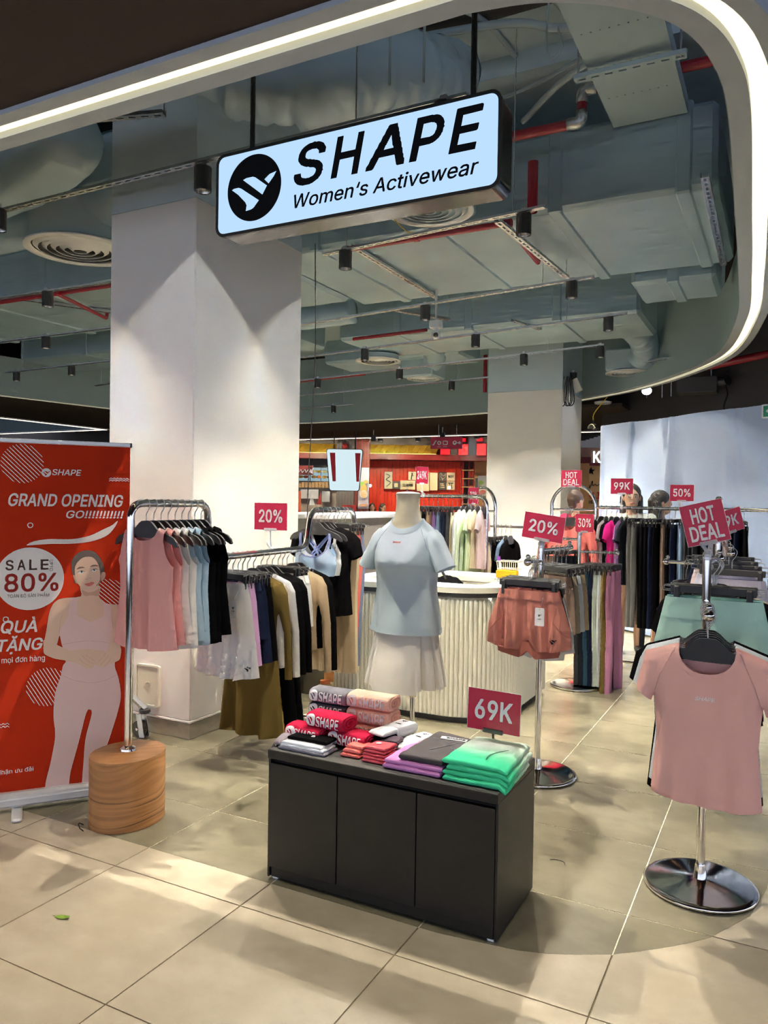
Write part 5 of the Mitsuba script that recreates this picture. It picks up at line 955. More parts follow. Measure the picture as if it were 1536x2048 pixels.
# ================================================================ mannequin
MX, MY = -1.73, 3.60
LINEN = bumped('mannequin_linen', mikit.proc(lambda p, n, uv: mikit.mix((.66, .58, .42), (.58, .50, .36), F(p.x * 30, p.y * 30, p.z * 12))), lambda p, n, uv: N(p.x * 500, p.y * 500, p.z * 500), .0006)
def loft(rows, n=96, fn=None, c=(MX, MY), cap=False):
    th = np.linspace(0, 2 * np.pi, n, endpoint=False); V = []
    zs = np.array([r[0] for r in rows]); zz = np.linspace(zs[0], zs[-1], 44) if len(rows) > 3 else zs
    R = np.array(rows, float); P = spline(R, 8); P = np.array([[np.interp(z, *(P[np.argsort(P[:, 0])][:, [0, k]]).T) for k in range(1, R.shape[1])] for z in zz])
    for z, p in zip(zz, P):
        a, bf, bb = p[0], p[1], p[2]; ox, oy = (p[3], p[4]) if len(p) > 4 else (0, 0)
        x = a * np.sin(th); y = np.where(np.cos(th) > 0, -bf, bb) * np.abs(np.cos(th))
        q = np.stack([x + ox, y + oy, np.full(n, z)], 1)
        if fn is not None: q = fn(q, th, z)
        V.append(q + [c[0], c[1], 0])
    V = np.array(V); Nn = len(V); i, j = np.meshgrid(np.arange(Nn - 1), np.arange(n), indexing='ij')
    f = np.stack([i * n + j, i * n + (j + 1) % n, (i + 1) * n + (j + 1) % n, (i + 1) * n + j], -1).reshape(-1, 4); f = np.vstack([f[:, [0, 1, 2]], f[:, [0, 2, 3]]])
    v = V.reshape(-1, 3)
    if cap: v = np.vstack([v, v[-n:].mean(0)[None]]); jj = np.arange(n); f = np.vstack([f, np.stack([(Nn - 1) * n + jj, (Nn - 1) * n + (jj + 1) % n, jj * 0 + len(v) - 1], 1)])
    return trimesh.Trimesh(v, f, process=False)
k = thing('mannequin', 'headless linen mannequin on a pole behind the black cabinet', 'mannequin')
add(k, 'body', loft([(.70, .155, .10, .11), (.85, .155, .10, .115), (.95, .135, .09, .10), (1.05, .145, .10, .095), (1.15, .15, .10, .095), (1.24, .135, .07, .085), (1.29, .10, .058, .068), (1.33, .074, .058, .058), (1.38, .064, .056, .055, ), (1.42, .0625, .055, .054), (1.455, .066, .057, .055)], 64), LINEN, True, label='linen covered torso and neck')
add(k, 'neck_cap', lathe([(.001, 1.466), (.03, 1.465), (.055, 1.461), (.064, 1.4545)], 40, (MX, MY, 0)), LINEN, 40); add(k, 'neck_knob', rod((MX, MY - .005, 1.46), (MX - .003, MY - .008, 1.478), .0045, 8), DARKG)
add(k, 'pole', rod((MX + .03, MY + .03, .02), (MX + .03, MY + .03, .80), .0125, 16), CHROME, 40); add(k, 'collar', rod((MX + .03, MY + .03, .40), (MX + .03, MY + .03, .47), .017, 16), mat('brass', (.62, .47, .24), .2, kind='chrome'), 40); add(k, 'set_screw', rod((MX + .03, MY + .02, .445), (MX + .075, MY + .0, .445), .007, 10), mat('brass', (.62, .47, .24), .2, kind='chrome'))
add(k, 'foot', lathe([(.15, 0), (.15, .008), (.10, .018), (.02, .024), (.001, .024)], 40, (MX + .03, MY + .03, 0)), CHROME, 40)
TB = fab('mannequin_blue', (.47, .57, .61))
def bust(q, th, z):
    x, y = q[:, 0], q[:, 1]; fr = np.cos(th) > 0
    for s in (-1, 1): q[:, 1] -= fr * .036 * np.exp(-((x - s * .080) / .060) ** 2 - ((z - 1.105) / np.where(z > 1.105, .075, .045)) ** 2)
    t = np.clip((1.06 - z) / .32, 0, 1); q *= [1, 1, 1]
    w = 1 + t * (.020 * np.sin(5 * th + 1.2 + 2 * z) + .014 * np.sin(9 * th + .6)) + .010 * np.exp(-((z - .97) / .05) ** 2) * np.sin(14 * th + 30 * z)
    q[:, :2] *= w[:, None]; q[:, 2] -= .052 * np.clip(np.cos(th), 0, 1) ** 1.2 * np.clip((z - 1.19) / .13, 0, 1) ** 1.5; return q
def dip(q, th, z): q[:, 2] -= .052 * np.clip(np.cos(th), 0, 1) ** 1.2; return q
shirt_rows = [(.745, .192, .132, .135), (.80, .190, .128, .135), (.88, .178, .120, .128), (.96, .166, .112, .115), (1.03, .168, .118, .106), (1.10, .176, .128, .105), (1.17, .182, .112, .104), (1.225, .180, .092, .100), (1.262, .163, .078, .092), (1.29, .130, .068, .080), (1.312, .099, .066, .070), (1.322, .088, .068, .068)]
k = thing('t_shirt', 'pale blue t-shirt with a small coral SHAPE print on the mannequin', 't-shirt')
shirt_m = loft(shirt_rows, 112, bust); add(k, 'body', shirt_m, TB, True)
add(k, 'collar', loft([(1.300, .104, .076, .076), (1.312, .0985, .0745, .0725), (1.328, .088, .069, .066)], 64, dip), TB, True); add(k, 'hem', loft([(.743, .1955, .1355, .1385), (.755, .1955, .1345, .1385), (.765, .1945, .1335, .138)], 112, bust), TB, True)
for s, nm in ((-1, 'left'), (1, 'right')):
    S0, S1 = np.array([s * .128, .004, 1.258]), np.array([s * .222, -.006, 1.075]); ax = S1 - S0; ax /= np.linalg.norm(ax); e1 = np.array([0, 1.0, 0]); e2 = np.cross(ax, e1); V = []; n = 40
    th = np.linspace(0, 2 * np.pi, n, endpoint=False)
    for t in np.linspace(0, 1, 14):
        r1 = .062 + .020 * t; r2 = .050 - .004 * t
        if t < .2: r1 *= .70 + 1.5 * t; r2 *= .70 + 1.5 * t
        wob = 1 + .05 * t * np.sin(3 * th + 1 + s) + .03 * np.sin(5 * th + 4 * t)
        p0 = S0 + (S1 - S0) * t
        V.append(p0 + (r1 * np.cos(th) * wob)[:, None] * e1 + (r2 * np.sin(th) * wob)[:, None] * e2 + np.array([MX, MY, 0]))
    V = np.array(V); i, j = np.meshgrid(np.arange(13), np.arange(n), indexing='ij'); f = np.stack([i * n + j, i * n + (j + 1) % n, (i + 1) * n + (j + 1) % n, (i + 1) * n + j], -1).reshape(-1, 4)
    add(k, 'sleeve', trimesh.Trimesh(V.reshape(-1, 3), np.vstack([f[:, [0, 1, 2]], f[:, [0, 2, 3]]]), process=False), TB, True)
    sm = spline([(s * .082, 0, 1.296), (s * .108, 0, 1.255), (s * .132, 0, 1.21), (s * .148, 0, 1.165)], 6); sv = shirt_m.vertices[shirt_m.vertices[:, 1] < MY]; sm = sm + [MX, MY, 0]; sm[:, 1] = [sv[np.argsort((sv[:, 0] - q_[0]) ** 2 + (sv[:, 2] - q_[2]) ** 2)[:4], 1].mean() - .001 for q_ in sm]; add(k, 'raglan_seam', tube(sm, .0012, 5), mat('mannequin_seam', (.30, .40, .46)), True)
add(k, 'logo', moved(extr(fit(text('SHAPE', .01, .03, 1, .2), .045, .0095), .001), frame((MX, MY - .1205, 1.208), (1, 0, 0), (0, .30, .95))), fab('coral', COL['coral']), label='small coral word SHAPE')
def pleat(q, th, z):
    t = np.clip((.765 - z) / .30, 0, 1); a = (th + np.pi) % (2 * np.pi) - np.pi
    side = np.clip((np.abs(a) - .60) / .04, 0, 1)
    tri = np.abs(((np.abs(a) - .62) / .42) % 1 - .5) * 2
    w = 1 + t * side * (-.30 * (tri < .30) * (1 - tri / .30) + .05 * (tri - .5) + .02 * np.sin(6 * a)) + .012 * t * np.sin(4 * a)
    q[:, :2] *= w[:, None]; q[:, 2] += -.012 * t * (1 - side) * 1.0 + .010 * t * side; return q
k = thing('skirt', 'white pleated skirt on the mannequin below the pale blue t-shirt', 'skirt')
add(k, 'panel', loft([(.462, .218, .162, .165), (.52, .210, .155, .16), (.60, .197, .143, .15), (.68, .182, .128, .138), (.76, .168, .112, .125)], 240, pleat), fab('cream_white', (.74, .70, .62)), 50)
# ================================================================ counters
k = thing('sales_counter', 'cream fluted sales counter with rounded corner behind the mannequin', 'counter')
plan = sbox(-2.75, 4.56, -1.555, 5.65)
plan = unary_union([sbox(-2.75, 4.56, -1.955, 5.65), sbox(-2.75, 4.96, -1.555, 5.65), Point(-1.955, 4.96).buffer(.40, 24)])
ring_ = plan.difference(sbox(-2.62, 4.80, -1.74, 5.33))
bodyp = plan.buffer(-.02).difference(sbox(-2.62, 4.70, -1.66, 5.42)) 
add(k, 'core', extr(bodyp, .77, .035), CREAM); add(k, 'kick_board', extr(plan.buffer(-.028).difference(plan.buffer(-.06)), .06, 0), BLACKM)
cl = plan.buffer(-.012).exterior; Lc = cl.length; nfl = 300; cnt = 0
sg = [s for s in np.arange(0, Lc, .0295)]
flm = lathe([(.0146, .045), (.0146, .768), (.0125, .782), (.0065, .792), (.0005, .795)], 12); fld = shape(flm, CREAM, 50)
for s in sg:
    p = cl.interpolate(s)
    if (p.y < 4.75 and p.x > -2.75) or (p.x > -1.62 and p.y < 5.66): add(k, 'flute', fld, tw=T4().translate([p.x, p.y, 0]))
add(k, 'band', extr(plan.difference(plan.buffer(-.05)), .03, .805), BLACKM, label='black band under the top'); add(k, 'top', extr(plan.buffer(.012).difference(sbox(-2.62, 4.80, -1.76, 5.33)), .036, .835), CREAM, label='white top')
add(k, 'inner_panel', box(-2.6, -1.76, 5.34, 5.36, .3, .835), CREAM); add(k, 'shelf', box(-2.62, -1.70, 4.75, 5.40, .60, .62), CREAM)
k = thing('basket', 'cream openwork pencil basket with an orange box on the sales counter', 'basket'); bx0, by0 = -1.79, 5.47
for i in range(11):
    t = i / 10; add(k, 'bar', rod((bx0 - .07 + .14 * t, by0 - .05, .872), (bx0 - .08 + .16 * t, by0 - .06, .985), .003, 5), CREAM); 
for z, e in ((.876, 0), (.93, .006), (.985, .010)): add(k, 'hoop', tube(fillet([(bx0 - .07 - e, by0 - .05 - e, z), (bx0 + .07 + e, by0 - .05 - e, z), (bx0 + .07 + e, by0 + .05 + e, z), (bx0 - .07 - e, by0 + .05 + e, z), (bx0 - .07 - e, by0 - .05 - e, z)], .012, 4), .004, 6), CREAM, True)
solo('carton', rbox(bx0 - .062, bx0 + .09, by0 - .13, by0 - .068, .872, .925, .003), mat('orange_card', (.75, .30, .02)), 'small orange carton in front of the pencil basket', 'box')
k = thing('marker_pen', 'purple capped marker sticking out of the basket', 'pen'); add(k, 'barrel', rod((bx0 - .062, by0 - .02, .88), (bx0 - .072, by0 - .03, .995), .008, 10), WHITEP, 40); add(k, 'cap', rod((bx0 - .072, by0 - .03, .99), (bx0 - .0745, by0 - .0325, 1.02), .0115, 10), mat('purple_cap', (.22, .05, .42), .4, kind='principled'), 40)
k = thing('water_bottle', 'small clear bottle with a blue cap lying inside the counter', 'bottle'); add(k, 'body', lathe([(.001, 0), (.03, .0), (.032, .02), (.032, .12), (.012, .16)], 20, (-1.95, 5.22, .62)), WHITEP, 40); add(k, 'cap', rod((-1.95, 5.22, .775), (-1.95, 5.22, .80), .014, 12), mat('blue_cap', (.05, .25, .55), .4, kind='principled'), 40)
k = thing('laptop_bag', 'black bag lying on the left part of the sales counter', 'bag'); add(k, 'pouch', slab([(-2.40, 4.86), (-2.02, 4.86), (-2.0, 5.2), (-2.36, 5.22)], .622, .26, 7, wav=.02, p=4), fab('black', COL['black']), True); add(k, 'handle', tube(spline([(-2.30, 5.0, .87), (-2.26, 5.0, .93), (-2.14, 5.0, .93), (-2.10, 5.0, .87)], 8), .010, 8), BLACK, True)
k = thing('stall_counter', 'tall grey counter with white top at the far side of the stepped rail', 'counter')
add(k, 'top', rbox(-3.55, -2.90, 4.70, 6.6, 1.275, 1.31, .004), WHITEP); add(k, 'panel', box(-3.5, -2.95, 4.74, 6.55, .46, 1.275), mat('grey_glossy_panel', (.22, .205, .19), .22, kind='principled'), label='glossy grey panel'); add(k, 'plinth', rbox(-3.52, -2.90, 4.72, 6.57, 0, .46, .004), mat('dark_plinth', (.045, .042, .03), .35, kind='principled'))
# ---- things on the floor
k = thing('power_unit', 'small black power unit with green light at the foot of the wide column', 'box'); add(k, 'case', rbox(-3.052, -2.985, 3.895, 4.09, .004, .135, .005), BLACK); add(k, 'lid', rbox(-3.045, -2.99, 3.92, 4.08, .135, .142, .002), STEEL); add(k, 'led', box(-2.9855, -2.9835, 3.945, 3.975, .03, .036), mat('green_led', (.05, .7, .1)))
k = thing('floor_plate', 'white plastic floor plate with a curled cable near the low rail', 'plate'); add(k, 'plate', moved(rbox(-.11, .11, -.26, .26, .0005, .012, .003), frame((-2.63, 4.18, 0), (.86, -.5, 0), (.5, .86, 0))), CREAM)
for lb, pts, r, m in (('white cable loop on the floor near the low rail', [(-2.35, 4.5, .02), (-2.65, 4.3, .018), (-2.80, 4.05, .012), (-2.72, 4.0, .014), (-2.55, 4.12, .02), (-2.40, 4.25, .02)], .012, CREAM), ('black cable on the floor running to the power unit', [(-2.3, 4.6, .01), (-2.5, 4.3, .028), (-2.68, 4.15, .03), (-2.85, 4.2, .01), (-2.98, 4.0, .02)], .005, BLACKM)): wire(lb, pts, r, m)
k = thing('jug', 'yellowish plastic jug with an orange lid behind the low rail', 'jug'); add(k, 'body', lathe([(.001, .0), (.045, .0), (.055, .02), (.058, .14), (.045, .17), (.03, .18)], 24, (-2.72, 4.42, .002)), mat('oil_plastic', (.62, .48, .20), .3, kind='principled'), 40); add(k, 'lid', lathe([(.034, .18), (.034, .20), (.001, .2)], 20, (-2.72, 4.42, .002)), mat('orange_lid', (.60, .14, .03), .4, kind='principled'), 40); add(k, 'handle', tube(spline([(-2.72, 4.375, .15), (-2.71, 4.34, .13), (-2.71, 4.34, .07), (-2.72, 4.37, .05)], 5), .008, 8), mat('oil_plastic', (.62, .48, .2)), True)
k = thing('paper_stack', 'stack of white and green boxes under the rear rail', 'boxes')
for i, (c, w) in enumerate((((.25, .28, .20), .12), ((.70, .66, .50), .10), ((.62, .30, .12), .11), ((.75, .72, .62), .10))): add(k, 'box', rbox(-2.86, -2.86 + w + .1, 4.63, 4.66 + w, .002 + i * .07, .07 + i * .07, .003), mat(f'carton_{i}', c))
k = thing('trolley_caster', 'steel trolley leg with a black caster wheel behind the wooden drum', 'caster'); cx_, cy_ = -3.325, 3.385
add(k, 'leg', rod((cx_ - .16, cy_ - .10, .36), (cx_ - .0, cy_, .165), .019, 4), STEEL); add(k, 'swivel', lathe([(.001, .168), (.032, .165), (.034, .150), (.026, .142), (.001, .14)], 20, (cx_, cy_, 0)), BLACK, 40)
add(k, 'fork', moved(join(rbox(-.02, .02, -.022, -.018, -.10, .04, .001), rbox(-.02, .02, .018, .022, -.10, .04, .001), rbox(-.02, .02, -.022, .022, .034, .04, .001)), frame((cx_ - .012, cy_ - .01, .102), (1, 0, .2), (0, 1, 0))), STEEL)
whl = trimesh.creation.cylinder(.048, .028, sections=28); add(k, 'wheel', moved(whl, frame((cx_ - .025, cy_ - .015, .050), (1, 0, 0), (0, 0, 1))), BLACK, 40); add(k, 'axle', moved(trimesh.creation.cylinder(.008, .05, sections=12), frame((cx_ - .025, cy_ - .015, .050), (1, 0, 0), (0, 0, 1))), STEEL, 40)
# fallen leaf
lf = spoly([(0, 0), (.012, .009), (.03, .012), (.048, .006), (.056, 0), (.046, -.009), (.026, -.013), (.010, -.008)], 5); P_, t_ = tri_poly(lf, .004); zz = .003 + .06 * np.abs(P_[:, 1]) + 2.2 * np.clip(P_[:, 0] - .034, 0, 1) ** 1.6
k = thing('leaf', 'single green leaf lying on the corridor floor', 'leaf'); lm = trimesh.Trimesh(np.c_[P_, zz], t_, process=False); LM = frame((-2.15, 1.787, 0), (.95, .30, 0), (-.3, .95, 0))
add(k, 'blade', moved(lm, LM), mat('leaf_green', (.20, .30, .055)), True); add(k, 'stalk', moved(tube(spline([(.0, 0, .004), (-.006, .001, .004), (-.010, .003, .002)], 4), .0009, 5), LM), mat('leaf_green', (.2, .3, .05)), True)
wire('short dark hair tie lying on the floor beside the wooden drum', [(-2.60, 2.30, .003), (-2.64, 2.315, .003), (-2.66, 2.33, .012), (-2.65, 2.345, .003)], .0022, BLACKM)
wire('thin dark thread on the floor right of the cabinet', [(-.80, 3.02, .002), (-.775, 3.03, .002), (-.745, 3.02, .004), (-.735, 3.0, .002)], .0012, BLACKM)
# ================================================================ the white sheet and the dark wall on the right
SA, SB = np.array([-1.93, 9.22, 0]), np.array([2.6, 5.28, 0]); SD = (SB - SA) / np.linalg.norm(SB - SA); SN = np.array([-SD[1] * 1.0, SD[0], 0]); SN = SN if SN[1] < 0 else -SN
lab('wall_right', 'dark grey unfinished wall above the white sheet', None, None, 'structure')
add('wall_right', 'face', moved(box(0, 9, -.05, .05, 0, 4.3), frame((-2.94, 14.25, 0), (.7546, -.6562, 0), (.6562, .7546, 0))), DARKG)
k = thing('hoarding_sheet', 'huge pale blue white fabric sheet covering the wall on the right', 'sheet')
LS = np.linalg.norm(SB - SA); nu, nv = 220, 70; U, Vv = np.meshgrid(np.linspace(0, LS, nu), np.linspace(.02, 2.325, nv), indexing='ij')
cre = sum(a * np.exp(-((U - u0 - (Vv - 1.2) * s) / w) ** 2) for u0, s, w, a in ((.16, -.08, .035, .02), (.45, .10, .05, .018), (1.15, .02, .018, .022), (1.2, -.14, .06, .016), (1.9, .05, .05, .012), (2.05, .0, .012, .014), (2.6, .12, .05, .018), (3.3, -.06, .06, .02), (4.1, .08, .05, .016), (5, 0, .05, .02)))
dd = .02 + .030 * (meshkit.fbm(np.stack([U * 1.6, Vv * .9, 0 * U], -1), 3, 3) - .5) + 1.6 * cre + .006 * np.sin(U * 3.2) - .0
P3 = SA + SD * U[..., None] + SN * (dd + .0)[..., None]; P3[..., 2] = Vv + (Vv > 2.2) * (.006 * np.sin(U * 5))
i, j = np.meshgrid(np.arange(nu - 1), np.arange(nv - 1), indexing='ij'); f = np.stack([i * nv + j, (i + 1) * nv + j, (i + 1) * nv + j + 1, i * nv + j + 1], -1).reshape(-1, 4)
add(k, 'cloth', trimesh.Trimesh(P3.reshape(-1, 3), np.vstack([f[:, [0, 1, 2]], f[:, [0, 2, 3]]]), process=False), fab('sheet', (.43, .55, .80)), True)
for u_ in (.03, 1.6, 3.2, 4.8): add(k, 'frame_post', rod(SA + SD * u_ - SN * .05, SA + SD * u_ - SN * .05 + [0, 0, 2.32], .022, 8), STEEL)
add(k, 'frame_rail', rod(SA - SN * .03 + [0, 0, 2.31], SB - SN * .03 + [0, 0, 2.31], .018, 8), STEEL)
# exit sign
k = thing('exit_sign', 'green and white EXIT sign with a left arrow hanging at the right edge', 'exit sign'); EX = np.array([-.185, 6.60, 2.145])
EM = frame(EX, (.94, -.34, 0), (0, 0, 1))
add(k, 'case', moved(extr(rrect(.30, .105, .006), .022, -.022), frame(EX + [.15, -.05, 0], (.94, -.34, 0), (0, 0, 1))), WHITEP); gm = mat('exit_green', (.01, .22, .12), .4, kind='principled')
E2 = frame(EX + [.15, -.05, 0], (.94, -.34, 0), (0, 0, 1)); add(k, 'panel', moved(extr(sbox(-.138, -.042, .138, .042), .001, .0002), E2), gm, label='green panel')
add(k, 'lettering', moved(extr(unary_union([fit(text('EXIT', .05, .03), .15, .055, .02, 0), affinity.translate(Polygon([(-.02, 0), (0, .018), (0, .006), (.022, .006), (.022, -.006), (0, -.006), (0, -.018)]), -.10, 0)]), .0012, .001), E2), WPRINT, label='white arrow and word EXIT')
add(k, 'hanging_rod', rod(EX + [.06, -.02, .05], np.array([EX[0] + .06, EX[1] - .02, 4.3]), .008, 8), WHITEP)
k = thing('bare_lamp', 'bright white work lamp in front of the dark wall', 'lamp'); LP = np.array([-1.78, 11.47, 3.03])
bl = trimesh.creation.icosphere(3, .062); bl.apply_scale((1.1, 1.1, .9)); bl.apply_translation(LP)
scene[k + '__globe'] = {**shape(bl, WHITEP, True), 'emitter': {'type': 'area', 'radiance': {'type': 'rgb', 'value': [8, 8.5, 9]}}}; lab(k + '__globe', 'glowing globe')
add(k, 'stem', rod(LP + [0, 0, .03], [LP[0], LP[1], 4.3], .010, 8), WHITEP); add(k, 'wire_tail', rod(LP - [0, 0, .04], LP - [0, 0, .10], .003, 6), STEEL)
for i, (x, y) in enumerate(((-1.55, 11.3), (-1.42, 11.2))): solo('threaded_rod', rod((x, y, 2.90), (x, y, 4.3), .006, 6), STEEL, ('left grey rod next to the bright lamp', 'right grey rod next to the bright lamp')[i], 'rod')
k = thing('fan_unit', 'dark fan unit hanging under the ceiling right of the bright lamp', 'fan unit'); add(k, 'case', rbox(-1.45, -.90, 12.0, 12.35, 3.05, 3.28, .01), DARKG); add(k, 'motor', rod((-.90, 12.1, 3.18), (-.76, 12.0, 3.2), .075, 16), BLACKM, 40); add(k, 'hanger', rod((-1.3, 12.2, 3.28), (-1.3, 12.2, 4.3), .01), STEEL); add(k, 'hanger', rod((-1.0, 12.2, 3.28), (-1.0, 12.2, 4.3), .01), STEEL)
wire('black cable hanging from the fan unit', [(-.80, 12.0, 3.15), (-.76, 11.95, 3.0), (-.80, 11.9, 2.8), (-.74, 11.85, 2.6)], .012)
k = thing('dome_lamp', 'small mirrored dome lamp on a yellow cord beside the rear column', 'lamp'); DL = np.array([-2.62, 11.9, 2.55])
add(k, 'shade', lathe([(.085, 0), (.080, .04), (.055, .075), (.02, .09), (.001, .092)], 28, DL), CHROME, True); add(k, 'cap', lathe([(.022, .088), (.022, .13), (.001, .135)], 14, DL), BLACK, 40); add(k, 'cord', tube(spline([DL + [0, 0, .13], DL + [.02, 0, .25], DL + [.25, -.1, .5], DL + [.5, -.2, .8]], 6), .008, 6), mat('yellow_wire', (.55, .40, .06)), True)
solo('ceiling_disc', lathe([(.001, 2.93), (.12, 2.94), (.13, 2.97), (.001, 3.0)], 28, (-2.5, 12.0, 0)), WHITEP, 'flat white round lamp seen between the rear column and the sheet', 'lamp', smooth=40)
# ================================================================ dark ceiling band and second shop ring beyond
farc = Polygon([(-14.4, -7), (-14.4, 17.2), (-2.4, 17.2), (-2.4, 13.0), (-11, 13.0), (-12, 2.4), (-12, -7)]).difference(RIN.buffer(.225))
add('ceiling', 'far_corridor_panel', extr(farc.difference(sbox(-14.5, -8, -11.5, 2.55)), .05, 3.02), mat('far_brown_ceiling', (.055, .047, .042)), label='dark brown ceiling beyond the ring')
for a, b, c, d, lb in ((-13.6, 17.2, -2.4, 17.26, 'far straight light line below the dark ceiling'), (-14.46, 5.0, -14.40, 13.27, 'left far light line seen beside the column'), (-24, 13.27, -14.4, 13.33, 'second left far light line seen beside the column')):
    k = thing('light_line', lb, 'light strip'); scene[k + '__strip'] = {**shape(box(a, c, b, d, 2.985, 3.0), WHITEP), 'emitter': {'type': 'area', 'radiance': {'type': 'rgb', 'value': [.7, .62, .48]}}}
    add(k, 'profile', box(a - .02, c + .02, b - .02, d + .02, 3.0, 3.03), WHITEP)
lab('wall_far_ring', 'blue grey inner face of the neighbouring shop ring at the far left', None, None, 'structure'); add('wall_far_ring', 'face', box(-26, -14.4, 13.34, 13.4, 3.0, 4.2), RINGIN)
for i, (x, y) in enumerate(((-12.6, 12.2), (-12.2, 14.6), (-10.3, 15.2), (-8.4, 15.6), (-6.6, 15.4))):
    k = thing('ceiling_spotlight', 'small black spotlight on a white stem, ' + ('leftmost beside the wide column', 'second from the left beside the wide column', 'just right of the wide column', 'above the bucket sign', 'left of the red way sign')[i], 'spotlight', 'far stem spotlights'); add(k, 'stem', rod((x, y, 3.02), (x, y, 2.90), .010, 8), WHITEP); add(k, 'housing', rod((x, y, 2.90), (x, y, 2.77), .055, 16), BLACK, 40)
# ================================================================ fried chicken restaurant far behind
FH = np.array([-.46092, .88745, 0]); RH = np.array([.88745, .46092, 0]); QK = 23 / 18.5
def KW(a, z, d): return FH * d * QK + RH * a * QK + np.array([0, 0, 1.418 + (z - 1.418) * QK])
KM = frame((0, 0, 0), RH, FH)
def kbox(a0, a1, z0, z1, d, dep=.05, b=0):
    z0, z1 = 1.418 + (z0 - 1.418) * QK, 1.418 + (z1 - 1.418) * QK
    m = rbox(a0 * QK, a1 * QK, d * QK, d * QK + dep, z0, z1, b) if b else box(a0 * QK, a1 * QK, d * QK, d * QK + dep, z0, z1)
    return moved(m, KM)
def kflat(poly, a, z, d): return moved(extr(affinity.scale(poly, QK, QK, origin=(0, 0)), .004), frame(KW(a, z, d), RH, (0, 0, 1)))
def glow(k, name, mesh, col, label=None):
    kk = numbered(k + '__' + name); scene[kk] = {**shape(mesh, KPRINT), 'emitter': {'type': 'area', 'radiance': {'type': 'rgb', 'value': [c * .42 for c in col]}}}
    if label: lab(kk, label)
pl2 = lambda n, c, **q: mat(n, c, .45, kind='principled', **q)
KRED, KDRED, KYEL, KTAN, KORG, KDK, KCRM = pl2('restaurant_red', (.62, .035, .012)), pl2('restaurant_dark_red', (.16, .008, .010)), pl2('restaurant_yellow', (.62, .40, .05)), pl2('restaurant_tan', (.42, .27, .13)), pl2('restaurant_orange', (.66, .33, .11)), pl2('restaurant_dark', (.035, .030, .030)), pl2('poster_cream', (.72, .56, .36))
lab('wall_restaurant', 'red plank wall of the restaurant at the back', None, None, 'structure')
pk = [shape(kbox(-.36 + i * .0905, -.274 + i * .0905, .2, 2.37, 18.5, .04), KRED) for i in range(25)]
for d_ in pk: add('wall_restaurant', 'plank', d_)
add('wall_restaurant', 'backing', kbox(-4.5, 4.6, .2, 3.6, 18.62, .05), KDK); add('wall_restaurant', 'side_wall', kbox(2.13, 4.9, .2, 2.38, 18.5, .05), KORG, label='orange wood side wall')
k = thing('restaurant_beam', 'dark red beam along the restaurant front', 'beam'); add(k, 'beam', kbox(-4.2, 4.8, 2.37, 2.50, 18.0, .3), KDRED); 
k = thing('restaurant_canopy', 'yellow slanted plank canopy above the red restaurant wall', 'canopy')
for i in range(30):
    a0 = -3.1 + i * .148
    Q = np.array([KW(a0, 2.50, 18.05), KW(a0 + .140, 2.50, 18.05), KW(a0 + .34, 2.86, 18.9), KW(a0 + .20, 2.86, 18.9)]); n_ = np.cross(Q[1] - Q[0], Q[3] - Q[0]); n_ = n_ / np.linalg.norm(n_) * .02
    if a0 < 1.12: add(k, 'plank', trimesh.convex.convex_hull(np.vstack([Q, Q + n_])), KYEL)
add(k, 'ceiling_board', kbox(-4.2, 4.8, 3.02, 3.06, 16.2, 3.0), pl2('restaurant_ceiling', (.32, .24, .10)))
glow(k, 'light_strip', kbox(-3.1, 1.2, 2.502, 2.512, 17.95, .03), (2.6, 1.9, .5), 'warm light strip')
for i in range(7): add(k, 'beam', moved(box(-4.8 * QK, 4.8 * QK, (16.4 + i * .35) * QK, (16.43 + i * .35) * QK, 1.418 + (2.92 - 1.418) * QK, 1.418 + (2.97 - 1.418) * QK), KM), BLACKM)
for i, (a, z) in enumerate(((-1.53, 2.79), (-1.65, 2.65), (.18, 2.84), (-.1, 2.71), (.73, 2.73), (2.06, 2.82))):
    k = thing('ceiling_spotlight', 'black restaurant ceiling spotlight with a glowing face, ' + ('left of the bucket sign', 'leftmost, above the menu boards', 'above the tall cream poster', 'right beside the dark pillar', 'above the figure poster', 'in front of the red panels')[i], 'spotlight', 'restaurant spotlights'); p = KW(a, z, 16.6 + i * .15)
    add(k, 'housing', rod(p + [0, 0, .02], p + [0, 0, .16], .07, 16), BLACK, 40); add(k, 'face', rod(p, p + [0, 0, .022], .055, 16), mat('lamp_face', (.95, .93, .85))); add(k, 'stem', rod(p + [0, 0, .16], [p[0], p[1], 1.418 + (3.03 - 1.418) * QK], .012, 6), BLACKM)
    if i != 4: scene[numbered(k + '__lamp')] = {'type': 'spot', 'to_world': T4().look_at(origin=(p - [0, 0, .01]).tolist(), target=(p + FH * 1.0 - [0, 0, 1.4]).tolist(), up=[1, 0, 0]), 'intensity': {'type': 'rgb', 'value': [11, 9, 6]}, 'cutoff_angle': 70.0, 'beam_width': 45.0}
k = thing('backlit_panels', 'row of glowing red panels with dark posts right of the yellow canopy', 'panels')
for a0, a1, z0, z1 in ((1.29, 1.51, 2.50, 2.72), (1.71, 1.93, 2.50, 2.75), (2.13, 2.35, 2.50, 2.77)): glow(k, 'panel', kbox(a0, a1, z0, z1, 17.95, .03), (1.35, .015, .03), 'glowing red panel')
for a0, a1, z0, z1 in ((1.71, 1.92, 2.84, 2.93), (2.13, 2.33, 2.86, 2.95)): glow(k, 'panel', kbox(a0, a1, z0, z1, 18.4, .03), (1.0, .015, .03), 'glowing red panel')
for a0, a1 in ((1.52, 1.70), (1.94, 2.12)): add(k, 'post', kbox(a0, a1, 2.50, 2.93, 18.0, .06), KDK)
k = thing('restaurant_pillar', 'dark plank clad pillar behind the white bucket shaped sign', 'pillar')
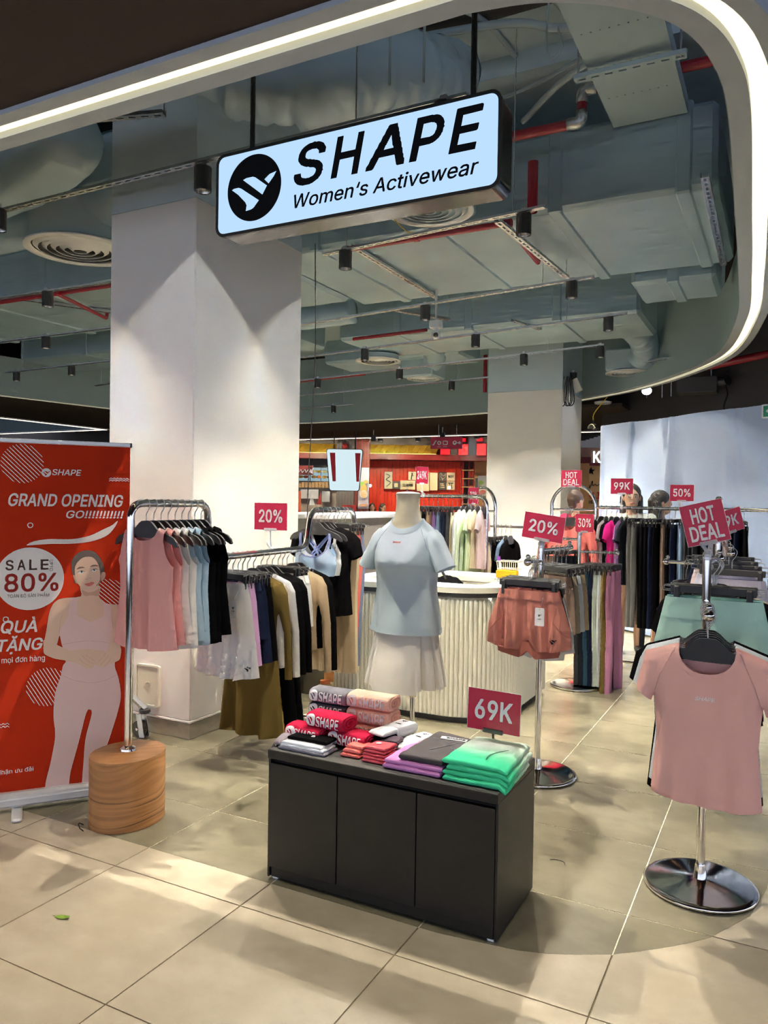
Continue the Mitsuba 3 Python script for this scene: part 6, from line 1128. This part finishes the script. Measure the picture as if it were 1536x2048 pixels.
for i in range(6): add(k, 'plank', kbox(-1.09 + i * .0685, -1.028 + i * .0685, .2, 2.8, 17.5, .03), pl2('pillar_plank', (.06, .058, .062)))
for i in range(5): add(k, 'plank', kbox(-.675 + i * .0665, -.614 + i * .0665, .2, 2.8, 17.5, .03), pl2('pillar_red_plank', (.14, .035, .03)))
add(k, 'core', kbox(-1.09, -.345, .2, 2.8, 17.54, .5), KDK)
bb = trimesh.creation.icosphere(2, .09); bb.apply_translation(KW(-.90, 2.62, 17.45)); add(k, 'alarm_bell', bb, KDRED, True)
k = thing('advertising_panel', 'tall drink and dessert poster on the right edge of the dark pillar', 'poster'); add(k, 'sheet', kbox(-.585, -.345, 1.22, 2.15, 17.42, .03, .008), pl2('poster_lilac', (.42, .42, .52)))
for a, z, rx, rz, c in ((-.46, 1.62, .07, .16, (.55, .36, .12)), (-.46, 1.55, .09, .09, (.62, .60, .62)), (-.50, 1.78, .06, .05, (.25, .42, .12)), (-.42, 1.83, .05, .04, (.55, .10, .08)), (-.46, 1.30, .10, .03, (.40, .24, .16))): add(k, 'picture', kflat(affinity.scale(Point(0, 0).buffer(1, 12), rx, rz), a, z, 17.40), mat('pic_%02d' % int(c[0] * 100), c))
k = thing('pillar_notice', 'dark red board low on the dark pillar', 'board'); add(k, 'board', kbox(-.95, -.62, .9, 1.30, 17.45, .03, .005), KDRED)
# bucket shaped light sign, its drawn portrait left out
k = thing('bucket_sign', 'lit white bucket shaped sign with two red stripes', 'sign'); dB = 14.5
bp = Polygon([(-.335, .395), (.335, .395), (.275, -.375), (-.265, -.375)]).buffer(-.04).buffer(.04, 8)
add(k, 'case', moved(extr(affinity.scale(bp, QK * 1.04, QK * 1.03, origin=(0, 0)), .10), frame(KW(-.755, 1.965, dB) + FH * .108, RH, (0, 0, 1))), DARKG)
glow(k, 'light_panel', kflat(bp, -.755, 1.965, dB), (.80, 1.0, 1.06), 'glowing white face')
for s, x in ((-1, -.275), (1, .20)): add(k, 'stripe', moved(extr(affinity.scale(Polygon([(x, .33), (x + .10, .33), (x + .10 - s * .02 - (s > 0) * .0, -.205), (x + .04 - s * .02 + (s > 0) * .01, -.205)]), QK, QK, origin=(0, 0)), .004), frame(KW(-.755, 1.965, dB) - FH * .006, RH, (0, 0, 1))), pl2('stripe_red', (.75, .01, .03)), label='red stripe')
for a in (-.95, -.55): add(k, 'rod', rod(KW(a, 2.36, dB), np.r_[KW(a, 2.36, dB)[:2], 3.02], .012), BLACKM)
# menu and kitchen
k = thing('menu_board', 'row of lit menu boards above the restaurant counter', 'menu board')
for i, (a0, a1) in enumerate(((-2.07, -1.78), (-1.76, -1.52), (-1.505, -1.27))):
    glow(k, 'screen', kbox(a0, a1, 1.85, 2.17, 18.4, .03), (.34, .50, .56), 'lit pale blue screen')
    for j in range(4): add(k, 'food_picture', kflat(affinity.scale(Point(0, 0).buffer(1, 10), .06, .035), a0 + .08 + .12 * (j % 2), 1.95 + .13 * (j // 2), 18.39), mat(f'food_{j % 3}', ((.62, .38, .10), (.50, .16, .06), (.60, .52, .30))[j % 3]))
    add(k, 'frame', kbox(a0 - .01, a1 + .01, 1.835, 1.85, 18.38, .05), KDK)
k = thing('script_sign', 'dark red sign with white script lettering left of the menu boards', 'sign'); add(k, 'board', kbox(-2.07, -1.66, 1.98, 2.20, 18.0, .05), KDRED)
add(k, 'lettering', kflat(LineString(spline([(-.24, .0), (-.20, .06), (-.19, -.02), (-.14, .03), (-.11, -.03), (-.05, .035), (-.02, -.03), (.03, .035), (.06, -.03), (.09, .04), (.10, -.04), (.14, .07), (.12, -.05), (.17, -.02)], 6)).buffer(.010), -1.80, 2.07, 17.97), WPRINT, label='white script lettering')
k = thing('restaurant_counter', 'restaurant kitchen counter with steel shelves below the menu boards', 'counter')
for i in range(18): add(k, 'slat', kbox(-2.6 + i * .08, -2.53 + i * .08, 1.69, 1.83, 18.3, .03), KTAN)
add(k, 'back_wall', kbox(-2.7, -1.1, .2, 1.69, 18.5, .05), pl2('kitchen_wall', (.34, .30, .26))); add(k, 'steel_hood', kbox(-2.0, -1.55, 1.42, 1.66, 18.35, .1, .01), STEEL); add(k, 'oven', kbox(-1.48, -1.28, 1.35, 1.62, 18.3, .12, .01), STEEL); add(k, 'worktop', kbox(-2.7, -1.1, 1.05, 1.12, 17.9, .6, .01), pl2('steel_top', (.45, .44, .42)))
add(k, 'front', kbox(-2.7, -1.1, .2, 1.05, 18.0, .5), KTAN); add(k, 'standee', kbox(-2.12, -1.92, .95, 1.60, 17.8, .02), pl2('standee', (.55, .12, .05)), label='red advertising standee')
for i, (a, z, c) in enumerate(((-2.03, 1.35, (.62, .38, .12)), (-1.98, 1.2, (.55, .10, .06)), (-2.06, 1.48, (.05, .03, .03)))): add(k, 'standee_picture', kflat(affinity.scale(Point(0, 0).buffer(1, 10), .07, .06), a, z, 17.79), mat(f'standee_{i}', c))
add(k, 'flag', moved(extr(Polygon([(0, 0), (.16, 0), (.05, .42)]), .01), frame(KW(-1.72, 1.28, 17.8), RH, (0, 0, 1))), WHITEP); add(k, 'flag', moved(extr(Polygon([(0, 0), (.14, 0), (.10, .36)]), .01), frame(KW(-1.55, 1.30, 17.8), RH, (0, 0, 1))), KDRED)
# posters on the red wall (generic designs)
def poster(a0, a1, z0, z1, label, dark=False, art=None, txt=None):
    k = thing('poster', label, 'poster', 'posters on the red wall'); add(k, 'board', kbox(a0, a1, z0, z1, 18.42, .03, .006), KDK if dark else KCRM)
    c = ((a0 + a1) / 2, (z0 + z1) / 2)
    if art is not None: add(k, 'drawing', kflat(art, c[0], c[1], 18.41), KCRM if dark else KPRINT)
    if txt is not None: add(k, 'lettering', kflat(fit(text(txt, .05, .02), (a1 - a0) * .7, (z1 - z0) * .3), c[0], c[1], 18.41), KCRM if dark else KPRINT)
hen = spoly([(-.06, .07), (-.03, .085), (-.015, .05), (.02, .02), (.055, .05), (.065, .085), (.07, .02), (.05, -.035), (.01, -.055), (.01, -.085), (-.005, -.085), (-.01, -.055), (-.04, -.02), (-.05, .03)]); hen = hen.difference(hen.buffer(-.010))
stick = unary_union([Point(.0, .055).buffer(.014), LineString([(0, .04), (-.012, -.01), (-.02, -.075)]).buffer(.009), LineString([(0, .03), (.03, .0)]).buffer(.006)])
poster(.0, .19, 1.69, 2.10, 'tall cream poster at the left end of the red wall', art=unary_union([LineString(spline([(-.05, .15), (.04, .10), (-.05, .02), (.05, -.05), (-.03, -.14)], 6)).buffer(.006)])); poster(.19, .38, 1.69, 1.88, 'dark square poster above the mannequin', True, art=sbox(-.05, -.05, .04, .05)); poster(.38, .74, 1.68, 1.90, 'wide cream poster reading 11 HERBS', txt='11 HERBS'); poster(.57, .75, 1.91, 2.11, 'small cream poster with a dark standing figure', art=stick)
poster(.77, 1.07, 1.65, 2.11, 'cream poster behind the 249K sign'); poster(1.08, 1.27, 1.67, 2.10, 'grey picture right of the 249K sign'); poster(1.29, 1.48, 1.90, 2.11, 'dark poster with a white hen outline', True, art=hen); poster(1.29, 1.48, 1.69, 1.89, 'dark poster with pale lines of writing', True, art=unary_union([sbox(-.06, .03, .03, .05), sbox(-.06, -.01, .05, .01), sbox(-.06, -.05, .06, -.03)])); poster(1.485, 1.68, 1.91, 2.11, 'cream poster reading WAY', txt='WAY'); poster(1.485, 1.68, 1.69, 1.90, 'cream poster with a dark ribbon', art=unary_union([sbox(-.06, .05, .06, .065), sbox(-.03, -.08, -.02, .06), sbox(.02, -.08, .03, .06)]))
for i, (a, z) in enumerate(((-.335, 1.755), (1.52, 1.74))):
    k = thing('wall_lamp', ('glowing wall lamp at the left end of the red wall', 'glowing wall lamp in front of the ribbon poster')[i], 'lamp'); s_ = trimesh.creation.icosphere(2, .05); s_.apply_translation(KW(a, z, 18.1)); glow(k, 'bulb', s_, (7, 5.5, 3), 'glowing bulb'); add(k, 'bracket', rod(KW(a, z + .03, 18.1), KW(a, z + .06, 18.5), .012), BLACKM)
k = thing('ladder_shelf', 'dark red ladder shelf between the red wall and the orange wall', 'shelf')
for a in (1.83, 2.0, 2.115): add(k, 'upright', kbox(a - .015, a + .015, .2, 2.38, 18.3, .05), KDRED)
for i in range(7): add(k, 'board', kbox(1.83, 2.115, .95 + i * .2, .975 + i * .2, 18.28, .12), KTAN)
for i in range(3): add(k, 'red_panel', kbox(2.01, 2.11, 1.2 + i * .4, 1.4 + i * .4, 18.35, .02), KRED)
k = thing('picture', 'pale picture with red and green blots on the orange wall', 'picture'); add(k, 'canvas', kbox(2.22, 2.46, 1.56, 2.04, 18.42, .04, .006), pl2('picture_grey', (.48, .44, .40))); add(k, 'frame', kbox(2.16, 2.22, 1.56, 1.98, 18.40, .06), KDK)
for a, z, c in ((2.30, 1.88, (.25, .38, .08)), (2.35, 1.66, (.60, .16, .14)), (2.28, 1.62, (.62, .30, .25))): add(k, 'blot', kflat(affinity.scale(Point(0, 0).buffer(1, 10), .06, .045), a, z, 18.40), mat('blot_%02d' % int(c[1] * 100), c))
k = thing('wayfinding_sign', 'dark red hanging way sign with white pictograms and an arrow', 'sign'); WM = frame(KW(1.03, 2.40, 13.0), (.93, .18, 0), (0, 0, 1))
add(k, 'board', moved(extr(sbox(-.335, -.125, .335, .125), .04, -.04), WM), CRED)
ico = [affinity.translate(Polygon([(-.05, -.05), (-.01, -.05), (.03, .03), (.05, .03), (.05, .05), (.01, .05), (-.03, -.03), (-.05, -.03)]), -.25, .0), affinity.translate(Point(0, 0).buffer(.045).difference(Point(0, 0).buffer(.02)), -.15, .0), affinity.translate(rrect(.11, .09, .02).difference(rrect(.07, .05, .01)), -.02, .0), affinity.translate(Point(0, 0).buffer(.045).difference(Point(0, .01).buffer(.018)), .18, 0), affinity.translate(Polygon([(.04, 0), (0, .04), (0, .015), (-.04, .015), (-.04, -.015), (0, -.015), (0, -.04)]), .275, 0), sbox(-.20, -.085, -.11, -.075), sbox(-.06, -.085, .02, -.075)]
add(k, 'pictograms', moved(extr(unary_union(ico), .003), WM), WPRINT, label='white pictograms and arrow')
for a in (.9, 1.2): add(k, 'wire', rod(KW(a, 2.50, 13.0), np.r_[KW(a, 2.5, 13.0)[:2], 3.05], .006), STEEL)
# seen between the rear column and the sheet
k = thing('restaurant_facade', 'orange restaurant front with a black star and red letters between column and sheet', 'shop front'); add(k, 'wall', kbox(4.9, 6.0, .2, 2.40, 20, .05), pl2('front_orange', (.80, .43, .14)))
st = Polygon([(.11 * (1 if i % 2 == 0 else .42) * math.sin(i * math.pi / 5), .11 * (1 if i % 2 == 0 else .42) * math.cos(i * math.pi / 5)) for i in range(10)]); add(k, 'star', kflat(st, 5.335, 2.26, 19.98), KPRINT, label='black star')
add(k, 'lettering', kflat(fit(text('QUALITY', .2, .03), .95, .19), 5.40, 1.625, 19.98), mat('front_red_print', (.62, .02, .01)), label='red capital letters'); add(k, 'script', kflat(LineString(spline([(-.24, .02), (-.20, .09), (-.19, -.03), (-.14, .03), (-.10, -.02), (-.05, .03), (-.02, -.09), (.02, .02), (.05, .10), (.06, -.02), (.12, .02), (.16, -.02), (.24, .03)], 6)).buffer(.008), 5.33, 1.90, 19.98), KPRINT, label='black handwriting'); add(k, 'small_lettering', kflat(fit(text('SE T', .1, .02), .30, .08), 5.40, 1.46, 19.98), KPRINT)
add(k, 'beam', kbox(4.9, 6.0, 2.40, 2.47, 19.9, .2), KDRED); add(k, 'fascia', kbox(4.9, 6.0, 2.47, 2.86, 19.95, .1), pl2('front_brown', (.20, .09, .05))); glow(k, 'lit_letters', kflat(fit(text('KFC', .3, .05), .58, .31), 5.65, 2.62, 19.9), (1.6, 1.9, 2.0), 'glowing white letters')
lab('wall_far', 'dark far wall of the hall', None, None, 'structure'); add('wall_far', 'face', kbox(-13, 12, -.4, 4.2, 24, .1), pl2('far_wall', (.10, .085, .07)))
lab('wall_left', 'dark far side wall of the hall at the left', None, None, 'structure'); add('wall_left', 'face', box(-27, -26.9, -4, 30, 0, 4.6), pl2('far_wall', (.1, .085, .07)))
# ================================================================ people
SKN = mat('skin', (.50, .30, .20), .5, kind='principled'); SKL = mat('lips', (.42, .12, .10), .5, kind='principled'); EYEW = mat('eye_white', (.75, .73, .70), .3, kind='principled'); HAIR = mat('hair_black', (.006, .005, .005), .45, kind='principled'); HAIRB = mat('hair_brown', (.028, .013, .008), .45, kind='principled')
def sph(c, r, n=18):
    m = trimesh.creation.icosphere(2, r); return m3.Manifold(m3.Mesh(np.asarray(m.vertices + np.array(c), np.float32), np.asarray(m.faces, np.uint32)))
def ell(c, s): return sph((0, 0, 0), 1).scale(list(s)).translate(list(c))
def bone(a, ra, b, rb): return m3.Manifold.batch_hull([sph(a, ra), sph(b, rb)])
def uni(L): return m3.Manifold.batch_boolean(L, m3.OpType.Add)
def tm(m, edge=.014, it=10):
    m = m.refine_to_length(edge); me = m.to_mesh(); t = trimesh.Trimesh(np.array(me.vert_properties[:, :3]), np.array(me.tri_verts), process=True)
    trimesh.smoothing.filter_taubin(t, iterations=it); return t
def person(label, x, y, yaw, h, shirt, trousers, hair=None, sit=False, bend=0, arms='down', long_hair=True, collar=False, seat=.45):
    k = thing('person', label, 'person'); s = h / 1.60; hair = hair or HAIR
    B = []
    hip_z = .82 if not sit else seat / s + .09
    def up(z): return z - .82 + hip_z
    hd = up(1.475)
    lean = lambda p: (p[0], p[1] - math.sin(bend) * max(0, p[2] - hip_z), hip_z + (p[2] - hip_z) * (math.cos(bend) if p[2] > hip_z else 1))
    b = lambda a, ra, c, rc: bone(lean(a), ra, lean(c), rc)
    head = [ell(lean((0, 0, hd + .02)), (.074, .092, .105)), ell(lean((0, -.022, hd - .045)), (.058, .068, .065)), b((0, -.092, hd - .005), .010, (0, -.082, hd + .025), .007), ell(lean((.076, .005, hd)), (.010, .018, .028)), ell(lean((-.076, .005, hd)), (.010, .018, .028)), b((0, .012, hd - .06), .047, (0, .015, up(1.30)), .050)]
    torso = [m3.Manifold.batch_hull([sph(lean((-.15, .01, up(1.285))), .045), sph(lean((.15, .01, up(1.285))), .045), sph(lean((0, -.01, up(1.20))), .105), sph(lean((-.07, 0, up(1.12))), .09), sph(lean((.07, 0, up(1.12))), .09)]), m3.Manifold.batch_hull([sph(lean((-.07, 0, up(1.12))), .085), sph(lean((.07, 0, up(1.12))), .085), sph(lean((-.06, 0, up(.95))), .085), sph(lean((.06, 0, up(.95))), .085)]), m3.Manifold.batch_hull([sph(lean((-.06, 0, up(.95))), .085), sph(lean((.06, 0, up(.95))), .085), sph((-.085, .01, hip_z), .095), sph((.085, .01, hip_z), .095)])]
    limbs, sleeves, legs, shoes = [], [], [], []
    for q in (-1, 1):
        sh = (q * .175, .01, up(1.275))
        if arms == 'down': el, wr = (q * .215, .03, up(1.02)), (q * .215, -.06, up(.82))
        elif arms == 'front': el, wr = (q * .215, -.02, up(1.04)), (q * .10, -.20, up(1.02))
        else: el, wr = (q * .20, -.10, up(1.06)), (q * .12, -.28, up(1.08))
        limbs += [b(sh, .050, el, .037), b(el, .037, wr, .026)]; sleeves += [b(sh, .060, tuple(np.array(sh) * .35 + np.array(el) * .65), .053)]
        dv = np.array(wr) - el; dv /= np.linalg.norm(dv); pm = np.array(wr) + dv * .05; sd = np.cross(dv, [0, 1, 0]); sd = sd / (np.linalg.norm(sd) + 1e-9)
        limbs.append(b(wr, .024, tuple(pm), .026))
        for fi, (o, L) in enumerate(((-.024, .055), (-.008, .066), (.008, .062), (.023, .050))):
            p0 = pm + sd * o + dv * .012; p1 = p0 + dv * L * .55 + np.array([0, -.004, -.004]); p2 = p1 + dv * L * .45 + np.array([0, -.012, -.012]); limbs += [b(tuple(p0), .0092, tuple(p1), .0085), b(tuple(p1), .0085, tuple(p2), .0075)]
        t0 = np.array(wr) + dv * .02 + sd * (.026 * -q); limbs += [b(tuple(t0), .010, tuple(t0 + dv * .035 + sd * (-q * .018)), .009)]
        hp = (q * .085, .01, hip_z)
        if sit: kn, an = (q * .10, -.40, hip_z), (q * .10, -.38, .07)
        else: kn, an = (q * .09, -.015, .44), (q * .09, .02, .07)
        legs += [bone(hp, .088, kn, .060), bone(kn, .060, an, .043)]; shoes.append(m3.Manifold.batch_hull([sph((an[0], an[1] + .02, .042), .040), sph((an[0], an[1] - .13, .034), .033)]))
    M = trimesh.transformations.translation_matrix((x, y, 0)) @ trimesh.transformations.rotation_matrix(yaw, (0, 0, 1)) @ np.diag([s, s, s, 1])
    add(k, 'body', moved(tm(uni(head + torso + limbs + legs)), M), SKN, True, label='face, arms and hands')
    grow = lambda L, e: L
    st = uni([t.scale([1.10, 1.16, 1.0]) if not bend and not sit else t for t in torso] + sleeves); add(k, 'shirt', moved(tm(st, .016, 6), M), shirt, True, label='shirt')
    tr = uni([l.scale([1.06, 1.0, 1.0]) for l in legs] + [m3.Manifold.batch_hull([sph((-.085, .01, hip_z), .103), sph((.085, .01, hip_z), .103), sph((0, 0, hip_z + .08), .10)])]); add(k, 'trousers', moved(tm(tr, .02, 6), M), trousers, True, label='trousers')
    add(k, 'shoe', moved(tm(shoes[0], .02, 4), M), BLACKM, True); add(k, 'shoe', moved(tm(shoes[1], .02, 4), M), BLACKM, True)
    hr = [ell(lean((0, .018, hd + .045)), (.086, .098, .098))] + ([b((-.060, .055, hd + .0), .045, (-.075, .05, up(1.30)), .032), b((.060, .055, hd), .045, (.075, .05, up(1.30)), .032), b((0, .075, hd + .02), .06, (0, .075, up(1.29)), .045)] if long_hair else [b((0, .06, hd + .02), .065, (0, .06, hd - .04), .05)])
    hm = uni(hr) - ell(lean((0, -.085, hd - .03)), (.066, .075, .105)); add(k, 'hair', moved(tm(hm, .014, 6), M), hair, True, label='dark hair' if hair is HAIR else 'brown hair')
    for q in (-1, 1):
        e = lean((q * .030, -.083, hd + .012)); add(k, 'eye', moved(shift(trimesh.creation.icosphere(2, .0088), *e), M), EYEW, True); add(k, 'eye__pupil', moved(shift(trimesh.creation.icosphere(2, .0062), e[0], e[1] - .0045, e[2]), M), BLACK, True)
        c = lean((q * .031, -.090, hd + .036)); add(k, 'brow', moved(tube(spline([(c[0] - .017, c[1] + .004, c[2] - .003), (c[0], c[1] - .001, c[2] + .003), (c[0] + .017, c[1] + .005, c[2] - .002)], 4), .0032, 6), M), hair, True)
    l = lean((0, -.088, hd - .048)); add(k, 'lips', moved(tube(spline([(l[0] - .022, l[1] + .006, l[2]), (l[0], l[1] - .002, l[2] + .002), (l[0] + .022, l[1] + .006, l[2])], 5), [.002] + [.0058] * 9 + [.002], 8), M), SKL, True)
    if collar:
        for q in (-1, 1): add(k, 'collar', moved(trimesh.convex.convex_hull(np.array([lean((q * .012, -.095, up(1.22))), lean((q * .06, -.045, up(1.335))), lean((q * .085, -.06, up(1.30))), lean((q * .05, -.10, up(1.235))), lean((q * .012, -.100, up(1.23))), lean((q * .06, -.05, up(1.34)))])), M), shirt)
    return k
person('woman with black hair and a pale green collared shirt behind the long rail', -1.30, 7.62, .22, 1.60, fab('shirt_green', (.50, .52, .40)), fab('trousers_dark', (.03, .03, .035)), arms='front', collar=True)
person('person in a dark t-shirt standing right behind the woman', -1.06, 7.86, 1.9, 1.545, fab('ink', COL['ink']), fab('trousers_dark', (.03, .03, .035)), arms='reach')
person('person with brown hair in a red top walking past the sheet edge', -2.12, 8.85, 2.6, 1.56, fab('shirt_red', (.55, .03, .07)), fab('trousers_dark', (.03, .03, .035)), hair=HAIRB, long_hair=False)
for i, (a, yaw, sh, lb) in enumerate(((-.27, .5, fab('shirt_cream', (.62, .48, .30)), 'woman in a light top seated before the red wall, left of the mannequin'), (-.02, 1.3, fab('shirt_ochre', (.38, .26, .10)), 'dark haired person in an ochre top seated next to the woman at the red wall'))):
    p = KW(a, 1, 17.6); person(lb, float(p[0]), float(p[1]), yaw, 1.60, sh, fab('trousers_dark', (.03, .03, .035)), sit=True, arms='front')
    kk = thing('stool', ('dark stool under the seated woman at the red wall', 'dark stool under the second seated person at the red wall')[i], 'stool'); add(kk, 'seat', lathe([(.001, .36), (.18, .36), (.18, .39), (.001, .39)], 24, (p[0], p[1], 0)), BLACKM, 40)
    for q in range(4): add(kk, 'leg', rod((p[0] + .13 * math.cos(q * 1.57), p[1] + .13 * math.sin(q * 1.57), .36), (p[0] + .15 * math.cos(q * 1.57), p[1] + .15 * math.sin(q * 1.57), 0), .014), BLACKM)
